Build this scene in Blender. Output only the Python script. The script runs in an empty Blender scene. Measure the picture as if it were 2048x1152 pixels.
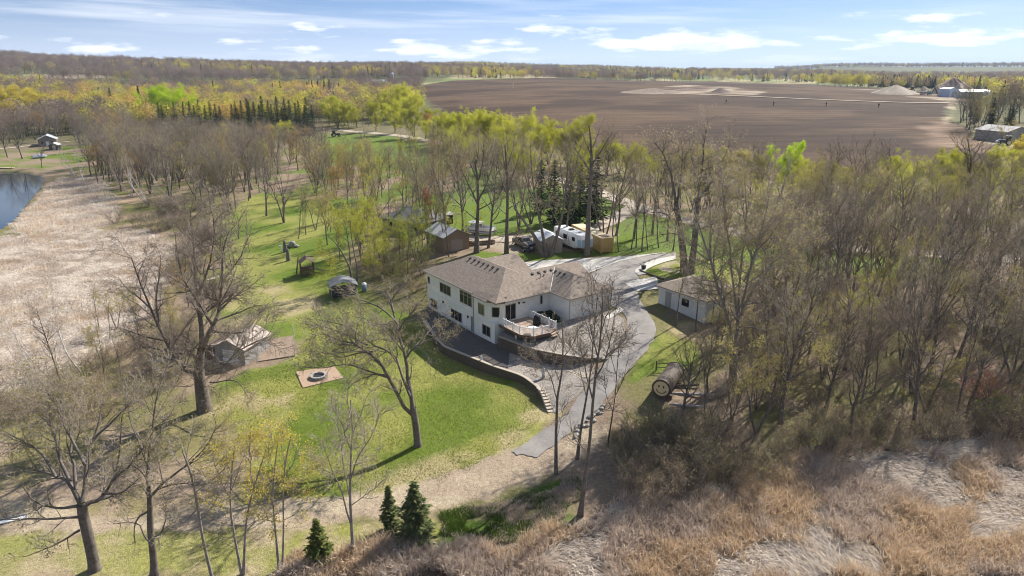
import bpy, bmesh, math, random
import numpy as np
from mathutils import Vector, Matrix

# ------------------------------------------------------------------ camera, sky, sun, exposure
SC = bpy.context.scene
COL = SC.collection
CAM_H = 34.0
FPX = 1366.0                              # focal length in units of the 2048 px wide photograph
PITCH = math.atan(436.0 / FPX)            # eye level lies 436 px above the middle of the picture
SUN_EL, SUN_AZ = math.radians(39.0), math.radians(44.0)

cam_data = bpy.data.cameras.new('camera')
cam_data.sensor_width = 36.0
cam_data.lens = 36.0 * FPX / 2048.0
cam_data.clip_start = 0.5
cam_data.clip_end = 40000.0
cam = bpy.data.objects.new('camera', cam_data)
cam.location = (0, 0, CAM_H)
cam.rotation_euler = (math.pi / 2 - PITCH, 0, 0)
COL.objects.link(cam)
SC.camera = cam

world = bpy.data.worlds.new('World')
SC.world = world
world.use_nodes = True
wt = world.node_tree
wt.nodes.clear()


def wnode(kind, **kw):
    n = wt.nodes.new(kind)
    for k, v in kw.items():
        setattr(n, k, v)
    return n


def wmath(op, a, b=None, c=None, clamp=False):
    n = wnode('ShaderNodeMath', operation=op, use_clamp=clamp)
    for i, v in enumerate((a, b, c)):
        if v is None:
            continue
        if isinstance(v, (int, float)):
            n.inputs[i].default_value = v
        else:
            wt.links.new(v, n.inputs[i])
    return n.outputs[0]


def wsmooth(x, lo, hi):
    n = wnode('ShaderNodeMapRange', interpolation_type='SMOOTHSTEP')
    wt.links.new(x, n.inputs['Value'])
    n.inputs['From Min'].default_value = lo
    n.inputs['From Max'].default_value = hi
    return n.outputs['Result']


w_out = wnode('ShaderNodeOutputWorld')
w_bg = wnode('ShaderNodeBackground')
SKY = wnode('ShaderNodeTexSky', sky_type='NISHITA')
SKY.sun_disc = False
SKY.sun_elevation = SUN_EL
SKY.sun_rotation = SUN_AZ
SKY.altitude = 300
SKY.air_density = 1.0
SKY.dust_density = 0.25
SKY.ozone_density = 3.0
w_bg.inputs['Strength'].default_value = 0.08
w_tc = wnode('ShaderNodeTexCoord')
w_xyz = wnode('ShaderNodeSeparateXYZ')
wt.links.new(w_tc.outputs['Generated'], w_xyz.inputs[0])
w_az = wmath('ARCTAN2', w_xyz.outputs[0], w_xyz.outputs[1])
w_el = w_xyz.outputs[2]


def wnoise(fa, fe, shear, off, detail, rough):
    cx = wnode('ShaderNodeCombineXYZ')
    a = wmath('MULTIPLY_ADD', w_az, fa, off)
    a = wmath('MULTIPLY_ADD', w_el, shear, a)
    e = wmath('MULTIPLY', w_el, fe)
    wt.links.new(a, cx.inputs[0])
    wt.links.new(e, cx.inputs[1])
    cx.inputs[2].default_value = off * 0.37
    n = wnode('ShaderNodeTexNoise')
    n.inputs['Scale'].default_value = 1.0
    n.inputs['Detail'].default_value = detail
    n.inputs['Roughness'].default_value = rough
    wt.links.new(cx.outputs[0], n.inputs['Vector'])
    return n.outputs['Fac']


# a row of fair-weather cumulus low over the horizon, thin cirrus higher up, all round the sky
cum = wnoise(6.5, 34.0, 0.0, 5.2, 9.0, 0.60)
band = wmath('MULTIPLY', wsmooth(w_el, 0.006, 0.026), wsmooth(w_el, 0.085, 0.036))
thr = wmath('MULTIPLY_ADD', band, 0.20, cum)
cum_m = wmath('MULTIPLY', wsmooth(thr, 0.62, 0.80), 0.85)
low = wmath('MULTIPLY', wsmooth(wnoise(5.0, 40.0, 0.0, 8.1, 4.0, 0.5), 0.40, 0.75), wsmooth(w_el, 0.05, 0.012))
low = wmath('MULTIPLY', low, 0.75)
cir = wnoise(3.2, 50.0, 24.0, 1.3, 5.0, 0.55)
cir_m = wmath('MULTIPLY', wsmooth(cir, 0.40, 0.75), wsmooth(w_el, 0.03, 0.07))
cir_m = wmath('MULTIPLY', cir_m, 0.42)
veil = wmath('MULTIPLY', wsmooth(w_el, 0.10, -0.01), 0.40)
cloud = wmath('MAXIMUM', wmath('MAXIMUM', cum_m, low), wmath('ADD', cir_m, veil), clamp=True)
w_mix = wnode('ShaderNodeMix', data_type='RGBA')
wt.links.new(cloud, w_mix.inputs['Factor'])
w_tint = wnode('ShaderNodeMix', data_type='RGBA', blend_type='MULTIPLY')
w_tint.inputs['Factor'].default_value = 1.0
w_tint.inputs['B'].default_value = (1.0, 1.0, 1.0, 1)
wt.links.new(SKY.outputs[0], w_tint.inputs['A'])
# clear blue reaches low down: the sky is sampled some way above each direction
w_up = wnode('ShaderNodeVectorMath', operation='ADD')
w_up.inputs[1].default_value = (0, 0, 0.24)
wt.links.new(w_tc.outputs['Generated'], w_up.inputs[0])
w_nm = wnode('ShaderNodeVectorMath', operation='NORMALIZE')
wt.links.new(w_up.outputs[0], w_nm.inputs[0])
wt.links.new(w_nm.outputs[0], SKY.inputs['Vector'])
wt.links.new(w_tint.outputs['Result'], w_mix.inputs['A'])
w_mix.inputs['B'].default_value = (9.2, 9.3, 9.5, 1)
wt.links.new(w_mix.outputs['Result'], w_bg.inputs['Color'])
wt.links.new(w_bg.outputs[0], w_out.inputs['Surface'])

sun_data = bpy.data.lights.new('sun', 'SUN')
sun_data.energy = 5.0
sun_data.angle = math.radians(0.53)
sun_data.color = (1.0, 0.955, 0.88)
sun = bpy.data.objects.new('sun', sun_data)
sdir = Vector((math.cos(SUN_EL) * math.sin(SUN_AZ), math.cos(SUN_EL) * math.cos(SUN_AZ), math.sin(SUN_EL)))
sun.rotation_euler = sdir.to_track_quat('Z', 'Y').to_euler()
sun.location = (60, 60, 90)
COL.objects.link(sun)

SC.view_settings.view_transform = 'Standard'
SC.view_settings.look = 'None'
SC.view_settings.exposure = 0.87
SC.view_settings.gamma = 1.0
SC.view_settings.use_curve_mapping = False
SC.render.engine = 'CYCLES'
cy = SC.cycles
cy.max_bounces = 5
cy.diffuse_bounces = 3
cy.glossy_bounces = 2
cy.transmission_bounces = 3
cy.transparent_max_bounces = 6
cy.volume_bounces = 0
cy.use_denoising = True
cy.denoiser = 'OPENIMAGEDENOISE'
cy.denoising_input_passes = 'RGB_ALBEDO_NORMAL'
cy.denoising_prefilter = 'ACCURATE'
cy.sample_clamp_indirect = 6.0
cy.pixel_filter_type = 'BLACKMAN_HARRIS'
cy.filter_width = 1.05
SC.render.film_transparent = False

# ------------------------------------------------------------------ helpers
RNG = np.random.default_rng(11)
_SP, _CP = math.sin(PITCH), math.cos(PITCH)


def ray(px, py):
    x, y = (px - 1024.0) / FPX, -(py - 576.0) / FPX
    return np.array([x, _CP + y * _SP, -_SP + y * _CP])


def gp(px, py, z):
    """the point of the horizontal plane at height z seen at a pixel of the photograph"""
    d = ray(px, py)
    return np.array([0, 0, CAM_H]) + d * ((z - CAM_H) / d[2])


def atY(px, py, Y):
    d = ray(px, py)
    return np.array([0, 0, CAM_H]) + d * (Y / d[1])


def vnoise(x, y, seed=0):
    """smooth value noise on arrays"""
    xi, yi = np.floor(x).astype(np.int64), np.floor(y).astype(np.int64)
    fx, fy = x - xi, y - yi
    fx, fy = fx * fx * (3 - 2 * fx), fy * fy * (3 - 2 * fy)

    def h(a, b):
        n = (a * 374761393 + b * 668265263 + seed * 974634541) & 0x7fffffff
        n = ((n ^ (n >> 13)) * 1274126177) & 0x7fffffff
        n = (n ^ (n >> 16)) & 0xffff
        return n / 65535.0
    a = h(xi, yi) * (1 - fx) + h(xi + 1, yi) * fx
    b = h(xi, yi + 1) * (1 - fx) + h(xi + 1, yi + 1) * fx
    return a * (1 - fy) + b * fy


def fbm(x, y, sc, oct=4, seed=0):
    s, a, t = 0.0, 0.5, 0.0
    for o in range(oct):
        s = s + a * vnoise(x / sc * 2 ** o, y / sc * 2 ** o, seed + o * 17)
        t += a
        a *= 0.5
    return s / t


def sstep(a, b, x):
    t = np.clip((x - a) / (b - a), 0, 1)
    return t * t * (3 - 2 * t)


# ---- the lie of the land: heights known at some points, a smooth surface through them
CTRL_PX = [  # px, py, z
    (640, 755, -1.3), (835, 893, -1.5), (415, 815, -1.5), (950, 830, -1.35), (1085, 822, -1.15), (700, 850, -1.5),
    (800, 985, -1.9), (1040, 1050, -2.0), (1300, 1120, -2.5), (1900, 1000, -2.5), (2048, 900, -2.2), (200, 1130, -1.9),
    (640, 1140, -2.2), (0, 1000, -1.9), (1500, 1150, -2.6), (100, 600, -2.5), (250, 720, -2.2), (0, 760, -2.4),
    (0, 500, -2.5), (330, 480, -2.3), (430, 560, -1.6), (600, 590, -0.9), (690, 600, -0.6), (580, 500, -0.6), (560, 440, -0.4),
    (640, 400, 0.4), (540, 650, -1.2), (520, 700, -1.3), (800, 660, -1.0), (857, 614, -0.15), (860, 560, 1.2),
    (880, 520, 2.4), (1000, 505, 2.7), (1100, 520, 2.8), (1200, 530, 2.85), (1300, 505, 3.0), (1226, 620, 2.75),
    (1138, 642, 2.70), (1290, 650, 2.35), (1240, 690, 1.75), (1200, 760, 0.55), (1150, 810, -0.35), (1100, 850, -0.9), (1040, 905, -1.3),
    (1180, 712, 1.1), (1090, 700, -0.5), (1000, 690, -0.6), (900, 690, -0.9), (950, 720, -1.2),
    (1330, 600, 2.7), (1400, 620, 2.4), (1420, 570, 2.7), (1310, 800, 0.6), (1250, 830, 0.1), (1250, 930, -1.2),
    (1360, 700, 1.5), (1480, 760, 0.6), (1600, 700, 0.8), (1500, 900, -1.6), (1750, 860, -1.9), (1800, 760, -0.6),
    (2048, 780, -0.8), (1900, 600, 1.6), (1700, 520, 2.4), (2048, 520, 2.6), (1250, 450, 3.2), (980, 460, 2.9),
    (900, 480, 2.6), (780, 480, 1.6), (760, 540, 0.4), (1050, 400, 3.1), (1300, 420, 3.3), (1500, 420, 3.4), (1850, 430, 3.4),
    (900, 400, 2.2), (720, 380, 1.0), (560, 370, 0.3), (420, 420, -1.2), (400, 360, -0.8), (200, 330, -1.6), (60, 380, -3.2), (20, 430, -3.3), (0, 350, -3.0),
    (60, 320, -1.0), (20, 305, 0.0), (130, 300, 0.0), (0, 280, 0.8), (300, 280, 1.0), (700, 265, 2.2), (860, 280, 3.0), (500, 290, 1.4),
]
CTRL_R = [  # px direction, distance, z
    (1000, 215, 3.4), (1300, 215, 3.5), (1600, 205, 3.6), (2048, 210, 3.6), (1000, 320, 6.0), (1500, 320, 6.6), (2000, 300, 6.0),
    (950, 450, 10), (1500, 450, 10.5), (2000, 420, 9.5), (1000, 620, 15), (1400, 600, 14), (1790, 600, 13), (2048, 600, 13),
    (950, 850, 20), (1200, 850, 20), (1500, 860, 18.5), (1800, 800, 15.5), (2048, 800, 14), (950, 1000, 22.5), (1150, 1000, 21.5),
    (1500, 1050, 14), (1900, 1100, 10), (1200, 1400, 15), (1550, 1600, 10), (1950, 1600, 10),
    (800, 400, 4), (500, 400, 3), (200, 400, 2.6), (-100, 400, 2.5), (800, 620, 10), (500, 620, 8), (200, 620, 10), (-100, 620, 12),
    (820, 880, 18.5), (600, 900, 17), (350, 900, 17.5), (100, 850, 24.0), (-100, 850, 25), (100, 1000, 25), (-100, 1000, 26),
    (820, 1250, 33), (600, 1250, 34), (380, 1300, 35), (200, 1550, 45), (60, 1550, 56), (-100, 1550, 55), (300, 1800, 38),
    (600, 2000, 26), (100, 2400, 35), (900, 1700, 31), (930, 2700, 52), (1080, 2700, 42), (1260, 2800, 46), (1350, 3000, 30),
    (1500, 3600, 27), (1600, 3900, 50), (1750, 3900, 50), (1950, 4000, 44), (2150, 4000, 40), (700, 3200, 40), (1400, 2200, 14), (1800, 2600, 14),
    (0, 4500, 30), (1024, 5000, 15), (2000, 5500, 20), (0, 12000, 5), (1024, 12000, 5), (2048, 12000, 5),
    (200, 34, -2.2), (1024, 34, -2.4), (1850, 34, -2.6), (1024, 12, -2.4),
    (-300, 60, -2.0), (-300, 120, -2.5), (-300, 220, -2.0), (2300, 60, -2.4), (2300, 120, 1.5), (2300, 220, 3.2),
]


def _sxy(x, y):
    r = np.maximum(np.hypot(x, y), 6.0)
    th = np.clip(np.arctan2(x, y), -0.85, 0.85)
    return th * 1.15, np.log(r)


_c = [gp(px, py, z) for px, py, z in CTRL_PX]
for px, r, z in CTRL_R:
    a = math.atan2((px - 1024) / FPX, _CP)
    _c.append(np.array([r * math.sin(a), r * math.cos(a), z]))
_c = np.array(_c)
_cs = np.stack(_sxy(_c[:, 0], _c[:, 1]), 1)
_A = np.linalg.norm(_cs[:, None] - _cs[None], axis=2)
_n = len(_c)
_K = np.zeros((_n + 1, _n + 1))
_K[:_n, :_n] = _A - np.eye(_n) * 0.006
_K[:_n, _n] = 1
_K[_n, :_n] = 1
_w = np.linalg.solve(_K, np.append(_c[:, 2], 0))


def T(x, y):
    """height of the ground at (x, y), arrays or numbers"""
    xa, ya = np.atleast_1d(np.asarray(x, float)), np.atleast_1d(np.asarray(y, float))
    s, l = _sxy(xa.ravel(), ya.ravel())
    out = np.empty(s.size)
    for i in range(0, s.size, 20000):
        d = np.sqrt((s[i:i + 20000, None] - _cs[None, :, 0]) ** 2 + (l[i:i + 20000, None] - _cs[None, :, 1]) ** 2)
        out[i:i + 20000] = d @ _w[:_n] + _w[_n]
    rr = np.hypot(xa.ravel(), ya.ravel())
    roll = sstep(1000, 1500, rr) * (1 - sstep(5000, 8000, rr))
    out = out + roll * (fbm(xa.ravel(), ya.ravel(), 620.0, 3, 61) - 0.5) * 42.0
    out = out.reshape(xa.shape)
    return out if np.ndim(x) else float(out[0])


_TT = np.exp(np.linspace(math.log(20), math.log(9000), 900))


def P(px, py):
    """where the line of sight through a pixel of the photograph meets the ground"""
    d = ray(px, py)
    pts = np.array([0, 0, CAM_H]) + _TT[:, None] * d
    below = pts[:, 2] < T(pts[:, 0], pts[:, 1])
    i = int(np.argmax(below)) if below.any() else len(_TT) - 1
    lo, hi = _TT[max(i - 1, 0)], _TT[i]
    for _ in range(2):
        t = np.linspace(lo, hi, 30)
        pts = np.array([0, 0, CAM_H]) + t[:, None] * d
        below = pts[:, 2] < T(pts[:, 0], pts[:, 1])
        i = int(np.argmax(below)) if below.any() else 29
        lo, hi = t[max(i - 1, 0)], t[i]
    p = np.array([0, 0, CAM_H]) + hi * d
    p[2] = T(p[0], p[1])
    return p


def PP(lst):
    return np.array([P(*q)[:2] for q in lst])


def sdist(poly, X, Y):
    """signed distance to a closed polygon, negative inside"""
    poly = np.asarray(poly, float)
    n = len(poly)
    best = np.full(X.shape, 1e18)
    inside = np.zeros(X.shape, bool)
    for i in range(n):
        ax, ay = poly[i]
        bx, by = poly[(i + 1) % n]
        ex, ey = bx - ax, by - ay
        wx, wy = X - ax, Y - ay
        t = np.clip((wx * ex + wy * ey) / (ex * ex + ey * ey + 1e-12), 0, 1)
        best = np.minimum(best, (wx - ex * t) ** 2 + (wy - ey * t) ** 2)
        c = (ay > Y) != (by > Y)
        with np.errstate(divide='ignore', invalid='ignore'):
            inside ^= c & (X < ex * (Y - ay) / (ey if ey else 1e-12) + ax)
    d = np.sqrt(best)
    return np.where(inside, -d, d)


# ---- materials
MATS = {}


def nd(nt, kind, **kw):
    n = nt.nodes.new(kind)
    for k, v in kw.items():
        setattr(n, k, v)
    return n


def setin(nt, n, key, v):
    if isinstance(v, (int, float)):
        n.inputs[key].default_value = v
    elif isinstance(v, tuple):
        n.inputs[key].default_value = v if len(v) == len(n.inputs[key].default_value) else (*v, 1)
    else:
        nt.links.new(v, n.inputs[key])


def mixc(nt, fac, a, b, mode='MIX'):
    n = nd(nt, 'ShaderNodeMix', data_type='RGBA', blend_type=mode)
    setin(nt, n, 'Factor', fac)
    setin(nt, n, 'A', a)
    setin(nt, n, 'B', b)
    return n.outputs['Result']


def noise(nt, scale, detail=4.0, rough=0.55, vec=None, coord='Object'):
    if vec is None:
        tc = nt.nodes.get('tc') or nd(nt, 'ShaderNodeTexCoord', name='tc')
        vec = tc.outputs[coord]
    n = nd(nt, 'ShaderNodeTexNoise')
    n.inputs['Scale'].default_value = scale
    n.inputs['Detail'].default_value = detail
    n.inputs['Roughness'].default_value = rough
    nt.links.new(vec, n.inputs['Vector'])
    return n.outputs['Fac']


def ramp(nt, x, lo, hi):
    n = nd(nt, 'ShaderNodeMapRange')
    nt.links.new(x, n.inputs['Value'])
    n.inputs['From Min'].default_value = lo
    n.inputs['From Max'].default_value = hi
    return n.outputs['Result']


def material(name, col, rough=0.8, var=0.25, scale=3.0, bump=0.0, bscale=None, metal=0.0, spec=0.3, col2=None):
    """plain surface: base colour broken up by two sizes of noise, optional bump"""
    if name in MATS:
        return MATS[name]
    m = bpy.data.materials.new(name)
    m.use_nodes = True
    nt = m.node_tree
    b = nt.nodes['Principled BSDF']
    b.inputs['Roughness'].default_value = rough
    b.inputs['Metallic'].default_value = metal
    b.inputs['Specular IOR Level'].default_value = spec
    n1 = noise(nt, scale)
    n2 = noise(nt, scale * 7.3, 3.0)
    c2 = col2 or tuple(c * (1 - var) for c in col)
    c1 = tuple(min(1, c * (1 + var * 0.6)) for c in col)
    f = ramp(nt, n1, 0.3, 0.7)
    c = mixc(nt, f, c1, c2)
    g = nd(nt, 'ShaderNodeMapRange')
    nt.links.new(n2, g.inputs['Value'])
    g.inputs['To Min'].default_value = 1 - var
    g.inputs['To Max'].default_value = 1 + var
    mm = nd(nt, 'ShaderNodeVectorMath', operation='SCALE')
    nt.links.new(c, mm.inputs[0])
    nt.links.new(g.outputs[0], mm.inputs['Scale'])
    nt.links.new(mm.outputs[0], b.inputs['Base Color'])
    if bump:
        bp = nd(nt, 'ShaderNodeBump')
        bp.inputs['Strength'].default_value = bump
        bp.inputs['Distance'].default_value = 0.05
        nt.links.new(noise(nt, bscale or scale * 5, 5.0), bp.inputs['Height'])
        nt.links.new(bp.outputs[0], b.inputs['Normal'])
    MATS[name] = m
    return m


def leaf_material(name, col, col2, trans=0.45, objvar=0.25):
    """thin leaves, needles or blades: reflect and let light through; each island a shade of its own"""
    if name in MATS:
        return MATS[name]
    m = bpy.data.materials.new(name)
    m.use_nodes = True
    nt = m.node_tree
    nt.nodes.remove(nt.nodes['Principled BSDF'])
    geo = nd(nt, 'ShaderNodeNewGeometry')
    oi = nd(nt, 'ShaderNodeObjectInfo')
    c = mixc(nt, geo.outputs['Random Per Island'], col, col2)
    g = nd(nt, 'ShaderNodeMapRange')
    nt.links.new(oi.outputs['Random'], g.inputs['Value'])
    g.inputs['To Min'].default_value = 1 - objvar
    g.inputs['To Max'].default_value = 1 + objvar
    mm = nd(nt, 'ShaderNodeVectorMath', operation='SCALE')
    nt.links.new(c, mm.inputs[0])
    nt.links.new(g.outputs[0], mm.inputs['Scale'])
    d = nd(nt, 'ShaderNodeBsdfDiffuse')
    t = nd(nt, 'ShaderNodeBsdfTranslucent')
    mx = nd(nt, 'ShaderNodeMixShader')
    mx.inputs[0].default_value = trans
    nt.links.new(mm.outputs[0], d.inputs['Color'])
    nt.links.new(mm.outputs[0], t.inputs['Color'])
    nt.links.new(d.outputs[0], mx.inputs[1])
    nt.links.new(t.outputs[0], mx.inputs[2])
    nt.links.new(mx.outputs[0], nt.nodes['Material Output'].inputs['Surface'])
    MATS[name] = m
    return m


# ---- meshes and objects
def mesh_np(name, verts, faces, mats=(), mat_idx=None, smooth=False):
    """verts (N,3); faces: list of (M,k) index arrays, k = 3 or 4"""
    me = bpy.data.meshes.new(name)
    verts = np.asarray(verts, np.float32)
    faces = [np.asarray(f, np.int32) for f in faces if len(f)]
    me.vertices.add(len(verts))
    me.vertices.foreach_set('co', verts.ravel())
    li = np.concatenate([f.ravel() for f in faces])
    tot = np.concatenate([np.full(len(f), f.shape[1], np.int32) for f in faces])
    st = np.concatenate([[0], np.cumsum(tot)[:-1]]).astype(np.int32)
    me.loops.add(len(li))
    me.loops.foreach_set('vertex_index', li)
    me.polygons.add(len(tot))
    me.polygons.foreach_set('loop_start', st)
    me.polygons.foreach_set('loop_total', tot)
    for m in mats:
        me.materials.append(m)
    if mat_idx is not None:
        me.polygons.foreach_set('material_index', np.asarray(mat_idx, np.int32))
    if smooth:
        me.polygons.foreach_set('use_smooth', np.ones(len(tot), bool))
    me.update(calc_edges=True)
    return me


def link(name, data, parent=None, loc=None, rz=0.0, sc=1.0):
    o = bpy.data.objects.new(name, data)
    COL.objects.link(o)
    if parent is not None:
        o.parent = parent
    if loc is not None:
        o.location = loc
    if rz:
        o.rotation_euler = (0, 0, rz)
    if not isinstance(sc, (int, float)) or sc != 1.0:
        o.scale = (sc, sc, sc) if isinstance(sc, (int, float)) else sc
    return o


def tag(o, label=None, cat=None, group=None, kind=None):
    if label:
        o['label'] = label
    if cat:
        o['category'] = cat
    if group:
        o['group'] = group
    if kind:
        o['kind'] = kind
    return o


def thing(name, label, cat, loc, rz=0.0, group=None, sc=1.0):
    return tag(link(name, None, None, loc, rz, sc), label, cat, group)


class MB:
    """collects shapes into one mesh"""

    def __init__(s, M=None):
        s.v, s.f, s.M = [], [], M or Matrix.Identity(4)

    def add(s, vs, fs):
        b = len(s.v)
        s.v += [tuple(s.M @ Vector(p)) for p in vs]
        s.f += [tuple(b + i for i in f) for f in fs]
        return s

    def box(s, x0, x1, y0, y1, z0, z1):
        vs = [(x, y, z) for z in (z0, z1) for x, y in ((x0, y0), (x1, y0), (x1, y1), (x0, y1))]
        return s.add(vs, [(3, 2, 1, 0), (4, 5, 6, 7), (0, 1, 5, 4), (1, 2, 6, 5), (2, 3, 7, 6), (3, 0, 4, 7)])

    def prism(s, poly, z0, z1):
        n = len(poly)
        zf0 = z0 if callable(z0) else (lambda x, y: z0)
        zf1 = z1 if callable(z1) else (lambda x, y: z1)
        vs = [(x, y, zf0(x, y)) for x, y in poly] + [(x, y, zf1(x, y)) for x, y in poly]
        return s.add(vs, [tuple(range(n - 1, -1, -1)), tuple(range(n, 2 * n))] +
                     [(i, (i + 1) % n, n + (i + 1) % n, n + i) for i in range(n)])

    def slab(s, poly3, th):
        """a sloping plate of given thickness below the polygon"""
        n = len(poly3)
        vs = list(poly3) + [(x, y, z - th) for x, y, z in poly3]
        return s.add(vs, [tuple(range(n)), tuple(range(2 * n - 1, n - 1, -1))] +
                     [(i, n + i, n + (i + 1) % n, (i + 1) % n) for i in range(n)])

    def cyl(s, p, q, r0, r1=None, n=10, caps=True):
        p, q = Vector(p), Vector(q)
        r1 = r0 if r1 is None else r1
        d = (q - p).normalized()
        a = d.orthogonal().normalized()
        b = d.cross(a)
        vs = []
        for c, r in ((p, r0), (q, r1)):
            for i in range(n):
                t = 2 * math.pi * i / n
                vs.append(c + a * (r * math.cos(t)) + b * (r * math.sin(t)))
        fs = [(i, (i + 1) % n, n + (i + 1) % n, n + i) for i in range(n)]
        if caps:
            fs += [tuple(range(n - 1, -1, -1)), tuple(range(n, 2 * n))]
        return s.add(vs, fs)

    def lathe(s, prof, n=14, c=(0, 0)):
        k = len(prof)
        vs = [(c[0] + r * math.cos(2 * math.pi * i / n), c[1] + r * math.sin(2 * math.pi * i / n), z) for r, z in prof for i in range(n)]
        fs = [(j * n + i, j * n + (i + 1) % n, (j + 1) * n + (i + 1) % n, (j + 1) * n + i) for j in range(k - 1) for i in range(n)]
        fs += [tuple(range(n - 1, -1, -1)), tuple(range((k - 1) * n, k * n))]
        return s.add(vs, fs)

    def blob(s, c, r, seed=0, sub=2, rough=0.2):
        bm = bmesh.new()
        bmesh.ops.create_icosphere(bm, subdivisions=sub, radius=1)
        rn = random.Random(seed)
        vs = []
        for v in bm.verts:
            k = 1 + rn.uniform(-rough, rough)
            vs.append((c[0] + v.co.x * r[0] * k, c[1] + v.co.y * r[1] * k, c[2] + v.co.z * r[2] * k))
        fs = [tuple(v.index for v in f.verts) for f in bm.faces]
        bm.free()
        return s.add(vs, fs)

    def build(s, name, mat, parent=None, smooth=False, bevel=0.0, loc=None, rz=0.0):
        me = bpy.data.meshes.new(name)
        me.from_pydata(s.v, [], s.f)
        if bevel:
            bm = bmesh.new()
            bm.from_mesh(me)
            bmesh.ops.bevel(bm, geom=bm.edges[:], offset=bevel, segments=2, affect='EDGES', clamp_overlap=True)
            bm.to_mesh(me)
            bm.free()
        me.materials.append(mat)
        if smooth:
            me.polygons.foreach_set('use_smooth', [True] * len(me.polygons))
        me.update()
        return link(name, me, parent, loc, rz)

# ------------------------------------------------------------------ ground
def ground_material(name, bump=0.5, furrow=False):
    m = bpy.data.materials.new(name)
    m.use_nodes = True
    nt = m.node_tree
    b = nt.nodes['Principled BSDF']
    b.inputs['Roughness'].default_value = 0.95
    b.inputs['Specular IOR Level'].default_value = 0.12
    at = nd(nt, 'ShaderNodeAttribute', attribute_name='soil')
    tc = nd(nt, 'ShaderNodeTexCoord', name='tc')
    n1, n2, n3 = noise(nt, 3.2, 5.0, 0.65), noise(nt, 0.5, 4.0), noise(nt, 11.0, 3.0, 0.7)
    g = nd(nt, 'ShaderNodeMapRange')
    nt.links.new(n1, g.inputs['Value'])
    g.inputs['From Min'].default_value = 0.25
    g.inputs['From Max'].default_value = 0.75
    g.inputs['To Min'].default_value = 0.62
    g.inputs['To Max'].default_value = 1.38
    g2 = nd(nt, 'ShaderNodeMapRange')
    nt.links.new(n3, g2.inputs['Value'])
    g2.inputs['From Min'].default_value = 0.25
    g2.inputs['From Max'].default_value = 0.75
    g2.inputs['To Min'].default_value = 0.7
    g2.inputs['To Max'].default_value = 1.3
    k = nd(nt, 'ShaderNodeMath', operation='MULTIPLY')
    nt.links.new(g.outputs[0], k.inputs[0])
    nt.links.new(g2.outputs[0], k.inputs[1])
    mm = nd(nt, 'ShaderNodeVectorMath', operation='SCALE')
    nt.links.new(at.outputs['Color'], mm.inputs[0])
    if furrow:
        # long soft streaks along the passes of the plough, clods and stubble between them
        mp = nd(nt, 'ShaderNodeMapping')
        mp.inputs['Rotation'].default_value = (0, 0, math.radians(8))
        mp.inputs['Scale'].default_value = (0.012, 0.16, 0.1)
        nt.links.new(tc.outputs['Object'], mp.inputs['Vector'])
        s1 = noise(nt, 1.0, 6.0, 0.7, vec=mp.outputs[0])
        mp2 = nd(nt, 'ShaderNodeMapping')
        mp2.inputs['Rotation'].default_value = (0, 0, math.radians(8))
        mp2.inputs['Scale'].default_value = (0.1, 0.9, 0.1)
        nt.links.new(tc.outputs['Object'], mp2.inputs['Vector'])
        s2 = noise(nt, 1.0, 4.0, 0.7, vec=mp2.outputs[0])
        f = nd(nt, 'ShaderNodeMapRange')
        nt.links.new(s1, f.inputs['Value'])
        f.inputs['From Min'].default_value = 0.3
        f.inputs['From Max'].default_value = 0.7
        f.inputs['To Min'].default_value = 0.5
        f.inputs['To Max'].default_value = 1.6
        f2 = nd(nt, 'ShaderNodeMapRange')
        nt.links.new(s2, f2.inputs['Value'])
        f2.inputs['From Min'].default_value = 0.3
        f2.inputs['From Max'].default_value = 0.7
        f2.inputs['To Min'].default_value = 0.7
        f2.inputs['To Max'].default_value = 1.35
        k2 = nd(nt, 'ShaderNodeMath', operation='MULTIPLY')
        nt.links.new(f.outputs[0], k2.inputs[0])
        nt.links.new(f2.outputs[0], k2.inputs[1])
        k3 = nd(nt, 'ShaderNodeMath', operation='MULTIPLY')
        nt.links.new(k.outputs[0], k3.inputs[0])
        nt.links.new(k2.outputs[0], k3.inputs[1])
        k = k3
    nt.links.new(k.outputs[0], mm.inputs['Scale'])
    nt.links.new(mm.outputs[0], b.inputs['Base Color'])
    bp = nd(nt, 'ShaderNodeBump')
    bp.inputs['Strength'].default_value = bump
    bp.inputs['Distance'].default_value = 0.25
    a = nd(nt, 'ShaderNodeMath', operation='ADD')
    nt.links.new(n1, a.inputs[0])
    nt.links.new(n3, a.inputs[1])
    nt.links.new(a.outputs[0], bp.inputs['Height'])
    nt.links.new(bp.outputs[0], b.inputs['Normal'])
    return m


LAWN, LAWN2 = (0.12, 0.168, 0.022), (0.24, 0.242, 0.062)
DRY, SAND, DIRT = (0.36, 0.30, 0.155), (0.40, 0.325, 0.225), (0.27, 0.195, 0.14)
LITTER, LITTER2 = (0.25, 0.185, 0.13), (0.17, 0.155, 0.065)
REED, REED2 = (0.50, 0.43, 0.34), (0.36, 0.26, 0.17)
FIELD, FIELD2, PITS = (0.047, 0.0275, 0.0165), (0.088, 0.054, 0.031), (0.29, 0.23, 0.165)
MEADOW = (0.12, 0.17, 0.035)

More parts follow.
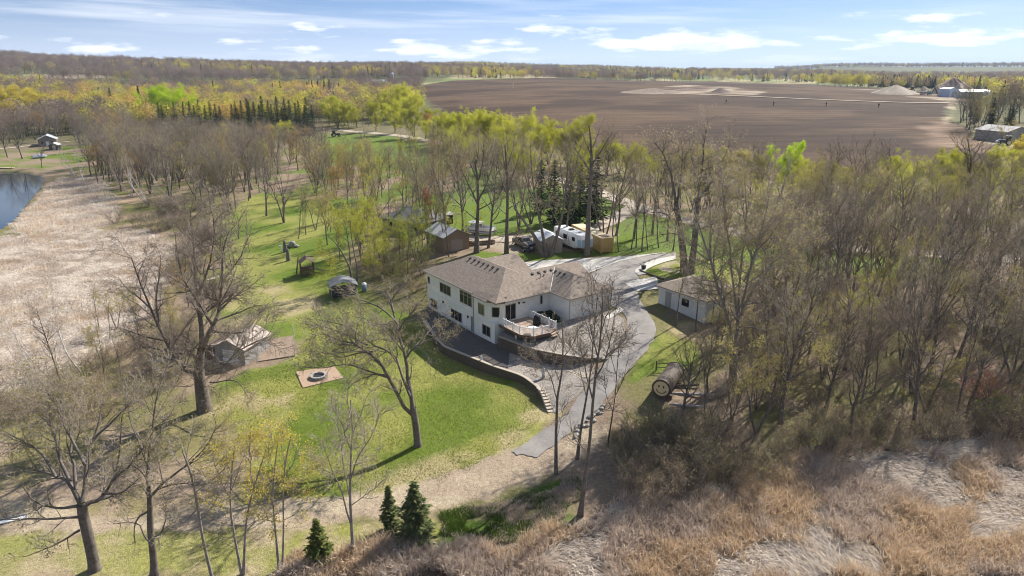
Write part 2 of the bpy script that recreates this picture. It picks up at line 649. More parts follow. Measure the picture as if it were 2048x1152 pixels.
FIELD_PX = [(832, 172), (905, 161), (1000, 158), (1300, 159), (1600, 167), (1720, 173), (1790, 188), (1880, 196), (1905, 206), (1890, 238),
            (1935, 262), (1965, 278), (1990, 295), (1960, 330), (1700, 360), (1500, 362), (1300, 335), (1100, 290), (900, 245), (868, 212)]
MARSH_FRONT_PX = [(540, 1170), (700, 1112), (860, 1098), (965, 1096), (1130, 1046), (1260, 1010), (1400, 990), (1560, 925), (1750, 895), (2120, 860), (2300, 1170)]
MARSH_LEFT_PX = [(-60, 480), (60, 468), (150, 458), (300, 462), (345, 500), (350, 560), (310, 620), (250, 660), (190, 720), (90, 770), (-60, 800)]
POND_PX = [(-80, 338), (50, 342), (88, 354), (78, 374), (56, 400), (34, 428), (8, 455), (-80, 470)]

# zones: polygon in photograph pixels, two colours, feather in metres, size of the patches of colour 2
ZONES = [
    ([(835, 178), (905, 165), (1000, 160), (1300, 160), (1600, 168), (1740, 176), (1740, 165), (1600, 160), (1300, 155), (1000, 154), (905, 156), (832, 168)], (0.15, 0.19, 0.06), DRY, 14, 60),
    ([(905, 157), (1000, 156), (1110, 157), (1110, 149), (1000, 148), (912, 150)], (0.36, 0.29, 0.2), DRY, 10, 40),
    ([(-60, 158), (100, 158), (215, 155), (205, 150), (-60, 148)], (0.27, 0.21, 0.15), (0.13, 0.19, 0.06), 14, 90),
    (FIELD_PX, FIELD, FIELD2, 5, 45),
    ([(1850, 255), (1900, 245), (1960, 280), (1985, 295), (1930, 310), (1860, 300)], (0.20, 0.135, 0.09), FIELD2, 8, 20),
    ([(1235, 186), (1290, 178), (1370, 170), (1460, 174), (1540, 184), (1480, 193), (1400, 190), (1330, 188)], PITS, FIELD2, 6, 25),
    ([(1690, 178), (1760, 178), (1850, 183), (1910, 190), (1960, 195), (1905, 215), (1880, 200), (1780, 190)], PITS, FIELD2, 6, 30),
    ([(1895, 205), (1905, 222), (1880, 240), (1900, 248), (1912, 215)], (0.4, 0.33, 0.2), PITS, 4, 10),
    ([(1945, 262), (1990, 266), (2060, 285), (2060, 302), (1990, 288), (1955, 274)], (0.4, 0.34, 0.26), (0.13, 0.2, 0.04), 3, 8),
    # land round the yard
    ([(420, 480), (440, 430), (500, 400), (560, 372), (640, 360), (700, 380), (740, 430), (730, 520), (700, 560), (760, 610), (800, 640), (640, 690), (590, 690), (480, 680), (455, 600)], LAWN, LAWN2, 3, 9),
    ([(640, 320), (650, 270), (700, 268), (780, 272), (880, 292), (960, 312), (900, 340), (760, 345)], MEADOW, LAWN, 5, 12),
    ([(520, 380), (560, 330), (640, 330), (760, 345), (900, 340), (960, 320), (1060, 350), (1100, 390), (880, 430), (740, 420)], MEADOW, DIRT, 5, 10),
    ([(840, 460), (880, 420), (980, 385), (1100, 375), (1200, 392), (1255, 412), (1235, 430), (1180, 450), (1060, 468), (960, 470)], LAWN, MEADOW, 2, 9),
    ([(1235, 448), (1270, 425), (1340, 440), (1480, 478), (1700, 505), (1900, 520), (1900, 560), (1600, 540), (1440, 520), (1350, 504), (1260, 511), (1120, 519), (1010, 525), (960, 535), (930, 520), (960, 500), (1080, 508), (1180, 500), (1220, 480)], LAWN, MEADOW, 1.2, 8),
    ([(1270, 545), (1300, 530), (1350, 516), (1450, 522), (1560, 545), (1480, 570), (1380, 560), (1320, 555)], LAWN2, LAWN, 1.0, 5),
    ([(930, 476), (1020, 478), (1060, 484), (1220, 462), (1235, 470), (1215, 500), (1080, 505), (1000, 506), (940, 494)], (0.33, 0.275, 0.20), DIRT, 1.2, 5),
    ([(700, 480), (860, 470), (930, 490), (900, 530), (850, 545), (760, 560), (700, 540)], LITTER2, LITTER, 3, 5),
    ([(420, 832), (432, 780), (480, 745), (600, 722), (590, 690), (640, 660), (760, 640), (860, 640), (930, 715), (1010, 752), (1105, 822), (1060, 885), (1000, 925), (880, 963), (760, 988), (640, 992), (560, 965), (515, 905), (470, 872)], LAWN, LAWN2, 1.6, 7),
    ([(1020, 850), (1075, 815), (1105, 828), (1060, 885), (1000, 925), (880, 963), (760, 988), (700, 975), (900, 920), (960, 870)], LAWN2, DRY, 2.2, 4),
    ([(445, 800), (500, 770), (560, 790), (540, 850), (500, 860), (450, 845)], LAWN2, DRY, 2.5, 3),
    ([(500, 640), (480, 590), (560, 570), (640, 590), (620, 620), (570, 640)], LAWN2, DRY, 3.5, 5),
    ([(1275, 720), (1320, 665), (1400, 690), (1380, 730), (1320, 745), (1270, 760)], LAWN, LAWN2, 1.0, 4),
    ([(1318, 655), (1400, 640), (1480, 660), (1460, 705), (1400, 690), (1345, 675)], DRY, (0.30, 0.22, 0.13), 1.2, 3),
    ([(1335, 610), (1440, 600), (1480, 650), (1400, 645), (1330, 640)], (0.2, 0.16, 0.11), LITTER, 1.5, 3),
    ([(1330, 520), (1390, 525), (1378, 540), (1345, 545), (1318, 540)], (0.36, 0.3, 0.22), LAWN2, 0.6, 1.5),
    # bare sandy track along the bottom of the lawn
    ([(1230, 850), (1180, 910), (1080, 962), (980, 992), (900, 1012), (840, 1024), (720, 1042), (600, 1056), (480, 1055), (380, 1062), (200, 1068), (-60, 1070), (-60, 985), (200, 1000), (380, 1008), (480, 1006), (600, 1000), (720, 988), (800, 972), (880, 950), (960, 922), (1030, 898), (1120, 880), (1180, 850)], SAND, (0.34, 0.265, 0.19), 0.8, 3),
    ([(-60, 840), (120, 850), (230, 850), (330, 850), (420, 850), (480, 880), (470, 930), (500, 1000), (380, 1012), (200, 1005), (-60, 990)], (0.30, 0.225, 0.16), (0.2, 0.175, 0.075), 2.5, 4),
    ([(-60, 1066), (200, 1068), (380, 1064), (480, 1060), (580, 1062), (600, 1110), (540, 1170), (-60, 1170)], (0.34, 0.275, 0.165), (0.24, 0.235, 0.075), 1.6, 4),
    ([(880, 1030), (960, 1012), (1060, 990), (1140, 950), (1165, 985), (1140, 1040), (1060, 1064), (965, 1094), (870, 1092)], (0.07, 0.115, 0.018), (0.2, 0.17, 0.085), 1.0, 2.5),
    ([(600, 1064), (720, 1046), (860, 1028), (890, 1060), (860, 1100), (700, 1112), (600, 1130)], (0.3, 0.25, 0.14), LAWN2, 1.2, 3),
    # wet ground
    (MARSH_LEFT_PX, (0.46, 0.39, 0.32), (0.24, 0.185, 0.14), 2.5, 2.4),
    ([(20, 465), (40, 430), (75, 405), (100, 375), (120, 352), (200, 355), (240, 400), (230, 450), (150, 462)], REED2, REED, 1.5, 4),
    (POND_PX, (0.05, 0.045, 0.03), (0.05, 0.045, 0.03), 1.0, 5),
    ([(-60, 330), (-60, 318), (40, 305), (140, 290), (250, 300), (220, 335), (110, 342), (60, 335)], LAWN, LITTER, 2.5, 8),
    ([(200, 380), (330, 350), (430, 380), (440, 430), (330, 460), (240, 445)], (0.15, 0.15, 0.05), REED2, 3, 6),
    ([(180, 720), (300, 640), (400, 600), (440, 660), (430, 760), (330, 800), (200, 830), (60, 810)], (0.26, 0.195, 0.13), LITTER2, 3, 4),
    (MARSH_FRONT_PX, (0.17, 0.125, 0.085), (0.26, 0.20, 0.145), 1.5, 2.0),  # soil darkened under the reeds, shade of the gaps put into its colour
]


def build_ground():
    near = np.radians(np.linspace(-47, 47, 440))
    rest = np.radians(np.linspace(47, 313, 40)[1:-1])
    ths = np.concatenate([near, rest])
    rs = np.concatenate([[0.5, 6, 12, 18, 23, 27], np.exp(np.linspace(math.log(30), math.log(1400), 520)), np.exp(np.linspace(math.log(1400), math.log(12500), 60))[1:]])
    R, TH = np.meshgrid(rs, ths, indexing='ij')
    X, Y = R * np.sin(TH), R * np.cos(TH)
    Z = T(X, Y)
    ok = np.abs(TH) < 0.9
    lump = (fbm(X, Y, 6.0, 3, 5) - 0.5) * 0.22 + (fbm(X, Y, 1.2, 2, 9) - 0.5) * 0.10
    yard = sdist(PP([(830, 560), (900, 490), (1100, 470), (1420, 490), (1450, 640), (1330, 700), (1220, 830), (1080, 930), (1000, 905), (1075, 860), (1110, 820), (1060, 800), (900, 730), (840, 660)]), X, Y)
    Z = Z + np.where(R < 160, lump, 0) * ok * sstep(-1.0, 3.0, yard)
    # colours of the soil and what grows on it
    nb = fbm(X, Y, 7.0, 4, 21)
    f = sstep(0.40, 0.62, nb)[..., None]
    colr = np.array(LITTER) * (1 - f) + np.array(LITTER2) * f
    farw = sstep(250, 500, R)[..., None]
    colr = colr * (1 - farw) + np.array((0.11, 0.11, 0.05)) * farw
    wet = None
    for k, (px, c1, c2, fe, size) in enumerate(ZONES):
        poly = PP(px)
        lo, hi = poly.min(0) - fe * 3, poly.max(0) + fe * 3
        sel = (X > lo[0]) & (X < hi[0]) & (Y > lo[1]) & (Y < hi[1])
        if not sel.any():
            continue
        x, y = X[sel], Y[sel]
        sd = sdist(poly, x, y) + (fbm(x, y, fe * 2.2, 3, 40 + k) - 0.5) * fe * 2.4
        a = sstep(fe * 0.5, -fe * 0.5, sd)[:, None]
        g = sstep(0.38, 0.66, fbm(x, y, size, 4, 70 + k))[:, None]
        c = np.array(c1) * (1 - g) + np.array(c2) * g
        colr[sel] = colr[sel] * (1 - a) + c * a
        if px is POND_PX:
            zz = Z[sel]
            Z[sel] = zz - a[:, 0] * 0.6
        if px is MARSH_FRONT_PX or px is MARSH_LEFT_PX:
            Z[sel] += a[:, 0] * ((fbm(x, y, 2.6, 3, 91) - 0.5) * 0.9)
    nr, nth = R.shape
    idx = np.arange(nr * nth).reshape(nr, nth)
    a, b = idx[:-1], idx[1:]
    F = np.stack([a, np.roll(a, -1, 1), np.roll(b, -1, 1), b], -1).reshape(-1, 4)
    F = F[:, ::-1]
    V = np.stack([X, Y, Z], -1).reshape(-1, 3)
    colr = colr.reshape(-1, 3)
    cen = V[F].mean(1)
    infield = sdist(PP(FIELD_PX), cen[:, 0], cen[:, 1]) < 0
    for name, sel, mat in (('ground', ~infield, ground_material('ground')), ('plowed_field', infield, ground_material('plowed_field', 0.6, True))):
        fs = F[sel]
        used, inv = np.unique(fs.ravel(), return_inverse=True)
        me = mesh_np(name, V[used], [inv.reshape(-1, 4)], [mat], smooth=True)
        at = me.color_attributes.new('soil', 'FLOAT_COLOR', 'POINT')
        c4 = np.ones((len(used), 4), np.float32)
        c4[:, :3] = colr[used]
        at.data.foreach_set('color', c4.ravel())
        tag(link(name, me), kind='structure')


build_ground()


# ---- sheets laid on the ground: drives, aprons, roads
def resample(poly, n):
    poly = np.asarray(poly, float)
    d = np.concatenate([[0], np.cumsum(np.linalg.norm(np.diff(poly[:, :2], axis=0), axis=1))])
    t = np.linspace(0, d[-1], n)
    return np.stack([np.interp(t, d, poly[:, k]) for k in range(poly.shape[1])], 1)


def smooth_line(p, it=2):
    p = np.asarray(p, float)
    for _ in range(it):
        q = [p[0]]
        for a, b in zip(p[:-1], p[1:]):
            q += [a * 0.75 + b * 0.25, a * 0.25 + b * 0.75]
        q.append(p[-1])
        p = np.array(q)
    return p


def strip(name, L, Rr, mat, m=10, n=80, lift=0.05, zs=False, sides=0.0, jag=0.0, endjag=0.0):
    """a sheet between two edge lines (world xy or xyz), draped on the ground; zs: keep the lines' own heights where higher"""
    L, Rr = resample(L, n), resample(Rr, n)
    t = np.linspace(0, 1, m)[None, :, None]
    G = L[:, None, :] * (1 - t) + Rr[:, None, :] * t
    X, Y = G[..., 0], G[..., 1]
    Z = T(X, Y) + lift
    if zs:
        Z = np.maximum(Z, G[..., 2])
    if jag:
        for j, s in ((0, -1), (m - 1, 1)):
            dv = Rr[:, :2] - L[:, :2]
            dv /= np.linalg.norm(dv, axis=1)[:, None] + 1e-9
            w = (fbm(X[:, j], Y[:, j], 1.3, 3, 33) - 0.5) * 2 * jag
            X[:, j] += dv[:, 0] * w * s
            Y[:, j] += dv[:, 1] * w * s
    if endjag:
        dv = G[-1, :, :2] - G[-4, :, :2]
        dv /= np.linalg.norm(dv, axis=1)[:, None] + 1e-9
        w = (fbm(X[-1] * 3, Y[-1] * 3, 1.7, 3, 12) - 0.6) * 2 * endjag
        X[-1] += dv[:, 0] * w
        Y[-1] += dv[:, 1] * w
    V = np.stack([X, Y, Z], -1).reshape(-1, 3)
    idx = np.arange(n * m).reshape(n, m)
    F = np.stack([idx[:-1, :-1], idx[1:, :-1], idx[1:, 1:], idx[:-1, 1:]], -1).reshape(-1, 4)
    v0, v1, v2 = V[F[0, 0]], V[F[0, 1]], V[F[0, 2]]
    if np.cross(v1 - v0, v2 - v0)[2] < 0:
        F = F[:, ::-1]
    me = mesh_np(name, V, [F], [mat], smooth=True)
    return tag(link(name, me), kind='structure')


def road(name, px, width, mat, lift=0.06, n=120):
    c = smooth_line(PP(px))
    c = resample(c, n)
    d = np.gradient(c, axis=0)
    d /= np.linalg.norm(d, axis=1)[:, None]
    nrm = np.stack([-d[:, 1], d[:, 0]], 1) * width / 2
    return strip(name, c - nrm, c + nrm, mat, 7, n, lift, jag=0.5)


M_ASPH = material('worn_asphalt', (0.25, 0.228, 0.208), 0.9, 0.22, 0.45, 0.15, 14)
M_CONC = material('pale_concrete', (0.50, 0.47, 0.42), 0.9, 0.10, 0.8, 0.1, 10)
M_GRAVELROAD = material('gravel_road', (0.40, 0.335, 0.26), 0.95, 0.22, 0.5, 0.3, 6)


def stones_material(name, cols, scale):
    m = bpy.data.materials.new(name)
    m.use_nodes = True
    nt = m.node_tree
    b = nt.nodes['Principled BSDF']
    b.inputs['Roughness'].default_value = 0.85
    tc = nd(nt, 'ShaderNodeTexCoord', name='tc')
    v = nd(nt, 'ShaderNodeTexVoronoi')
    v.inputs['Scale'].default_value = scale
    nt.links.new(tc.outputs['Object'], v.inputs['Vector'])
    cr = nd(nt, 'ShaderNodeValToRGB')
    sep = nd(nt, 'ShaderNodeSeparateColor')
    nt.links.new(v.outputs['Color'], sep.inputs[0])
    nt.links.new(sep.outputs[0], cr.inputs['Fac'])
    el = cr.color_ramp.elements
    el[0].color = (*cols[0], 1)
    el[1].color = (*cols[-1], 1)
    for i, c in enumerate(cols[1:-1]):
        e = el.new((i + 1) / (len(cols) - 1))
        e.color = (*c, 1)
    nt.links.new(cr.outputs[0], b.inputs['Base Color'])
    bp = nd(nt, 'ShaderNodeBump')
    bp.inputs['Strength'].default_value = 0.9
    bp.inputs['Distance'].default_value = 0.06
    bp.invert = True
    nt.links.new(v.outputs['Distance'], bp.inputs['Height'])
    nt.links.new(bp.outputs[0], b.inputs['Normal'])
    return m


M_BED = stones_material('river_stone_bed', [(0.13, 0.11, 0.095), (0.28, 0.245, 0.205), (0.20, 0.165, 0.14), (0.37, 0.335, 0.29)], 7.0)
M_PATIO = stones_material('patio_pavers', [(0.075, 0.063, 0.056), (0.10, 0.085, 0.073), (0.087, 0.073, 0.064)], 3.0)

DRIVE_L = [(1352, 505), (1290, 512), (1240, 521), (1195, 540), (1172, 560), (1182, 585), (1215, 610), (1245, 622), (1257, 645), (1249, 672), (1215, 722), (1190, 748), (1160, 790), (1130, 832), (1075, 872), (1018, 906)]
DRIVE_R = [(1352, 518), (1318, 523), (1283, 536), (1270, 546), (1282, 560), (1275, 580), (1280, 604), (1304, 637), (1314, 655), (1303, 690), (1272, 725), (1240, 765), (1203, 808), (1163, 850), (1120, 882), (1072, 916)]


def edges_resampled(Lp, Rp, k=12):
    """resample each span between matching edge points so that both edges stay paired"""
    L, Rr = smooth_line(PP(Lp)), smooth_line(PP(Rp))
    return L, Rr


L, Rr = edges_resampled(DRIVE_L, DRIVE_R)
nn = len(L)
strip('asphalt_drive', L, Rr, M_ASPH, 24, nn * 3, 0.07, jag=0.28, endjag=0.5)
strip('concrete_apron', PP([(1020, 528), (1110, 520), (1200, 516), (1260, 513), (1335, 505)]), PP([(1040, 556), (1100, 552), (1175, 548), (1240, 523), (1295, 511)]), M_CONC, 10, 60, 0.10)
strip('concrete_kerb_strip', smooth_line(PP([(1350, 512), (1310, 520), (1280, 531), (1268, 543), (1276, 551)])), smooth_line(PP([(1352, 519), (1325, 526), (1300, 536), (1289, 544), (1292, 549)])), M_CONC, 5, 50, 0.115)
strip('garage_apron', PP([(1248, 567), (1275, 560), (1312, 554)]), PP([(1275, 583), (1295, 581), (1320, 578)]), M_CONC, 6, 24, 0.105)
strip('side_walk', PP([(1212, 634), (1226, 625), (1240, 615)]), PP([(1216, 640), (1232, 631), (1248, 621)]), M_CONC, 4, 16, 0.10)
road('gravel_road', [(600, 256), (640, 258), (700, 262), (770, 268), (840, 277), (900, 292), (980, 312), (1060, 338), (1120, 360), (1180, 380), (1240, 400), (1300, 422), (1400, 448), (1500, 474), (1600, 488), (1720, 498), (1850, 508), (2100, 524)], 5.0, M_GRAVELROAD, 0.10, 300)
road('gravel_lane', [(1275, 412), (1245, 430), (1215, 445), (1180, 458), (1120, 469), (1040, 480), (960, 478), (925, 476)], 4.6, M_GRAVELROAD, 0.13, 160)
road('field_track', [(1330, 187), (1450, 191), (1600, 198), (1750, 204), (1870, 207), (1905, 205)], 5.0, material('track_dust', (0.38, 0.31, 0.23), 0.95, 0.2, 0.05), 0.35, 100)
road('shore_path', [(-60, 301), (0, 298), (40, 294), (90, 288), (140, 283)], 2.2, M_GRAVELROAD, 0.15, 40)


def z3(lst):
    return np.array([gp(px, py, z) for px, py, z in lst])


TERR_OUT = [(850, 640, 0), (880, 688, 0), (915, 703, 0), (949, 716, 0), (986, 731, 0), (1016, 740.5, 0), (1045, 750, 0), (1065, 764, 0), (1080, 776, -0.05), (1088, 789, -0.3), (1094, 806, -0.65), (1101, 825, -1.05)]
TERR_IN = [(854, 612, 0), (880, 628, 0), (915, 648, 0), (950, 668, 0), (990, 688, 0), (1020, 694, 0.02), (1060, 704, 0.05), (1110, 716, 0.15), (1185, 734, 0.5), (1190, 750, 0.5), (1160, 786, -0.05), (1115, 830, -0.85)]
to, ti = z3(TERR_OUT), z3(TERR_IN)
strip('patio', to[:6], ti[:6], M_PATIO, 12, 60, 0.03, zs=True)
strip('stone_bed', to[5:], ti[5:], M_BED, 14, 60, 0.035, zs=True)
UP_OUT = [(998, 672, 1.45), (1035, 686, 1.55), (1070.5, 697.6, 1.6), (1119, 707, 1.6), (1150, 711.6, 1.55), (1182, 715.5, 1.4), (1216, 718, 1.38)]
UP_IN = [(1040, 640, 2.3), (1090, 652, 2.55), (1137, 640, 2.74), (1180, 630, 2.78), (1222, 620, 2.78), (1248, 640, 2.5), (1250, 672, 2.1)]
uo, ui = z3(UP_OUT), z3(UP_IN)
strip('stone_bed', uo, ui, M_BED, 14, 70, 0.045, zs=True)
strip('stone_path', z3([(1030, 722, 0.06), (1070, 728, 0.1), (1120, 737, 0.2), (1165, 745, 0.45), (1184, 747, 0.5)]), z3([(1035, 728, 0.06), (1075, 736, 0.1), (1120, 746, 0.15), (1160, 754, 0.35), (1180, 757, 0.4)]),
      material('path_stone', (0.42, 0.35, 0.27), 0.9, 0.2, 3.0), 4, 40, 0.09, zs=True)

# pond
pw = PP(POND_PX)
pc = pw.mean(0)
pond = MB()
pond.prism([tuple(pc + (p - pc) * 1.12) for p in pw], -3.6, -3.02)
mw = bpy.data.materials.new('pond_water')
mw.use_nodes = True
b = mw.node_tree.nodes['Principled BSDF']
b.inputs['Base Color'].default_value = (0.02, 0.035, 0.045, 1)
b.inputs['Roughness'].default_value = 0.06
b.inputs['Specular IOR Level'].default_value = 0.7
bp = nd(mw.node_tree, 'ShaderNodeBump')
bp.inputs['Strength'].default_value = 0.06
mw.node_tree.links.new(noise(mw.node_tree, 1.2, 3.0), bp.inputs['Height'])
mw.node_tree.links.new(bp.outputs[0], b.inputs['Normal'])
tag(pond.build('pond_water', mw), kind='structure')

# ------------------------------------------------------------------ the house
def siding_material(name, col, pitch=0.2):
    m = bpy.data.materials.new(name)
    m.use_nodes = True
    nt = m.node_tree
    b = nt.nodes['Principled BSDF']
    b.inputs['Roughness'].default_value = 0.55
    tc = nd(nt, 'ShaderNodeTexCoord', name='tc')
    sp = nd(nt, 'ShaderNodeSeparateXYZ')
    nt.links.new(tc.outputs['Object'], sp.inputs[0])
    fr_ = nd(nt, 'ShaderNodeMath', operation='MULTIPLY')
    nt.links.new(sp.outputs[2], fr_.inputs[0])
    fr_.inputs[1].default_value = 1 / pitch
    sw = nd(nt, 'ShaderNodeMath', operation='FRACT')
    nt.links.new(fr_.outputs[0], sw.inputs[0])
    bp = nd(nt, 'ShaderNodeBump')
    bp.inputs['Strength'].default_value = 0.8
    bp.inputs['Distance'].default_value = 0.02
    bp.invert = True
    nt.links.new(sw.outputs[0], bp.inputs['Height'])
    nt.links.new(bp.outputs[0], b.inputs['Normal'])
    n1 = noise(nt, 0.6, 4.0)
    c = mixc(nt, ramp(nt, n1, 0.3, 0.7), tuple(x * 1.03 for x in col), tuple(x * 0.90 for x in col))
    nt.links.new(c, b.inputs['Base Color'])
    return m


def shingle_material(name, c1, c2):
    m = bpy.data.materials.new(name)
    m.use_nodes = True
    nt = m.node_tree
    b = nt.nodes['Principled BSDF']
    b.inputs['Roughness'].default_value = 0.95
    b.inputs['Specular IOR Level'].default_value = 0.15
    tc = nd(nt, 'ShaderNodeTexCoord', name='tc')
    sp = nd(nt, 'ShaderNodeSeparateXYZ')
    nt.links.new(tc.outputs['Object'], sp.inputs[0])
    # courses follow the height, tabs follow the sum of the plan axes
    ad = nd(nt, 'ShaderNodeMath', operation='ADD')
    nt.links.new(sp.outputs[0], ad.inputs[0])
    nt.links.new(sp.outputs[1], ad.inputs[1])
    cx = nd(nt, 'ShaderNodeCombineXYZ')
    nt.links.new(ad.outputs[0], cx.inputs[0])
    zz = nd(nt, 'ShaderNodeMath', operation='MULTIPLY')
    nt.links.new(sp.outputs[2], zz.inputs[0])
    zz.inputs[1].default_value = 2.4
    nt.links.new(zz.outputs[0], cx.inputs[1])
    br = nd(nt, 'ShaderNodeTexBrick')
    br.inputs['Color1'].default_value = (*c1, 1)
    br.inputs['Color2'].default_value = (*c2, 1)
    br.inputs['Mortar'].default_value = (c2[0] * 0.5, c2[1] * 0.5, c2[2] * 0.5, 1)
    br.inputs['Scale'].default_value = 1.0
    br.inputs['Mortar Size'].default_value = 0.012
    br.inputs['Brick Width'].default_value = 0.42
    br.inputs['Row Height'].default_value = 0.19
    nt.links.new(cx.outputs[0], br.inputs['Vector'])
    n1 = noise(nt, 9.0, 3.0, 0.7)
    n2 = noise(nt, 0.35, 3.0)
    g = nd(nt, 'ShaderNodeMapRange')
    nt.links.new(n1, g.inputs['Value'])
    g.inputs['To Min'].default_value = 0.68
    g.inputs['To Max'].default_value = 1.32
    g2 = nd(nt, 'ShaderNodeMapRange')
    nt.links.new(n2, g2.inputs['Value'])
    g2.inputs['To Min'].default_value = 0.88
    g2.inputs['To Max'].default_value = 1.12
    k = nd(nt, 'ShaderNodeMath', operation='MULTIPLY')
    nt.links.new(g.outputs[0], k.inputs[0])
    nt.links.new(g2.outputs[0], k.inputs[1])
    mm = nd(nt, 'ShaderNodeVectorMath', operation='SCALE')
    nt.links.new(br.outputs['Color'], mm.inputs[0])
    nt.links.new(k.outputs[0], mm.inputs['Scale'])
    nt.links.new(mm.outputs[0], b.inputs['Base Color'])
    bp = nd(nt, 'ShaderNodeBump')
    bp.inputs['Strength'].default_value = 0.5
    bp.inputs['Distance'].default_value = 0.03
    nt.links.new(br.outputs['Fac'], bp.inputs['Height'])
    bp.invert = True
    nt.links.new(bp.outputs[0], b.inputs['Normal'])
    return m


M_SIDING = siding_material('cream_siding', (0.86, 0.84, 0.77))
M_SHINGLE = shingle_material('brown_shingles', (0.315, 0.255, 0.205), (0.235, 0.19, 0.155))
M_TRIM = material('white_trim', (0.78, 0.77, 0.74), 0.5, 0.05, 2.0)
M_TAN = material('tan_trim', (0.42, 0.36, 0.30), 0.5, 0.08, 2.0)
M_GLASS = material('dark_window_glass', (0.02, 0.024, 0.028), 0.06, 0.2, 0.8, spec=0.22)
M_GLASS_LAWN = material('window_glass_lawn_reflection', (0.16, 0.16, 0.09), 0.1, 0.3, 1.2, spec=0.8)  # olive base colour paints the lawn's reflection into the pane
M_DARK = material('dark_metal', (0.03, 0.03, 0.032), 0.6, 0.2, 4.0)
M_GREYDOOR = material('grey_door', (0.30, 0.30, 0.30), 0.5, 0.06, 2.0)
M_WHITE = material('white_paint', (0.80, 0.80, 0.79), 0.45, 0.04, 2.0)
M_WOODFLOOR = material('deck_boards', (0.40, 0.29, 0.215), 0.8, 0.14, 1.5)
M_RIM = material('brown_rim_board', (0.13, 0.085, 0.06), 0.7, 0.15, 2.0)
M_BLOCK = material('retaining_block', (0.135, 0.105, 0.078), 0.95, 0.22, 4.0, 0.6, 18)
M_CAP = material('cap_stone', (0.42, 0.355, 0.285), 0.95, 0.15, 3.0, 0.3, 14)
M_BLACK = material('black_cover', (0.012, 0.012, 0.013), 0.7, 0.3, 3.0, 0.5, 4)
M_STONE = material('grey_stone', (0.34, 0.32, 0.29), 0.9, 0.25, 4.0, 0.5, 12)
M_WOOD = material('weathered_wood', (0.14, 0.10, 0.075), 0.9, 0.3, 3.0, 0.4, 8)
M_LUMBER = material('fresh_lumber', (0.42, 0.26, 0.13), 0.85, 0.25, 2.5)

HA = np.array([-12.8158, 97.1815, 0.0])
HROT = math.atan2(-0.81099, 0.58506)
house = thing('house', 'two-storey cream-sided house with brown hipped roof and walk-out lower floor', 'house', tuple(HA), HROT)


def wall(poly, z0, z1, mat=M_SIDING, parent=house, name='wall'):
    return MB().prism(poly, z0, z1).build(name, mat, parent)


wall([(0, 0.25), (13.0, 0.25), (13.0, 0), (18.1, 0), (18.1, 10.2), (0, 10.2)], -1.0, 2.75)
wall([(0, 0.253), (13.0, 0.253), (13.0, 0.003), (16.7, 0.003), (18.09, 1.4), (18.09, 10.2), (0, 10.2)], 2.75, 5.72)
wall([(10.2, 10.2), (18.1, 10.2), (18.1, 16.6), (10.2, 16.6)], 1.4, 5.72)
wall([(18.1, 9.0), (22.35, 9.0), (22.35, 16.2), (18.1, 16.2)], 1.4, 5.72)
wall([(3.0, 10.2), (10.2, 10.2), (10.2, 11.4), (3.0, 11.4)], 1.4, 5.9)
# band board between the storeys and corner trim
MB().box(0.02, 12.98, 0.20, 0.25, 2.62, 2.74).box(13.02, 18.06, -0.05, 0.0, 2.62, 2.74).build('band_board', M_TRIM, house)
for x0, x1, y0, y1, z0, z1 in ((-0.03, 0.13, 0.21, 0.30, -0.9, 5.6), (12.93, 13.06, -0.04, 0.06, -0.3, 5.5), (22.22, 22.39, 8.96, 9.12, 1.8, 5.6), (22.22, 22.39, 16.08, 16.24, 1.8, 5.6), (17.97, 18.14, -0.04, 0.12, -0.3, 2.7)):
    MB().box(x0, x1, y0, y1, z0, z1).build('corner_trim', M_TAN if x0 > 12.9 and x0 < 13 else M_TRIM, house)

# roof
S, ZE = 0.47, 5.75
zr = ZE + 5.5 * S


def roof(polys, name='roof', mat=M_SHINGLE, th=0.16):
    mb = MB()
    for p in polys:
        mb.slab(p, th)
    return mb.build(name, mat, house)


# main hipped block: eaves u -0.5..18.65, v -0.15..10.75
v0, v1, u0, u1 = -0.2, 10.7, -0.45, 18.65
vm = (v0 + v1) / 2
hw = (v1 - v0) / 2
zm = ZE + hw * S
ua, ub = u0 + hw, u1 - hw
main_roof = roof([[(u0, v0, ZE), (u1, v0, ZE), (ub, vm, zm), (ua, vm, zm)], [(u0, v1, ZE), (u0, v0, ZE), (ua, vm, zm)], [(u1, v1, ZE), (u0, v1, ZE), (ua, vm, zm), (ub, vm, zm)], [(u1, v0, ZE), (u1, v1, ZE), (ub, vm, zm)]])
# low skirt roof over the bay, turned round the cut corner
e1, e2, e3 = (13.3, -0.55, ZE - 0.20), (16.75, -0.55, ZE - 0.20), (18.75, 1.15, ZE - 0.20)
k1, k2, k3 = (13.3, 0.45, ZE + 0.35), (16.9, 0.75, ZE + 0.50), (18.2, 1.9, ZE + 0.36)
roof([[e1, e2, k2, k1], [e2, e3, k3, k2]], 'bay_roof', th=0.10)
# middle range and garage
um = 14.45
zmid = ZE + (18.652 - um) * S + 0.01
roof([[(18.652, 5.0, ZE + 0.012), (18.652, 17.0, ZE + 0.012), (um, 17.0, zmid), (um, 5.0, zmid)], [(10.25, 17.0, ZE), (10.25, 8.0, ZE), (um, 8.0, zmid), (um, 17.0, zmid)]])
g0, g1, gu = 8.6, 16.45, 22.75
gm, gh = (g0 + g1) / 2, (g1 - g0) / 2
zg = ZE + gh * S + 0.02
roof([[(gu, g0, ZE), (gu, g1, ZE), (gu - gh, gm, zg)], [(14.9, g0, ZE), (gu, g0, ZE), (gu - gh, gm, zg), (14.9, gm, zg)], [(gu, g1, ZE), (14.9, g1, ZE), (14.9, gm, zg), (gu - gh, gm, zg)]], 'garage_roof')
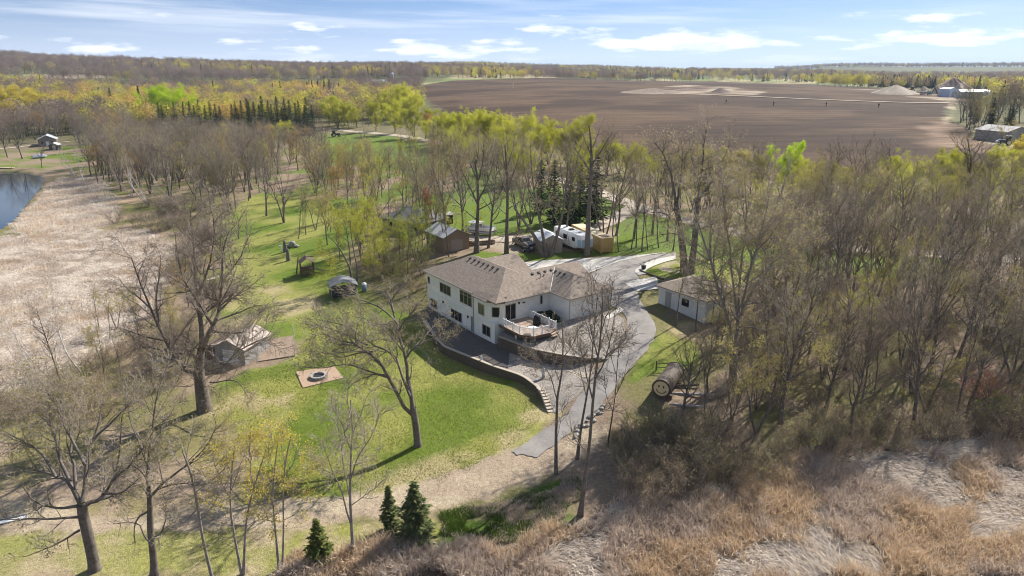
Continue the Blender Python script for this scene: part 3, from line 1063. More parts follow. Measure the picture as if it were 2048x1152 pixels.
# cross gable at the back
bz = 8.15
roof([[(11.3, 11.6, bz - 4.4 * S), (6.9, 11.6, bz), (6.9, 5.0, bz), (11.3, 5.0, bz - 4.4 * S)], [(6.9, 11.6, bz), (2.5, 11.6, bz - 4.4 * S), (2.5, 5.0, bz - 4.4 * S), (6.9, 5.0, bz)]])
MB().prism([(3.0, 11.35), (10.8, 11.35), (10.8, 11.45), (3.0, 11.45)], 5.7, lambda x, y: bz - 0.15 - abs(x - 6.9) * S).build('gable', M_SIDING, house)
MB().prism([(10.6, 16.55), (14.45, 16.55), (18.2, 16.55), (18.2, 16.65), (14.45, 16.65), (10.6, 16.65)], 5.6, lambda x, y: zmid - 0.17 - abs(x - um) * S).build('gable', M_SIDING, house)
# fascia and gutters along the eaves
fa = MB()
fa.box(u0, 13.2, v0 - 0.07, v0 - 0.004, ZE - 0.21, ZE - 0.02)
fa.box(18.656, 18.73, 1.3, g0 - 0.02, ZE - 0.21, ZE - 0.02)
fa.box(18.8, gu, g0 - 0.075, g0 - 0.004, ZE - 0.21, ZE - 0.02)
fa.box(gu + 0.004, gu + 0.075, g0, g1, ZE - 0.21, ZE - 0.02)
fa.build('gutter', M_TAN, house)
MB().cyl((22.42, 8.93, 2.2), (22.42, 8.93, 5.5), 0.05, n=6).build('downspout', M_TAN, house)
MB().cyl((13.12, -0.1, 0.0), (13.12, -0.1, 5.4), 0.045, n=6).build('downspout', M_GREYDOOR, house)
# white valley flashing
fl = MB()
fl.slab([(18.60, 8.68, ZE + 0.055), (18.66, 8.76, ZE + 0.055), (15.02, gm - 0.15, zg - 0.02), (14.96, gm - 0.23, zg - 0.02)], 0.02)
fl.build('valley_flashing', M_TRIM, house)
# roof vents
vent_me = None


def roof_vent(x, y, z, rz):
    global vent_me
    if vent_me is None:
        mb = MB()
        mb.box(-0.13, 0.13, -0.14, 0.14, 0, 0.10)
        mb.slab([(-0.17, -0.2, 0.17), (0.17, -0.2, 0.17), (0.17, 0.2, 0.12), (-0.17, 0.2, 0.12)], 0.03)
        o = mb.build('roof_vent', M_DARK, house)
        vent_me = o.data
    else:
        o = link('roof_vent', vent_me, house)
    o.location = (x, y, z)
    o.rotation_euler = (math.atan(S), 0, rz)
    return o


for k in range(7):
    x = ua + 0.35 + k * 1.16
    roof_vent(x, vm - 0.75, zm - 0.75 * S, 0.0)
for k in range(3):
    roof_vent(15.9 + k * 0.95, gm - 0.7, zg - 0.7 * S, 0.0)
for k in range(4):
    roof_vent(um + 0.75, 8.3 + k * 1.1, zmid - 0.75 * S, math.pi / 2)
MB().cyl((um + 1.7, 8.9, zmid - 1.0), (um + 1.7, 8.9, zmid - 0.15), 0.05, n=6).build('vent_pipe', M_DARK, house)
MB().cyl((um + 1.5, 9.7, zmid - 1.0), (um + 1.5, 9.7, zmid - 0.45), 0.08, n=8).build('vent_pipe', M_DARK, house)


def window(face, a0, a1, z0, z1, n, at, glass=M_GLASS, transom=0.0, mat=M_TAN, name='window'):
    """face '-v' (looks towards -v) or '+u'; a0..a1 along the wall"""
    w = link(name, None, house)
    if face == '-v':
        w.location = (a0, at, 0)
    elif face == '+u':
        w.location = (at, a0, 0)
        w.rotation_euler = (0, 0, math.pi / 2)
    else:
        w.location = face
        w.rotation_euler = (0, 0, at)
    W = a1 - a0
    fr = MB()
    t = 0.075
    fr.box(0, W, -0.06, -0.002, z0, z0 + t).box(0, W, -0.06, -0.002, z1 - t, z1).box(0, t, -0.06, -0.002, z0 + t, z1 - t).box(W - t, W, -0.06, -0.002, z0 + t, z1 - t)
    fr.build('frame', mat, w)
    zt = z1 - t - transom
    for k in range(1, n):
        x = W * k / n
        MB().box(x - 0.04, x + 0.04, -0.055, -0.002, z0 + t, z1 - t).build('mullion', mat, w)
    if transom:
        MB().box(t, W - t, -0.05, -0.003, zt - 0.04, zt + 0.04).build('mullion', mat, w)
    for k in range(n):
        xa, xb = (t if k == 0 else W * k / n + 0.04), (W - t if k == n - 1 else W * (k + 1) / n - 0.04)
        MB().box(xa, xb, -0.02, -0.004, z0 + t, z1 - t).build('pane', glass, w)
    MB().box(-0.05, W + 0.05, -0.09, -0.002, z0 - 0.05, z0 - 0.003).build('sill', M_TRIM, w)
    return w


window('-v', 0.25, 0.85, 3.75, 4.85, 1, 0.25)
window('-v', 3.75, 6.75, 3.4, 4.85, 3, 0.25)
window('-v', 9.25, 12.3, 3.35, 5.15, 3, 0.25, transom=0.4)
window('-v', 0.8, 2.65, 0.3, 1.65, 2, 0.25, M_GLASS)
window('-v', 6.7, 9.65, 0.25, 1.7, 3, 0.25)
window('-v', 14.25, 15.7, 3.15, 4.7, 1, 0.0, M_GLASS_LAWN)
window('-v', 15.2, 17.1, 0.55, 2.0, 2, 0.0)
window((17.0, 0.30, 0), 0.0, 1.05, 3.35, 4.75, 1, math.pi / 4)
window('+u', 7.35, 7.8, 4.0, 5.2, 1, 18.1)
door = window('+u', 1.65, 3.35, 2.85, 5.0, 2, 18.1, name='sliding_door')
window('-v', 12.02, 12.9, -0.05, 2.05, 1, 0.25, M_GREYDOOR, name='door', mat=M_GREYDOOR)
window('+u', 15.0, 16.0, 2.78, 4.75, 1, 22.35, M_GREYDOOR, name='door', mat=M_GREYDOOR)
for x, z in ((4.6, 2.05), (11.3, 1.75)):
    MB().box(x - 0.09, x + 0.09, 0.10, 0.248, z - 0.14, z + 0.14).lathe([(0.06, z - 0.22), (0.10, z - 0.1), (0.03, z + 0.05)], 8, (x, 0.16)).build('wall_lamp', M_DARK, house)
MB().box(18.1, 18.24, 3.75, 3.92, 4.75, 5.05).build('wall_lamp', M_DARK, house)
MB().box(18.1, 18.16, 4.45, 4.85, 4.72, 4.86).build('wall_vent', M_DARK, house)
MB().box(4.1, 5.4, 0.19, 0.248, 0.22, 0.34).build('wall_vent', M_GREYDOOR, house)

# ---- deck
deck = thing('deck', 'raised wooden deck with white railing on the corner of the house', 'deck', tuple(HA), HROT)
DP = [(18.2, 0.55), (22.8, 0.55), (24.3, 1.55), (24.5, 4.1), (24.0, 5.4), (18.2, 5.4)]
ZD = 2.72
MB().prism(DP, ZD - 0.06, ZD).build('floor', M_WOODFLOOR, deck)
cxy = np.mean(DP, 0)
MB().prism([tuple(cxy + (np.array(p) - cxy) * 0.985) for p in DP], ZD - 0.42, ZD - 0.064).build('rim', M_RIM, deck)
for x, y in ((21.4, 1.0), (23.7, 2.2), (23.9, 4.2), (21.4, 4.9)):
    MB().box(x - 0.09, x + 0.09, y - 0.09, y + 0.09, -0.6, ZD - 0.42).build('post', M_TRIM, deck)


def railing(path, gapless=True):
    for a, b in zip(path[:-1], path[1:]):
        a, b = np.array(a), np.array(b)
        L_ = np.linalg.norm(b - a)
        d = (b - a) / L_
        r = link('railing', None, deck)
        r.location = (a[0], a[1], ZD)
        r.rotation_euler = (0, 0, math.atan2(d[1], d[0]))
        MB().box(0.06, L_ - 0.06, -0.045, 0.045, 0.95, 1.02).build('top_rail', M_WHITE, r)
        MB().box(0.06, L_ - 0.06, -0.03, 0.03, 0.10, 0.16).build('bottom_rail', M_WHITE, r)
        mb = MB()
        k = int(L_ / 0.14)
        for i in range(1, k):
            x = L_ * i / k
            mb.box(x - 0.022, x + 0.022, -0.022, 0.022, 0.16, 0.95)
        tag(mb.build('balusters', M_WHITE, r), kind='stuff')
        MB().box(-0.065, 0.065, -0.065, 0.065, 0.0, 1.1).lathe([(0.1, 1.1), (0.1, 1.14), (0.02, 1.22)], 4).build('newel', M_WHITE, r)


railing([(18.3, 0.62), (19.8, 0.62), (21.3, 0.62), (22.77, 0.62), (24.22, 1.6), (24.35, 2.85), (24.43, 4.1)])
railing([(24.0, 5.33), (22.6, 5.33), (21.1, 5.33), (19.6, 5.33), (18.3, 5.33)])
for k in range(2):
    MB().prism([(24.52 + k * 0.28, 4.1 - 0.05), (24.80 + k * 0.28, 4.1 - 0.05), (24.55 + k * 0.28, 5.35), (24.05 + k * 0.28 + 0.05, 5.35)], ZD - 0.22 - k * 0.19, ZD - 0.17 - k * 0.19).build('step', M_WOODFLOOR, deck)


def hpt(u, v, z):
    c, s = math.cos(HROT), math.sin(HROT)
    return (HA[0] + u * c - v * s, HA[1] + u * s + v * c, z)


g = thing('covered_grill', 'black covered grill standing on the deck', 'grill', hpt(21.3, 4.4, ZD), HROT)
MB().lathe([(0.50, 0.0), (0.52, 0.5), (0.46, 0.8), (0.40, 1.1), (0.22, 1.3), (0.04, 1.36)], 14).build('cover', M_BLACK, g, smooth=True)
MB().cyl((-0.42, -0.2, 0), (-0.42, 0.2, 0), 0.08, n=8).build('wheel', M_DARK, g)
t = thing('patio_table', 'round white table at the cut corner of the deck', 'table', hpt(23.3, 2.1, ZD), HROT)
MB().lathe([(0.55, 0.70), (0.56, 0.72), (0.56, 0.75), (0.54, 0.76)], 20).build('table_top', M_WHITE, t)
for k in range(4):
    a = math.pi / 4 + k * math.pi / 2
    MB().cyl((0.35 * math.cos(a), 0.35 * math.sin(a), 0), (0.2 * math.cos(a), 0.2 * math.sin(a), 0.70), 0.025, n=6).build('leg', M_WHITE, t)
for k, (u_, v_) in enumerate(((19.3, 6.6), (20.4, 7.0), (21.4, 7.3), (19.6, 7.9))):
    b_ = thing('clipped_bush', ('dark rounded bush nearest the deck corner', 'dark rounded bush in the middle between deck and garage', 'dark rounded bush at the outer end between deck and garage', 'dark rounded bush tucked against the garage wall')[k], 'bush', hpt(u_, v_, 2.5), 0.0, 'dark bushes between deck and garage')
    rb = np.random.default_rng(300 + k)
    c_ = unit_ = rb.normal(size=(700, 3))
    c_ = c_ / np.linalg.norm(c_, axis=1)[:, None] * (rb.random(700) ** 0.3)[:, None] * np.array([0.7, 0.7, 0.5]) + np.array([0, 0, 0.5])
    n_ = rb.normal(size=(700, 3))
    n_ /= np.linalg.norm(n_, axis=1)[:, None]
    a_ = np.cross(n_, rb.normal(size=(700, 3)))
    a_ /= np.linalg.norm(a_, axis=1)[:, None]
    bb_ = np.cross(n_, a_)
    V_ = np.stack([c_ - a_ * 0.07, c_ - bb_ * 0.05, c_ + a_ * 0.07, c_ + bb_ * 0.05], 1).reshape(-1, 3)
    link('foliage', mesh_np('foliage', V_, [np.arange(2800).reshape(-1, 4)], [leaf_material('yew_leaves', (0.02, 0.035, 0.015), (0.04, 0.06, 0.025), 0.2)]), b_)
    MB().cyl((0, 0, -0.3), (0, 0, 0.6), 0.05, 0.03, 6).build('stem', M_WOOD, b_)


# ---- retaining walls, block on block
def block_wall(name, label, top, base_drop, cap=True, seed=1, course=0.2, blen=0.45, setback=0.02):
    """top: (n,3) line of the wall's top; base_drop(s): wall height along it"""
    top = np.asarray(top)
    root = thing(name, label, 'wall', tuple(top[0]))
    o = top[0]
    tot = np.linalg.norm(np.diff(top[:, :2], axis=0), axis=1).sum()
    n = max(2, int(tot / blen))
    q = resample(top, n + 1)
    rn = random.Random(seed)
    body = MB()
    capm = None
    for i in range(n):
        a, b = q[i], q[i + 1]
        d = (b - a)[:2]
        L_ = np.linalg.norm(d)
        ang = math.atan2(d[1], d[0])
        mid = (a + b) / 2
        h = base_drop((i + 0.5) / n)
        k = max(1, int(round(h / course)))
        for c in range(k):
            zz = mid[2] - 0.08 - (c + 1) * course
            off = (c % 2) * L_ * 0.5
            body.M = Matrix.Translation((mid[0] - o[0], mid[1] - o[1], zz - o[2])) @ Matrix.Rotation(ang, 4, 'Z')
            x0 = -L_ / 2 + off + 0.008
            j = rn.uniform(-0.015, 0.015) - c * setback
            body.box(x0, x0 + L_ - 0.016, -0.16 + j, 0.2 + 0.01 * c, 0.006, course - 0.006)
        if cap:
            m = Matrix.Translation((mid[0] - o[0], mid[1] - o[1], mid[2] - o[2] - 0.075)) @ Matrix.Rotation(ang, 4, 'Z')
            if capm is None:
                ob = MB().box(-blen / 2, blen / 2 - 0.012, -0.20, 0.18, 0, 0.09).build('cap_stone', M_CAP, root)
                capm = ob.data
            else:
                ob = link('cap_stone', capm, root)
            ob.matrix_local = m
            ob.scale = (L_ / blen, 1, 1)
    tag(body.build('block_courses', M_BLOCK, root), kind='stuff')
    return root


tw = smooth_line(to[:9], 1)


def ground_drop(line):
    q = resample(line, 60)
    # the lawn in front of the wall
    d = np.gradient(q[:, :2], axis=0)
    d /= np.linalg.norm(d, axis=1)[:, None]
    f = q[:, :2] + np.stack([d[:, 1], -d[:, 0]], 1) * 0.35
    g = T(f[:, 0], f[:, 1])
    return lambda s: float(max(0.4, q[min(59, int(s * 60)), 2] - g[min(59, int(s * 60))] + 0.25))


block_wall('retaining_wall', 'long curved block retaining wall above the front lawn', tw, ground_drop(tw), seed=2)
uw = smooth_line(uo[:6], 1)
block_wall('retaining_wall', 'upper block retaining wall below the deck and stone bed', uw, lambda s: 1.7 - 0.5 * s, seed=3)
# stepped end of the lower wall beside the drive
st_root = thing('stepped_wall_end', 'staggered end blocks stepping down the retaining wall beside the drive', 'wall', tuple(to[8]))
q = resample(to[8:], 9)
for i in range(8):
    a, b = q[i], q[i + 1]
    m = (a + b) / 2 - to[8]
    mb = MB(Matrix.Translation(m) @ Matrix.Rotation(math.atan2((b - a)[1], (b - a)[0]) + 0.12, 4, 'Z'))
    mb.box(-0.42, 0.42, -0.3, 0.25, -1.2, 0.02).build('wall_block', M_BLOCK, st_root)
    mb = MB(Matrix.Translation(m) @ Matrix.Rotation(math.atan2((b - a)[1], (b - a)[0]) + 0.12, 4, 'Z'))
    mb.box(-0.45, 0.44, -0.36, 0.28, 0.024, 0.12).build('cap_stone', M_CAP, st_root)

s_ = thing('garden_statue', 'white angel statue on the stone bed', 'statue', tuple(gp(1087, 757, 0.02)))
MB().lathe([(0.30, 0), (0.30, 0.12), (0.20, 0.16), (0.20, 0.40), (0.26, 0.44)], 10).build('pedestal', M_STONE, s_)
MB().lathe([(0.20, 0.44), (0.17, 0.7), (0.12, 0.95), (0.15, 1.08), (0.07, 1.16), (0.09, 1.22), (0.09, 1.32), (0.02, 1.38)], 12).build('figure', material('pale_stone', (0.6, 0.6, 0.6), 0.8, 0.1, 4), s_, smooth=True)
for s in (-1, 1):
    MB().prism([(s * 0.05, 0.10), (s * 0.34, 0.22), (s * 0.30, 0.25), (s * 0.04, 0.14)], 0.75, 1.2).build('wing', MATS['pale_stone'], s_)
s_ = thing('figurine', 'small pale figurine on the cap of the retaining wall', 'figurine', tuple(gp(963, 719, 0.03)))
MB().lathe([(0.12, 0), (0.1, 0.25), (0.05, 0.4), (0.08, 0.5), (0.02, 0.6)], 8).build('figure', MATS['pale_stone'], s_)
MB().box(-0.2, 0.2, -0.03, 0.03, 0.3, 0.36).build('arms', MATS['pale_stone'], s_)


# ------------------------------------------------------------------ yard
def ground_thing(name, label, cat, px, py, rz=0.0, group=None, dz=0.0):
    p = P(px, py)
    p[2] += dz
    return thing(name, label, cat, tuple(p), rz, group)


fp = ground_thing('fire_pit', 'round stone fire pit on a sandy square in the lawn', 'fire pit', 637, 756)
c0 = P(637, 756)
corners = [P(*q)[:2] - c0[:2] for q in ((592, 745), (668, 733), (687, 757), (606, 777))]
MB().prism([tuple(c) for c in corners], -0.4, lambda x, y: T(x + c0[0], y + c0[1]) - c0[2] + 0.12).build('sand_square', material('pit_sand', (0.36, 0.255, 0.18), 0.95, 0.12, 2.5), fp)
for k in range(16):
    a = 2 * math.pi * k / 16
    mb = MB(Matrix.Rotation(a, 4, 'Z') @ Matrix.Translation((0.85, 0, 0.13)))
    mb.box(-0.13, 0.13, -0.15, 0.15, -0.05, 0.30).build('ring_stone', M_STONE, fp)
MB().lathe([(0.7, 0.12), (0.72, 0.2), (0.3, 0.24), (0.05, 0.26)], 14).build('ashes', M_DARK, fp)

# small shed by the big oak
def gable_shed(root, W, D, H, rise, wallm, roofm, over=0.3, door=None, th=0.08):
    MB().prism([(-W / 2, 0), (W / 2, 0), (W / 2, D), (-W / 2, D)], -0.3, lambda x, y: H).build('wall', wallm, root)
    for y0, y1 in ((0.0, 0.08), (D - 0.08, D)):
        MB().add([(-W / 2, y0, H), (W / 2, y0, H), (0, y0, H + rise), (-W / 2, y1, H), (W / 2, y1, H), (0, y1, H + rise)], [(0, 1, 2), (5, 4, 3), (0, 3, 4, 1), (1, 4, 5, 2), (2, 5, 3, 0)]).build('gable', wallm, root)
    k = rise / (W / 2)
    for s in (-1, 1):
        e = s * (W / 2 + over)
        p = [(0, -over, H + rise + 0.05), (0, D + over, H + rise + 0.05), (e, D + over, H - over * k + 0.05), (e, -over, H - over * k + 0.05)]
        MB().slab(p if s < 0 else p[::-1], th).build('roof', roofm, root)
    if door:
        x0, x1, h, m = door
        MB().box(x0, x1, -0.05, -0.003, 0.0, h).build('door', m, root)


sh = ground_thing('garden_shed', 'small shed with pinkish gable roof behind the massive oak', 'shed', 462, 728, math.radians(-14))
gable_shed(sh, 4.2, 5.5, 2.3, 1.0, material('grey_boards', (0.30, 0.29, 0.28), 0.8, 0.2, 3), material('pinkish_roofing', (0.46, 0.385, 0.33), 0.9, 0.10, 2), 0.3, (-1.0, 1.2, 1.9, M_WHITE))
MB().prism([(-4.4, 0.6), (-2.1, 0.6), (-2.1, 4.5), (-4.4, 4.5)], -0.3, lambda x, y: 1.7 + (x + 4.4) * 0.2).build('lean_to', M_WOOD, sh)
gf = ground_thing('garden_fence', 'wire fence around the bare vegetable patch beside the small shed', 'fence', 515, 724)
o_ = P(515, 724)
ring = [P(*q) - o_ for q in ((515, 724), (590, 712), (588, 672), (522, 682))]
ring.append(ring[0])
MB().prism([(p[0], p[1]) for p in ring[:4]], -0.3, lambda x, y: T(x + o_[0], y + o_[1]) - o_[2] + 0.10).build('soil', material('garden_soil', (0.27, 0.20, 0.145), 0.95, 0.2, 2), gf)
for a, b in zip(ring[:-1], ring[1:]):
    n = max(2, int(np.linalg.norm(b - a) / 1.6))
    for i in range(n):
        p = a + (b - a) * i / n
        zg_ = T(p[0] + o_[0], p[1] + o_[1]) - o_[2]
        big = i == 0
        MB().cyl((p[0], p[1], zg_ - 0.2), (p[0], p[1], zg_ + (1.7 if big else 1.25)), 0.06 if big else 0.025, n=6).build('post', M_TRIM if big else M_STONE, gf)
    for hh in (0.3, 0.7, 1.15):
        MB().cyl((a[0], a[1], a[2] + hh), (b[0], b[1], b[2] + hh), 0.006, n=3).build('wire', M_STONE, gf)
bt = ground_thing('kayak', 'bright blue overturned kayak by the woodpile', 'kayak', 325, 722, 0.5)
hull = []
prof = [(-1.4, 0.02, 0.05), (-1.1, 0.28, 0.25), (-0.5, 0.42, 0.42), (0.2, 0.44, 0.45), (0.9, 0.32, 0.32), (1.4, 0.02, 0.06)]
vs, fs = [], []
for x, w, h in prof:
    for j in range(9):
        a = math.pi * j / 8
        vs.append((x, math.cos(a) * w, math.sin(a) * h + 0.12))
for i in range(5):
    for j in range(8):
        fs.append((i * 9 + j, i * 9 + j + 1, (i + 1) * 9 + j + 1, (i + 1) * 9 + j))
MB().add(vs, fs).build('hull', material('blue_plastic', (0.03, 0.22, 0.55), 0.35, 0.1, 2), bt, smooth=True)
MB().box(-0.9, 0.9, -0.03, 0.03, 0.50, 0.58).build('keel', MATS['blue_plastic'], bt)
wp = ground_thing('woodpile', 'stack of weathered boards and fresh lumber near the blue kayak', 'woodpile', 300, 752, -0.1)
for k in range(9):
    mb = MB(Matrix.Rotation(random.Random(k).uniform(-0.12, 0.12), 4, 'Z'))
    z = 0.05 + (k // 3) * 0.22
    y = (k % 3) * 0.5 - 0.5
    mb.box(-2.4 + 0.2 * (k % 2), 2.2, y, y + 0.36, z, z + 0.16).build('board', M_LUMBER if k in (2, 5, 8) else M_WOOD, wp)
wb = ground_thing('white_board', 'white painted board lying at the left edge', 'board', 22, 1042, 0.45)
MB().box(-1.2, 1.2, -0.2, 0.2, 0.03, 0.12).build('plank', M_TRIM, wb)
MB().box(-1.1, 1.1, 0.22, 0.3, 0.0, 0.25).build('batten', M_STONE, wb)
pk = ground_thing('plank', 'long pale plank lying at the marsh edge behind the massive oak', 'plank', 431, 556, 1.15)
MB().box(-1.7, 1.7, -0.25, 0.25, 0.05, 0.16).build('board', material('pale_plank', (0.55, 0.48, 0.38), 0.85, 0.1, 2), pk)

# lawn ornaments
for px, py, h, lab in ((577, 521, 2.3, 'nearer of two grey carved pillars on the left lawn'), (571, 504, 2.3, 'farther of two grey carved pillars on the left lawn')):
    s_ = ground_thing('carved_pillar', lab, 'pillar', px, py)
    MB().lathe([(0.42, -0.1), (0.40, 0.5), (0.34, 1.1), (0.28, 1.7), (0.30, h - 0.25), (0.16, h)], 9).build('shaft', material('grey_wood', (0.17, 0.155, 0.145), 0.9, 0.3, 3, 0.5, 8), s_)
    MB().blob((0.15, -0.2, h * 0.6), (0.22, 0.22, 0.3), 3, 1, 0.2).build('carving', MATS['grey_wood'], s_)
rk = ground_thing('stone_heap', 'heap of grey boulders on the left lawn', 'rocks', 586, 494)
for k in range(9):
    rr_ = random.Random(k + 40)
    MB().blob((rr_.uniform(-1, 1), rr_.uniform(-0.6, 0.6), 0.25 + 0.35 * (k % 3)), (rr_.uniform(0.35, 0.7), rr_.uniform(0.3, 0.6), rr_.uniform(0.25, 0.45)), k, 2, 0.18).build('boulder', M_STONE, rk)
for k, (px, py) in enumerate(((560, 498), (564, 506))):
    s_ = ground_thing('bird_ornament', ('white bird ornament farther from the pillars', 'white bird ornament nearer to the pillars')[k], 'ornament', px, py, 0.4 + k)
    MB().blob((0, 0, 0.55), (0.35, 0.16, 0.17), k, 2, 0.04).build('body', M_WHITE, s_, smooth=True)
    MB().cyl((0.3, 0, 0.6), (0.42, 0, 0.95), 0.06, 0.04, 6).build('neck', M_WHITE, s_)
    for y in (-0.07, 0.07):
        MB().cyl((0, y, 0), (0, y, 0.5), 0.02, n=5).build('leg', M_DARK, s_)
ps = ground_thing('play_structure', 'dark wooden playhouse frame with sloping beams on the left lawn', 'playhouse', 615, 548, 0.35)
for x, y in ((-1.1, -1.1), (1.1, -1.1), (1.1, 1.1), (-1.1, 1.1)):
    MB().box(x - 0.08, x + 0.08, y - 0.08, y + 0.08, -0.2, 2.3).build('post', M_WOOD, ps)
MB().box(-1.2, 1.2, -1.2, 1.2, 1.05, 1.15).build('platform', M_WOOD, ps)
for k in range(8):
    MB().box(-1.15 + k * 0.29, -0.90 + k * 0.29, -1.22, -1.18, 0.1, 1.75).build('board', material('brown_boards', (0.13, 0.085, 0.055), 0.85, 0.3, 3), ps)
for s in (-1, 1):
    MB().slab([(0, -1.4, 3.2), (0, 1.4, 3.2), (s * 1.35, 1.4, 2.25), (s * 1.35, -1.4, 2.25)][::(1 if s < 0 else -1)], 0.06).build('roof', M_WOOD, ps)
    MB().cyl((-1.9, s * 0.9, 0), (-1.3, 0.0, 3.3), 0.07, n=6).build('beam', M_WOOD, ps)
MB().slab([(1.2, -0.4, 1.1), (3.2, -0.4, 0.15), (3.2, 0.4, 0.15), (1.2, 0.4, 1.1)], 0.06).build('slide', M_DARK, ps)
MB().cyl((-1.3, 0, 3.25), (1.2, 0, 3.1), 0.07, n=6).build('beam', M_WOOD, ps)
ct = ground_thing('tarp_shelter', 'frame shelter under a grey tarpaulin at the edge of the left lawn', 'shelter', 690, 596, math.radians(20))
for x in (-2.0, 2.0):
    for y in (0, 3.6):
        MB().cyl((x, y, -0.2), (x, y, 2.0), 0.05, n=6).build('pole', M_STONE, ct)
rs_ = random.Random(3)
tv_, tf_ = [], []
for i in range(13):
    for j in range(9):
        x = -2.2 + 4.4 * j / 8
        z = 2.75 - abs(x) ** 1.5 * 0.25 + rs_.uniform(-0.05, 0.05)
        tv_.append((x, -0.2 + 4.0 * i / 12, z))
for i in range(12):
    for j in range(8):
        tf_.append((i * 9 + j, i * 9 + j + 1, (i + 1) * 9 + j + 1, (i + 1) * 9 + j))
n0 = len(tv_)
tv_ += [(x, y, z - 0.05) for x, y, z in tv_]
tf_ += [tuple(n0 + q for q in reversed(f)) for f in tf_[:]]
MB().add(tv_, tf_).build('tarpaulin', material('grey_tarpaulin', (0.20, 0.205, 0.21), 0.55, 0.25, 1.2, 0.6, 3), ct, smooth=True)
MB().box(-2.1, -2.05, 0, 3.6, 0.1, 2.0).build('side_sheet', material('dark_sheet', (0.05, 0.055, 0.06), 0.8, 0.3, 2), ct)
MB().box(-1.9, 1.9, 0.7, 2.9, 0.0, 1.3).build('stored_goods', MATS['dark_sheet'], ct, bevel=0.15)
bb = ground_thing('barrel', 'blue-grey barrel with white lid right of the tarpaulin shelter', 'barrel', 729, 582)
MB().lathe([(0.38, 0), (0.42, 0.5), (0.38, 1.1)], 12).build('body', material('blue_grey_plastic', (0.22, 0.28, 0.38), 0.5, 0.1, 2), bb, smooth=True)
MB().lathe([(0.40, 1.1), (0.42, 1.2), (0.2, 1.45), (0.02, 1.5)], 12).build('lid', M_WHITE, bb)

# outbuilding by the drive
ob = thing('outbuilding', 'low white outbuilding with brown roof right of the drive', 'outbuilding', tuple(P(1316, 606)), HROT)
MB().prism([(0, 0), (8.2, 0), (8.2, 7.0), (0, 7.0)], -1.2, 2.75).build('wall', siding_material('grey_white_siding', (0.62, 0.62, 0.60)), ob)
oz = 2.75 + 4.0 * 0.36
oroof = MB()
for p in ([(-0.5, -0.5, 2.7), (8.7, -0.5, 2.7), (4.7, 3.5, oz), (3.5, 3.5, oz)], [(-0.5, 7.5, 2.7), (-0.5, -0.5, 2.7), (3.5, 3.5, oz)], [(8.7, 7.5, 2.7), (-0.5, 7.5, 2.7), (3.5, 3.5, oz), (4.7, 3.5, oz)], [(8.7, -0.5, 2.7), (8.7, 7.5, 2.7), (4.7, 3.5, oz)]):
    oroof.slab(p, 0.14)
oroof.build('roof', M_SHINGLE, ob)
MB().box(1.3, 2.3, -0.06, -0.003, -0.1, 2.1).build('door', M_GREYDOOR, ob)
MB().box(4.2, 5.4, -0.05, -0.003, 0.9, 1.9).build('window', M_GLASS, ob)
MB().box(-0.06, -0.003, 1.2, 5.8, -0.1, 2.3).build('garage_door', M_WHITE, ob)
MB().box(3.9, 4.3, 3.9, 4.3, oz - 0.3, oz + 0.25).build('roof_vent', M_WHITE, ob)
te = ground_thing('timber_edging', 'dark timber edging along the grass island', 'edging', 1280, 543)
p0, p1 = P(1280, 543), P(1327, 560)
d_ = p1 - p0
for k in range(4):
    a, b = d_ * k / 4, d_ * (k + 0.97) / 4
    MB().cyl((a[0], a[1], a[2] + 0.15), (b[0], b[1], b[2] + 0.15), 0.16, n=8).build('timber', M_WOOD, te)
pl = ground_thing('planter', 'dark planter with twigs at the corner of the grass island', 'planter', 1287, 539)
MB().lathe([(0.3, 0), (0.42, 0.6), (0.45, 0.7)], 10).build('pot', M_DARK, pl)
for k in range(7):
    a = k * 0.9
    MB().cyl((0, 0, 0.6), (0.3 * math.cos(a), 0.3 * math.sin(a), 1.35), 0.02, 0.005, 4).build('twig', M_WOOD, pl)

# painted barrel
ctr = P(1321, 800)
by = P(1352, 752)
ax = Vector((by[0] - ctr[0], by[1] - ctr[1], 0)).normalized()
bl = thing('tank', 'big dark tank lying on its side with a smiling face on its end', 'tank', (ctr[0], ctr[1], ctr[2]), math.atan2(ax.y, ax.x))
RT = 0.98
MB().cyl((0.0, 0, 1.35), (5.2, 0, 1.35), RT, n=28).build('shell', material('rusty_tank', (0.10, 0.078, 0.06), 0.75, 0.35, 1.5, 0.3, 6), bl)
MB().cyl((-0.05, 0, 1.35), (0.05, 0, 1.35), RT + 0.06, n=28).build('rim_hoop', M_WOOD, bl)
MB().cyl((5.15, 0, 1.35), (5.25, 0, 1.35), RT + 0.05, n=28).build('rim_hoop', M_WOOD, bl)
face = MB().cyl((-0.075, 0, 1.35), (-0.052, 0, 1.35), 0.82, n=28).build('painted_face', material('tan_paint', (0.80, 0.63, 0.36), 0.7, 0.10, 2), bl)
M_INK = material('black_paint', (0.02, 0.017, 0.015), 0.6, 0.1, 3)
for s in (-1, 1):
    vs = [(-0.08, s * 0.26 + 0.08 * math.cos(t_), 1.35 + 0.24 + 0.15 * math.sin(t_)) for t_ in np.linspace(0, 2 * math.pi, 15)[:-1]]
    MB().add(vs + [(x - 0.006, y, z) for x, y, z in vs], [tuple(range(14)), tuple(range(27, 13, -1))] + [(i, (i + 1) % 14, 14 + (i + 1) % 14, 14 + i) for i in range(14)]).build('eye', M_INK, face)
sm, sf = [], []
for i in range(25):
    a = math.radians(200 + 140 * i / 24)
    for r in (0.52, 0.60):
        sm.append((-0.084, r * math.cos(a), 1.35 + 0.05 + r * math.sin(a)))
for i in range(24):
    sf.append((2 * i, 2 * i + 1, 2 * i + 3, 2 * i + 2))
n0 = len(sm)
sm += [(x + 0.007, y, z) for x, y, z in sm]
sf += [tuple(n0 + q for q in reversed(f)) for f in sf[:]]
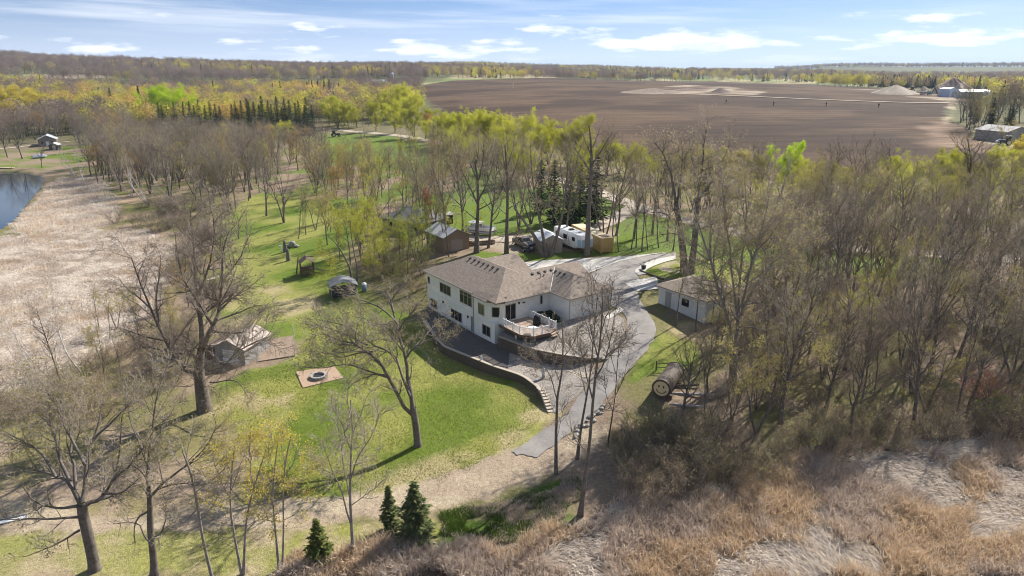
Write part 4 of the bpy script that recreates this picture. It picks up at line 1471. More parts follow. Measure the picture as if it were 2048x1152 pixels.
MB().add(sm, sf).build('smile', M_INK, face)
for x in (0.8, 4.2):
    MB().box(x - 0.15, x + 0.15, -1.0, 1.0, -0.6, 0.45).build('cradle', M_WOOD, bl)
rf = ground_thing('rail_fence', 'short broken rail fence behind the painted tank', 'fence', 1312, 742, -0.15)
for x in (0, 1.9, 3.8):
    MB().cyl((x, 0, -0.2), (x, 0, 1.3), 0.07, n=6).build('post', M_WOOD, rf)
for z in (0.5, 1.0):
    for k in range(2):
        MB().cyl((k * 1.9, 0, z), (k * 1.9 + 1.9, 0, z - 0.12 * k), 0.05, n=6).build('rail', M_WOOD, rf)
for k, (px, py, L_, rz, lab, m) in enumerate(((1385, 792, 4.5, -0.12, 'pale log lying right of the painted tank', 'pale_log'), (1375, 815, 3.6, -0.2, 'second pale log lying below the painted tank', 'pale_log'), (1440, 795, 3.2, 0.5, 'dark fallen log in the thicket right of the tank', 'dark_log'), (1362, 775, 4.0, 0.1, 'dark log against the side of the tank', 'dark_log'))):
    lg = ground_thing('log', lab, 'log', px, py, rz)
    mt = material(m, (0.46, 0.42, 0.38) if m == 'pale_log' else (0.09, 0.07, 0.055), 0.9, 0.3, 4)
    MB().cyl((-L_ / 2, 0, 0.2), (L_ / 2, 0, 0.26), 0.16, 0.12, 9).build('stem', mt, lg)
    MB().cyl((L_ * 0.1, 0, 0.25), (L_ * 0.25, 0.6, 0.5), 0.05, 0.02, 6).build('branch_stub', mt, lg)
for k in range(34):
    rr_ = random.Random(k + 900)
    px = rr_.uniform(1150, 1206)
    py = 864 - (px - 1150) * 0.85 + rr_.uniform(-6, 12)
    r = rr_.uniform(0.10, 0.30)
    p = P(px, py)
    MB().blob((0, 0, r * 0.35), (r, r * rr_.uniform(0.7, 1), r * 0.65), k, 1, 0.15).build('rock', M_STONE, None, loc=tuple(p))
    tag(bpy.data.objects[COL.objects[-1].name], 'loose grey rock in the riprap right of the lower drive', 'rock', 'riprap rocks right of the lower drive')
wj = ground_thing('white_sacks', 'pile of white sacks left in the dense right wood', 'sacks', 1592, 648)
for k in range(6):
    rr_ = random.Random(k + 70)
    MB().blob((rr_.uniform(-0.7, 0.7), rr_.uniform(-0.4, 0.4), 0.25 + 0.1 * (k % 2)), (0.45, 0.35, 0.25), k, 2, 0.1).build('sack', M_WHITE, wj, smooth=True)

# ------------------------------------------------------------------ rear yard: vehicles and sheds
M_RUBBER = material('tyre_rubber', (0.02, 0.02, 0.02), 0.85, 0.1, 4)
M_CHROME = material('bright_metal', (0.55, 0.55, 0.56), 0.3, 0.05, 3, metal=0.8)


def wheel(root, x, y, r=0.38, w=0.26):
    t_ = MB().cyl((x, y - w / 2, r), (x, y + w / 2, r), r, n=16).build('wheel', M_RUBBER, root)
    s = -1 if y < 0 else 1
    MB().cyl((x, y + s * w / 2 + s * 0.003, r), (x, y + s * (w / 2 + 0.02), r), r * 0.6, n=12).build('rim', M_CHROME, t_)


def pickup(root, paint):
    """local x forward, about 5.6 m long"""
    def body(prof, hw, name, m, inset=0.0):
        n = len(prof)
        vs = [(x, -hw, z) for x, z in prof] + [(x, hw, z) for x, z in prof]
        return MB().add(vs, [tuple(range(n)), tuple(range(2 * n - 1, n - 1, -1))] + [(i, n + i, n + (i + 1) % n, (i + 1) % n) for i in range(n)]).build(name, m, root, bevel=0.03)
    body([(2.75, 0.45), (2.8, 0.85), (2.6, 1.05), (1.15, 1.15), (-0.75, 1.15), (-0.75, 0.42), (2.3, 0.38)], 0.95, 'body', paint)
    n = 6
    prof = [(1.2, 1.15), (0.55, 1.78), (-0.55, 1.80), (-0.78, 1.15)]
    vs = [(x, -0.93 + (0.14 if z > 1.5 else 0), z) for x, z in prof] + [(x, 0.93 - (0.14 if z > 1.5 else 0), z) for x, z in prof]
    MB().add(vs, [(0, 1, 2, 3), (7, 6, 5, 4), (0, 4, 5, 1), (1, 5, 6, 2), (2, 6, 7, 3), (3, 7, 4, 0)]).build('cab', paint, root, bevel=0.04)
    MB().slab([(1.13, -0.80, 1.235), (1.13, 0.80, 1.235), (0.62, 0.72, 1.74), (0.62, -0.72, 1.74)], 0.02).build('windscreen', M_GLASS, root)
    for s in (-1, 1):
        y0, y1 = s * 0.935, s * 0.83
        MB().add([(0.95, y0, 1.2), (0.42, y1, 1.70), (-0.5, y1, 1.70), (-0.6, y0, 1.2), (0.95, y0 + s * 0.015, 1.2), (0.42, y1 + s * 0.015, 1.70), (-0.5, y1 + s * 0.015, 1.70), (-0.6, y0 + s * 0.015, 1.2)], [(0, 1, 2, 3), (7, 6, 5, 4), (0, 4, 5, 1), (1, 5, 6, 2), (2, 6, 7, 3), (3, 7, 4, 0)]).build('side_window', M_GLASS, root)
        MB().box(-2.75, -0.78, s * 0.95 if s < 0 else 0.86, -0.86 if s < 0 else 0.95, 0.45, 1.18).build('bed_side', paint, root)
        MB().box(2.70, 2.83, s * 0.8 - 0.12, s * 0.8 + 0.12, 0.72, 0.92).build('headlight', M_CHROME, root)
        MB().box(0.85, 1.05, s * 0.97, s * 0.97 + s * 0.2, 1.2, 1.38).build('mirror', M_DARK, root)
        wheel(root, 1.85, s * 0.84)
        wheel(root, -1.75, s * 0.84)
    MB().box(-2.75, -0.78, -0.86, 0.86, 0.45, 0.72).build('bed_floor', M_DARK, root)
    MB().box(-2.80, -2.70, -0.86, 0.86, 0.5, 1.16).build('tailgate', paint, root)
    MB().box(2.76, 2.90, -0.92, 0.92, 0.42, 0.62).build('bumper', M_CHROME, root)
    MB().box(2.78, 2.84, -0.6, 0.6, 0.66, 0.95).build('grille', M_DARK, root)


LANE = math.atan2(P(1068, 498)[1] - P(1030, 482)[1], P(1068, 498)[0] - P(1030, 482)[0])
pu = ground_thing('pickup_truck', 'grey pickup truck parked nose-out beside the white-roofed shed', 'pickup', 1048, 494, LANE, dz=0.1)
pickup(pu, material('grey_car_paint', (0.15, 0.135, 0.12), 0.3, 0.08, 2, spec=0.6))
ut = ground_thing('utility_trailer', 'small flat trailer loaded with dark scrap in front of the pickup', 'trailer', 1056, 503, LANE)
MB().box(-1.3, 1.3, -0.8, 0.8, 0.45, 0.55).build('bed', M_DARK, ut)
for k in range(7):
    rr_ = random.Random(k)
    MB().blob((rr_.uniform(-1, 1), rr_.uniform(-0.6, 0.6), 0.7), (0.35, 0.3, 0.22), k, 1, 0.25).build('scrap', M_DARK if k % 3 else M_STONE, ut)
MB().cyl((1.3, 0, 0.5), (2.3, 0, 0.45), 0.05, n=6).build('drawbar', M_DARK, ut)
for s in (-1, 1):
    wheel(ut, 0, s * 0.9, 0.28, 0.18)

ws = ground_thing('white_roofed_shed', 'tan shed with white metal gable roof behind the splayed tree', 'shed', 1104, 507, HROT + math.radians(70))
gable_shed(ws, 3.8, 5.2, 2.5, 0.9, siding_material('tan_siding', (0.36, 0.30, 0.24)), material('white_metal_roof', (0.72, 0.73, 0.74), 0.4, 0.08, 1.0), 0.25, (-0.6, 0.6, 2.0, material('tan_door', (0.33, 0.27, 0.22), 0.7)))

# travel trailer
RVR = math.atan2(P(1178, 503)[1] - P(1118, 478)[1], P(1178, 503)[0] - P(1118, 478)[0])
rv = ground_thing('camper_trailer', 'white fifth-wheel camper with pale blue nose beside the container', 'camper', 1160, 502, RVR, dz=0.0)
prof = [(2.3, 1.15), (2.3, 2.6), (1.9, 3.25), (-7.2, 3.3), (-7.3, 0.65), (0.2, 0.65), (0.35, 1.15)]
n = len(prof)
vs = [(x, -1.22, z) for x, z in prof] + [(x, 1.22, z) for x, z in prof]
M_RV = material('camper_white', (0.78, 0.78, 0.77), 0.4, 0.05, 1.5)
MB().add(vs, [tuple(range(n)), tuple(range(2 * n - 1, n - 1, -1))] + [(i, n + i, n + (i + 1) % n, (i + 1) % n) for i in range(n)]).build('body', M_RV, rv, bevel=0.05)
M_RVBLUE = material('pale_blue_gelcoat', (0.36, 0.50, 0.60), 0.35, 0.06, 1.5)
MB().box(2.305, 2.34, -1.18, 1.18, 1.2, 2.58).build('nose_cap', M_RVBLUE, rv)
for s in (-1, 1):
    y0, y1 = (s * 1.222, s * 1.245)
    lo, hi = min(y0, y1), max(y0, y1)
    MB().box(1.0, 2.25, lo, hi, 1.25, 2.5).build('nose_side', M_RVBLUE, rv)
    for x0, x1, z0, z1 in ((-0.9, 0.1, 1.9, 2.6), (-3.8, -2.6, 1.8, 2.6), (-6.5, -5.4, 1.8, 2.6)):
        MB().box(x0, x1, lo, hi, z0, z1).build('window', M_GLASS, rv)
    sw, f_ = [], []
    for i in range(13):
        t_ = i / 12
        x = -1.6 - 0.9 * t_
        z = 0.9 + 2.1 * t_ ** 0.6
        sw += [(x, s * 1.228, z), (x - 0.28 * (1 - 0.5 * t_), s * 1.228, z)]
    for i in range(12):
        f_.append((2 * i, 2 * i + 1, 2 * i + 3, 2 * i + 2))
    m0 = len(sw)
    sw += [(x, y + s * 0.01, z) for x, y, z in sw]
    f_ += [tuple(m0 + q for q in reversed(g_)) for g_ in f_[:]]
    MB().add(sw, f_).build('swoosh', material('tan_swoosh', (0.45, 0.33, 0.26), 0.5, 0.1, 2), rv)
    wheel(rv, -4.0, s * 1.1, 0.38)
    wheel(rv, -4.9, s * 1.1, 0.38)
MB().box(-3.4, -2.6, -0.4, 0.4, 3.31, 3.5).build('air_conditioner', M_DARK, rv)
for x in (-0.5, -5.5):
    MB().box(x, x + 0.45, -0.2, 0.25, 3.31, 3.42).build('roof_hatch', M_STONE, rv)
MB().cyl((1.9, -0.9, 0), (1.9, -0.9, 1.2), 0.06, n=6).build('landing_leg', M_DARK, rv)
MB().cyl((1.9, 0.9, 0), (1.9, 0.9, 1.2), 0.06, n=6).build('landing_leg', M_DARK, rv)

CR = math.atan2(P(1200, 508)[1] - P(1135, 473)[1], P(1200, 508)[0] - P(1135, 473)[0])
cn = ground_thing('shipping_container', 'long tan shipping container right of the camper', 'container', 1202, 507, CR)
M_TANC = material('tan_container_paint', (0.47, 0.33, 0.125), 0.6, 0.12, 1.0)
MB().box(-12.2, 0, -0.05, 2.35, 0.15, 2.72).build('shell', M_TANC, cn)
for k in range(42):
    x = -12.0 + k * 0.287
    MB().box(x, x + 0.14, -0.09, -0.052, 0.3, 2.6).build('side_rib', M_TANC, cn) if k % 1 == 0 else None
for k in range(8):
    y = 0.05 + k * 0.29
    MB().box(0.002, 0.05, y, y + 0.14, 0.3, 2.6).build('end_rib', M_TANC, cn)
MB().box(-12.2, 0, -0.05, 2.35, 2.722, 2.76).build('roof', material('pale_container_roof', (0.60, 0.50, 0.33), 0.7, 0.15, 0.6), cn)  # roof in a paler tan than the shell
for x in (-12.2, -0.16):
    for y in (-0.1, 2.26):
        MB().box(x, x + 0.17, y, y + 0.17, 0.0, 2.8).build('corner_post', M_TANC, cn)
MB().box(-2.4, -0.4, 0.5, 1.9, 2.762, 2.80).build('roof_patch', M_WOOD, cn)

gs = ground_thing('grey_shed', 'tan shed with grey corrugated roof at the end of the lane', 'shed', 914, 502, HROT + math.radians(88))
gable_shed(gs, 5.2, 7.0, 2.9, 1.2, siding_material('brown_siding', (0.26, 0.185, 0.12)), material('grey_corrugated', (0.42, 0.42, 0.43), 0.5, 0.1, 1.0), 0.3, (-1.2, 1.2, 2.2, MATS['tan_door']))
tb = ground_thing('timber_wall', 'low brown timber wall along the lane right of the grey shed', 'wall', 925, 492)
q0, q1 = P(922, 493), P(990, 488)
for k in range(5):
    a, b = (q1 - q0) * k / 5 + q0 - P(925, 492), (q1 - q0) * (k + 0.98) / 5 + q0 - P(925, 492)
    for z in (0.15, 0.42, 0.69):
        MB().cyl((a[0], a[1], a[2] + z), (b[0], b[1], b[2] + z), 0.135, n=6).build('timber', material('brown_timber', (0.17, 0.105, 0.065), 0.9, 0.2, 3), tb)

dh = ground_thing('grey_roofed_house', 'low house with dark grey roof hidden among trees', 'house', 812, 468, HROT + 0.3)
MB().prism([(-7, 0), (4, 0), (4, 8), (-7, 8)], -1.0, 2.7).build('wall', siding_material('dark_siding', (0.22, 0.20, 0.18)), dh)
zr_ = 2.7 + 4.4 * 0.5
dr = MB()
for p in ([(-7.5, -0.5, 2.65), (4.5, -0.5, 2.65), (0.2, 4, zr_), (-3.2, 4, zr_)], [(-7.5, 8.5, 2.65), (-7.5, -0.5, 2.65), (-3.2, 4, zr_)], [(4.5, 8.5, 2.65), (-7.5, 8.5, 2.65), (-3.2, 4, zr_), (0.2, 4, zr_)], [(4.5, -0.5, 2.65), (4.5, 8.5, 2.65), (0.2, 4, zr_)]):
    dr.slab(p, 0.15)
dr.build('roof', shingle_material('grey_shingles', (0.20, 0.19, 0.19), (0.15, 0.145, 0.145)), dh)
for x in (-5, -1, 2.2):
    MB().box(x, x + 1.0, -0.05, -0.003, 1.0, 2.1).build('window', M_GLASS, dh)
ou = ground_thing('outhouse', 'small dark hut on the rear lawn behind the grey shed', 'hut', 897, 447, 0.4)
MB().box(-0.8, 0.8, -0.8, 0.8, -0.2, 2.1).build('wall', M_DARK, ou)
MB().slab([(-1.0, -1.0, 2.12), (1.0, -1.0, 2.12), (1.0, 1.0, 2.4), (-1.0, 1.0, 2.4)], 0.08).build('roof', M_STONE, ou)

# pontoon boat on the grass
pb = ground_thing('pontoon_boat', 'white pontoon boat on a trailer on the rear lawn', 'boat', 962, 470, math.radians(-25))
for y in (-0.9, 0.9):
    MB().cyl((-2.9, y, 0.75), (2.6, y, 0.75), 0.3, n=12).cyl((2.6, y, 0.75), (3.3, y, 0.95), 0.3, 0.05, 12).build('pontoon', M_CHROME, pb)
MB().box(-3.0, 2.8, -1.25, 1.25, 1.08, 1.18).build('floor', M_STONE, pb)
for y0, y1 in ((-1.25, -1.2), (1.2, 1.25)):
    MB().box(-2.9, 2.6, y0, y1, 1.185, 1.8).build('side_panel', M_WHITE, pb)
MB().box(2.55, 2.6, -1.19, 1.19, 1.185, 1.8).build('side_panel', M_WHITE, pb)
for x in (-2.6, 1.2):
    MB().box(x, x + 1.2, -1.15, -0.5, 1.185, 1.65).build('seat', material('grey_vinyl', (0.45, 0.43, 0.42), 0.6), pb, bevel=0.06)
MB().box(-0.6, 0.1, 0.3, 1.1, 1.185, 2.1).build('console', M_STONE, pb, bevel=0.05)
for x in (-1.8, 0.4):
    for y in (-1.22, 1.22):
        MB().cyl((x, y, 1.8), (x - 0.4, y * 0.95, 2.5), 0.025, n=5).build('canopy_pole', M_CHROME, pb)
MB().box(-2.4, 0.2, -1.15, 1.15, 2.5, 2.58).build('canopy', material('grey_canvas', (0.5, 0.49, 0.48), 0.8, 0.15), pb)
MB().box(-3.5, -3.05, -0.25, 0.25, 0.6, 1.7).build('outboard', M_DARK, pb, bevel=0.06)
MB().box(-2.5, 3.6, -0.06, 0.06, 0.38, 0.46).build('trailer_beam', M_DARK, pb)
for y in (-1.0, 1.0):
    wheel(pb, -1.2, y, 0.32, 0.2)

# ------------------------------------------------------------------ far buildings and machines
def far_barn(name, label, cat, px, py, W, D, H, rise, rz, wm, rm, door=None):
    b_ = ground_thing(name, label, cat, px, py, rz)
    gable_shed(b_, W, D, H, rise, wm, rm, 0.3, door)
    return b_


M_GREENROOF = material('pale_green_metal', (0.42, 0.58, 0.47), 0.45, 0.08, 0.5)
far_barn('green_roofed_barn', 'barn with pale green metal roof behind the roadside trees', 'barn', 700, 234, 12, 30, 3.6, 2.8, math.radians(62), M_GREYDOOR, M_GREENROOF, (-2, 2, 3.0, M_STONE))
far_barn('far_barn', 'small white barn at the foot of the wooded ridge', 'barn', 772, 170, 9, 22, 4.0, 2.0, math.radians(70), M_WHITE, M_WHITE, (-1.5, 1.5, 3.0, M_GREYDOOR))
si = ground_thing('silo', 'grey silo beside the small white barn', 'silo', 785, 168)
MB().cyl((0, 0, -1), (0, 0, 11), 2.2, n=14).build('shaft', M_STONE, si)
MB().lathe([(2.25, 11.0), (1.8, 12.2), (0.8, 13.0), (0.05, 13.2)], 14).build('dome', M_CHROME, si)
ca = ground_thing('lake_cabin', 'brown cabin with pale roof on the far shore', 'cabin', 96, 292, 0.5)
gable_shed(ca, 7, 9, 3.0, 1.8, siding_material('cabin_siding', (0.22, 0.17, 0.14)), material('pale_blue_roof', (0.55, 0.58, 0.63), 0.5, 0.1, 0.6), 0.4, (-0.6, 0.6, 2.0, M_WHITE))
for x in (-2.4, 1.6):
    MB().box(x, x + 0.9, -0.05, -0.003, 0.9, 2.0).build('window', M_GLASS, ca)
sh2 = ground_thing('lake_shed', 'small shed with white roof in front of the far cabin', 'shed', 108, 300, 0.3)
gable_shed(sh2, 3.6, 4.0, 2.2, 0.9, M_DARK, M_WHITE, 0.3, (-0.5, 0.5, 1.8, M_STONE))
cb = ground_thing('covered_boat', 'grey covered boat ashore near the pond', 'boat', 80, 316, 0.9)
vs, fs = [], []
for x, w, h in [(-2.8, 0.9, 1.0), (-1.5, 1.1, 1.5), (0, 1.15, 1.8), (1.5, 0.9, 1.4), (2.8, 0.1, 1.0)]:
    for j in range(9):
        a = math.pi * j / 8
        vs.append((x, math.cos(a) * w, 0.5 + math.sin(a) * (h - 0.5)))
for i in range(4):
    for j in range(8):
        fs.append((i * 9 + j, i * 9 + j + 1, (i + 1) * 9 + j + 1, (i + 1) * 9 + j))
MB().add(vs, fs).build('cover', material('blue_grey_canvas', (0.25, 0.28, 0.34), 0.8, 0.15), cb, smooth=True)
MB().add([(-2.7, -0.85, 0.55), (1.6, -0.8, 0.55), (2.8, 0, 0.75), (1.6, 0.8, 0.55), (-2.7, 0.85, 0.55), (-2.6, -0.4, 0.05), (1.8, 0, 0.1), (-2.6, 0.4, 0.05)], [(0, 1, 6, 5), (1, 2, 6), (2, 3, 6), (3, 4, 7, 6), (4, 0, 5, 7), (5, 6, 7)]).build('hull', M_WHITE, cb)
dk = ground_thing('dock', 'wooden dock reaching into the pond at the left edge', 'dock', 12, 337, 0.06)
for k in range(16):
    MB().box(-5 + k * 0.5, -5 + k * 0.5 + 0.46, -0.8, 0.8, 0.35, 0.42).build('plank', material('dock_planks', (0.46, 0.38, 0.29), 0.85, 0.15), dk)
for x in (-4.5, -1, 2.5):
    for y in (-0.7, 0.7):
        MB().cyl((x, y, -1.2), (x, y, 0.55), 0.08, n=6).build('post', M_WOOD, dk)
ht = ground_thing('hay_tractor', 'dark farm tractor parked on the grass by the gravel road', 'tractor', 672, 274, 0.4)


def tractor(root, paint, k=1.0):
    MB().box(-0.3 * k, 1.7 * k, -0.45 * k, 0.45 * k, 0.7 * k, 1.5 * k).build('bonnet', paint, root, bevel=0.06)
    MB().box(-1.5 * k, -0.2 * k, -0.75 * k, 0.75 * k, 0.8 * k, 1.4 * k).build('body', paint, root)
    MB().box(-1.4 * k, -0.2 * k, -0.65 * k, 0.65 * k, 1.4 * k, 2.5 * k).build('cab', M_GLASS, root)
    MB().box(-1.5 * k, -0.1 * k, -0.75 * k, 0.75 * k, 2.52 * k, 2.66 * k).build('cab_roof', paint, root)
    for s in (-1, 1):
        wheel(root, -1.0 * k, s * 0.95 * k, 0.8 * k, 0.4 * k)
        wheel(root, 1.3 * k, s * 0.8 * k, 0.45 * k, 0.3 * k)


tractor(ht, M_DARK, 1.2)

# shed, tractor and car at the right edge
rs = ground_thing('block_shed', 'grey shed with low grey roof at the right edge beyond the field', 'shed', 2035, 284, 0.25)
gable_shed(rs, 12, 14, 4.0, 1.8, material('grey_block', (0.30, 0.285, 0.27), 0.9, 0.1, 1), material('weathered_roof', (0.36, 0.34, 0.32), 0.8, 0.1, 1), 0.4, (0.5, 3.8, 3.0, M_DARK))
tr_ = ground_thing('loader_tractor', 'dark blue tractor with white wrapped bale before the grey shed', 'tractor', 2008, 290, 2.6)
tractor(tr_, material('dark_blue_paint', (0.04, 0.07, 0.12), 0.5), 1.3)
MB().cyl((2.2, -0.7, 1.0), (2.2, 0.7, 1.0), 0.7, n=12).build('bale', M_WHITE, tr_)
cr_ = ground_thing('white_car', 'white car parked at the edge of the far grove', 'car', 1984, 274, 0.2)


def small_car(root, paint):
    prof = [(2.1, 0.4), (2.15, 0.75), (1.1, 0.95), (0.4, 1.45), (-1.2, 1.45), (-2.0, 0.95), (-2.1, 0.4)]
    n = len(prof)
    vs = [(x, -0.85, z) for x, z in prof] + [(x, 0.85, z) for x, z in prof]
    MB().add(vs, [tuple(range(n)), tuple(range(2 * n - 1, n - 1, -1))] + [(i, n + i, n + (i + 1) % n, (i + 1) % n) for i in range(n)]).build('body', paint, root, bevel=0.04)
    for s in (-1, 1):
        MB().box(-1.2, 0.5, s * 0.86 - 0.01, s * 0.86 + 0.01, 0.98, 1.36).build('side_window', M_GLASS, root)
        wheel(root, 1.3, s * 0.76, 0.32, 0.2)
        wheel(root, -1.3, s * 0.76, 0.32, 0.2)
    MB().slab([(1.08, -0.75, 0.99), (1.08, 0.75, 0.99), (0.45, 0.7, 1.44), (0.45, -0.7, 1.44)], 0.02).build('windscreen', M_GLASS, root)


small_car(cr_, M_WHITE)

# gravel pit
def heap(name, label, px, py, r, h, col, seed, sx=1.0):
    hp = ground_thing(name, label, 'gravel heap', px, py)
    rg = np.random.default_rng(seed)
    vs, fs = [], []
    NA, NR = 36, 10
    for i in range(NR + 1):
        f = i / NR
        for j in range(NA):
            a = 2 * math.pi * j / NA
            rr = r * f * (1 + 0.10 * math.sin(3 * a + seed) + 0.05 * math.sin(7 * a))
            z = h * (1 - f) ** 0.92 - 0.6 * f - 0.18 * h * (0.5 + 0.5 * math.sin(9 * a + 3 * seed)) * f * (1 - f) + rg.normal() * 0.04 * h * (1 - f)
            vs.append((math.cos(a) * rr * sx, math.sin(a) * rr, z if i else h * 0.97))
    for i in range(NR):
        for j in range(NA):
            fs.append((i * NA + j, (i + 1) * NA + j, (i + 1) * NA + (j + 1) % NA, i * NA + (j + 1) % NA))
    me = MB().add(vs, fs).build('pile', material(name + '_gravel_%d' % seed, col, 0.95, 0.25, 0.35, 0.3, 2), hp, smooth=True)
    return hp


heap('gravel_heap', 'largest grey-tan gravel heap beside the front loader', 1790, 187, 20, 7.2, (0.33, 0.27, 0.21), 1)
heap('gravel_heap', 'small tan gravel heap right of the largest one', 1846, 186, 8, 6, (0.38, 0.30, 0.22), 2)
heap('gravel_heap', 'tan gravel heap left of the conveyor', 1872, 188, 9, 7, (0.40, 0.32, 0.24), 3)
heap('gravel_heap', 'tall brown gravel heap farthest back in the pit', 1903, 183, 19, 13, (0.30, 0.21, 0.16), 4)
heap('gravel_heap', 'tan gravel heap just left of the grey hall', 1915, 187, 9, 7.5, (0.40, 0.33, 0.26), 5)
heap('gravel_heap', 'low spoil heap left of the white tents', 1892, 192, 7, 6.5, (0.36, 0.30, 0.22), 6)
heap('earth_heap', 'dark earth heap in the middle of the field', 1441, 184, 10, 3.6, (0.12, 0.085, 0.07), 7)
heap('earth_heap', 'long low bank of dug earth at the left end of the field pit', 1300, 184, 14, 3.2, (0.22, 0.165, 0.125), 8, 2.4)
heap('earth_heap', 'low bank of dug earth beside the dark heap', 1375, 181, 10, 2.4, (0.20, 0.14, 0.11), 9, 2.2)
fl_ = ground_thing('front_loader', 'orange front loader at the foot of the largest gravel heap', 'loader', 1820, 184, 2.9)
M_ORANGE = material('orange_machine', (0.42, 0.15, 0.07), 0.5, 0.1)
tractor(fl_, M_ORANGE, 1.7)
MB().box(3.6, 4.6, -1.8, 1.8, 0.3, 1.5).build('bucket', M_DARK, fl_)
for y in (-0.7, 0.7):
    MB().cyl((1.5, y, 2.0), (3.8, y, 0.9), 0.15, n=6).build('lift_arm', M_ORANGE, fl_)
dt = ground_thing('dump_truck', 'green dump truck by the gravel track', 'truck', 1850, 190, 0.1)
M_GREENM = material('green_machine', (0.13, 0.25, 0.21), 0.5, 0.1)
MB().box(2.0, 4.0, -1.2, 1.2, 0.7, 3.0).build('cab', M_GREENM, dt, bevel=0.1)
MB().box(-4.0, 1.8, -1.25, 1.25, 1.1, 2.6).build('tipper', M_STONE, dt)
for x in (3.0, -1.2, -2.8):
    for s in (-1, 1):
        wheel(dt, x, s * 1.1, 0.55, 0.35)
cv = ground_thing('conveyor', 'dark conveyor tower leaning over the gravel heaps', 'conveyor', 1876, 190, 2.4)
MB().cyl((0, 0, 0), (5, 0, 9.5), 0.5, n=4).build('boom', M_DARK, cv)
for s in (-1, 1):
    MB().cyl((5.5, s * 2, 0), (3.2, 0, 6), 0.2, n=5).build('leg', M_DARK, cv)
ha = ground_thing('grey_hall', 'long grey machine hall at the gravel pit', 'hall', 1958, 196, math.radians(80))
gable_shed(ha, 10, 15, 4.6, 1.6, material('pale_grey_sheet', (0.50, 0.53, 0.57), 0.5, 0.06, 0.4), material('pale_sheet_roof', (0.68, 0.70, 0.72), 0.5, 0.06, 0.4), 0.3, (-3, 3, 4.5, M_GREYDOOR))
wh = ground_thing('blue_grey_store', 'small blue-grey store left of the grey hall', 'store', 1905, 194, math.radians(20))
gable_shed(wh, 8, 9, 6.0, 1.2, material('blue_grey_sheet', (0.45, 0.52, 0.64), 0.5, 0.08, 0.4), M_WHITE, 0.2, (-1.5, 1.5, 4, M_GREYDOOR))


def hoop_tent(label, px, py, L_, R_, rz):
    h_ = ground_thing('hoop_tent', label, 'tent', px, py, rz, 'white hoop tents at the gravel pit')
    vs, fs = [], []
    for i in (0, 1):
        for j in range(13):
            a = math.pi * j / 12
            vs.append((L_ * (i - 0.5), math.cos(a) * R_, math.sin(a) * R_ * 0.8))
    for j in range(12):
        fs.append((j, j + 1, 14 + j, 13 + j))
    fs += [tuple(range(12, -1, -1)), tuple(range(13, 26))]
    MB().add(vs, fs).build('cover', material('white_sheeting', (0.82, 0.83, 0.84), 0.5, 0.04, 0.5), h_, smooth=False)
    for i in range(5):
        x = L_ * (i / 4 - 0.5)
        MB().cyl((x, -R_, -0.5), (x, -R_, 0.8), 0.12, n=5).build('anchor', M_STONE, h_)
    return h_


hoop_tent('large white hoop tent behind the grey hall', 1955, 189, 18, 5.0, 0.1)
hoop_tent('white hoop tent right of the grey hall', 1990, 191, 15, 4.5, -0.1)
hoop_tent('white hoop tent nearest the right edge', 2030, 192, 16, 4.5, 0.05)
# markers standing in the field
for k, (px, py, lab) in enumerate(((1452, 207, 'dark marker post in the field, leftmost of the row'), (1547, 211, 'dark marker post in the field, second of the row'), (1652, 213, 'dark marker post in the field, third of the row'), (1757, 215, 'dark marker post in the field, rightmost of the row'), (1026, 177, 'pale pole in the far field'))):
    mp_ = ground_thing('marker_post', lab, 'post', px, py, 0, 'marker posts in the field')
    hh = 2.6 if k < 4 else 6
    MB().cyl((0, 0, -0.3), (0, 0, hh), 0.28 if k < 4 else 0.15, n=8).build('post', M_WOOD if k < 4 else M_TRIM, mp_)
    MB().blob((0, 0, hh * 0.8), (0.6, 0.5, 0.5), k, 1, 0.1).build('marker', M_DARK if k < 4 else M_TRIM, mp_)

# ------------------------------------------------------------------ trees
def bark_material(name, col, col2):
    if name in MATS:
        return MATS[name]
    m = material(name, col, 0.9, 0.3, 2.5, 0.6, 9, col2=col2)
    return m


BARK = bark_material('grey_bark', (0.175, 0.148, 0.125), (0.095, 0.078, 0.066))
BARK_PALE = bark_material('pale_bark', (0.30, 0.265, 0.235), (0.17, 0.145, 0.125))
BARK_BIRCH = bark_material('birch_bark', (0.52, 0.47, 0.43), (0.36, 0.32, 0.29))
BARK_DARK = bark_material('dark_bark', (0.07, 0.055, 0.045), (0.04, 0.032, 0.028))


def twig_material(name, col, col2):
    return leaf_material(name, col, col2, 0.0, 0.18)


TWIG = twig_material('grey_twigs', (0.195, 0.16, 0.13), (0.29, 0.24, 0.20))
TWIG_PALE = twig_material('pale_twigs', (0.27, 0.228, 0.19), (0.40, 0.345, 0.295))
TWIG_DARK = twig_material('dark_twigs', (0.13, 0.10, 0.085), (0.22, 0.175, 0.15))
TWIG_RED = twig_material('red_twigs', (0.25, 0.165, 0.13), (0.35, 0.245, 0.20))
TWIG_BIRCH = twig_material('birch_twigs', (0.48, 0.42, 0.38), (0.36, 0.29, 0.25))
LEAF_OLIVE = leaf_material('olive_buds', (0.33, 0.28, 0.10), (0.44, 0.38, 0.14), 0.45)
LEAF_YELLOW = leaf_material('yellow_green_leaves', (0.50, 0.47, 0.06), (0.38, 0.40, 0.05), 0.55, 0.2)
LEAF_GOLD = leaf_material('golden_catkins', (0.66, 0.55, 0.10), (0.54, 0.45, 0.09), 0.5, 0.12)
LEAF_LIME = leaf_material('lime_leaves', (0.48, 0.62, 0.02), (0.38, 0.52, 0.02), 0.55, 0.05)
LEAF_ORANGE = leaf_material('orange_buds', (0.47, 0.29, 0.10), (0.40, 0.27, 0.09), 0.45)
LEAF_RED = leaf_material('red_buds', (0.42, 0.08, 0.05), (0.33, 0.07, 0.05), 0.4)
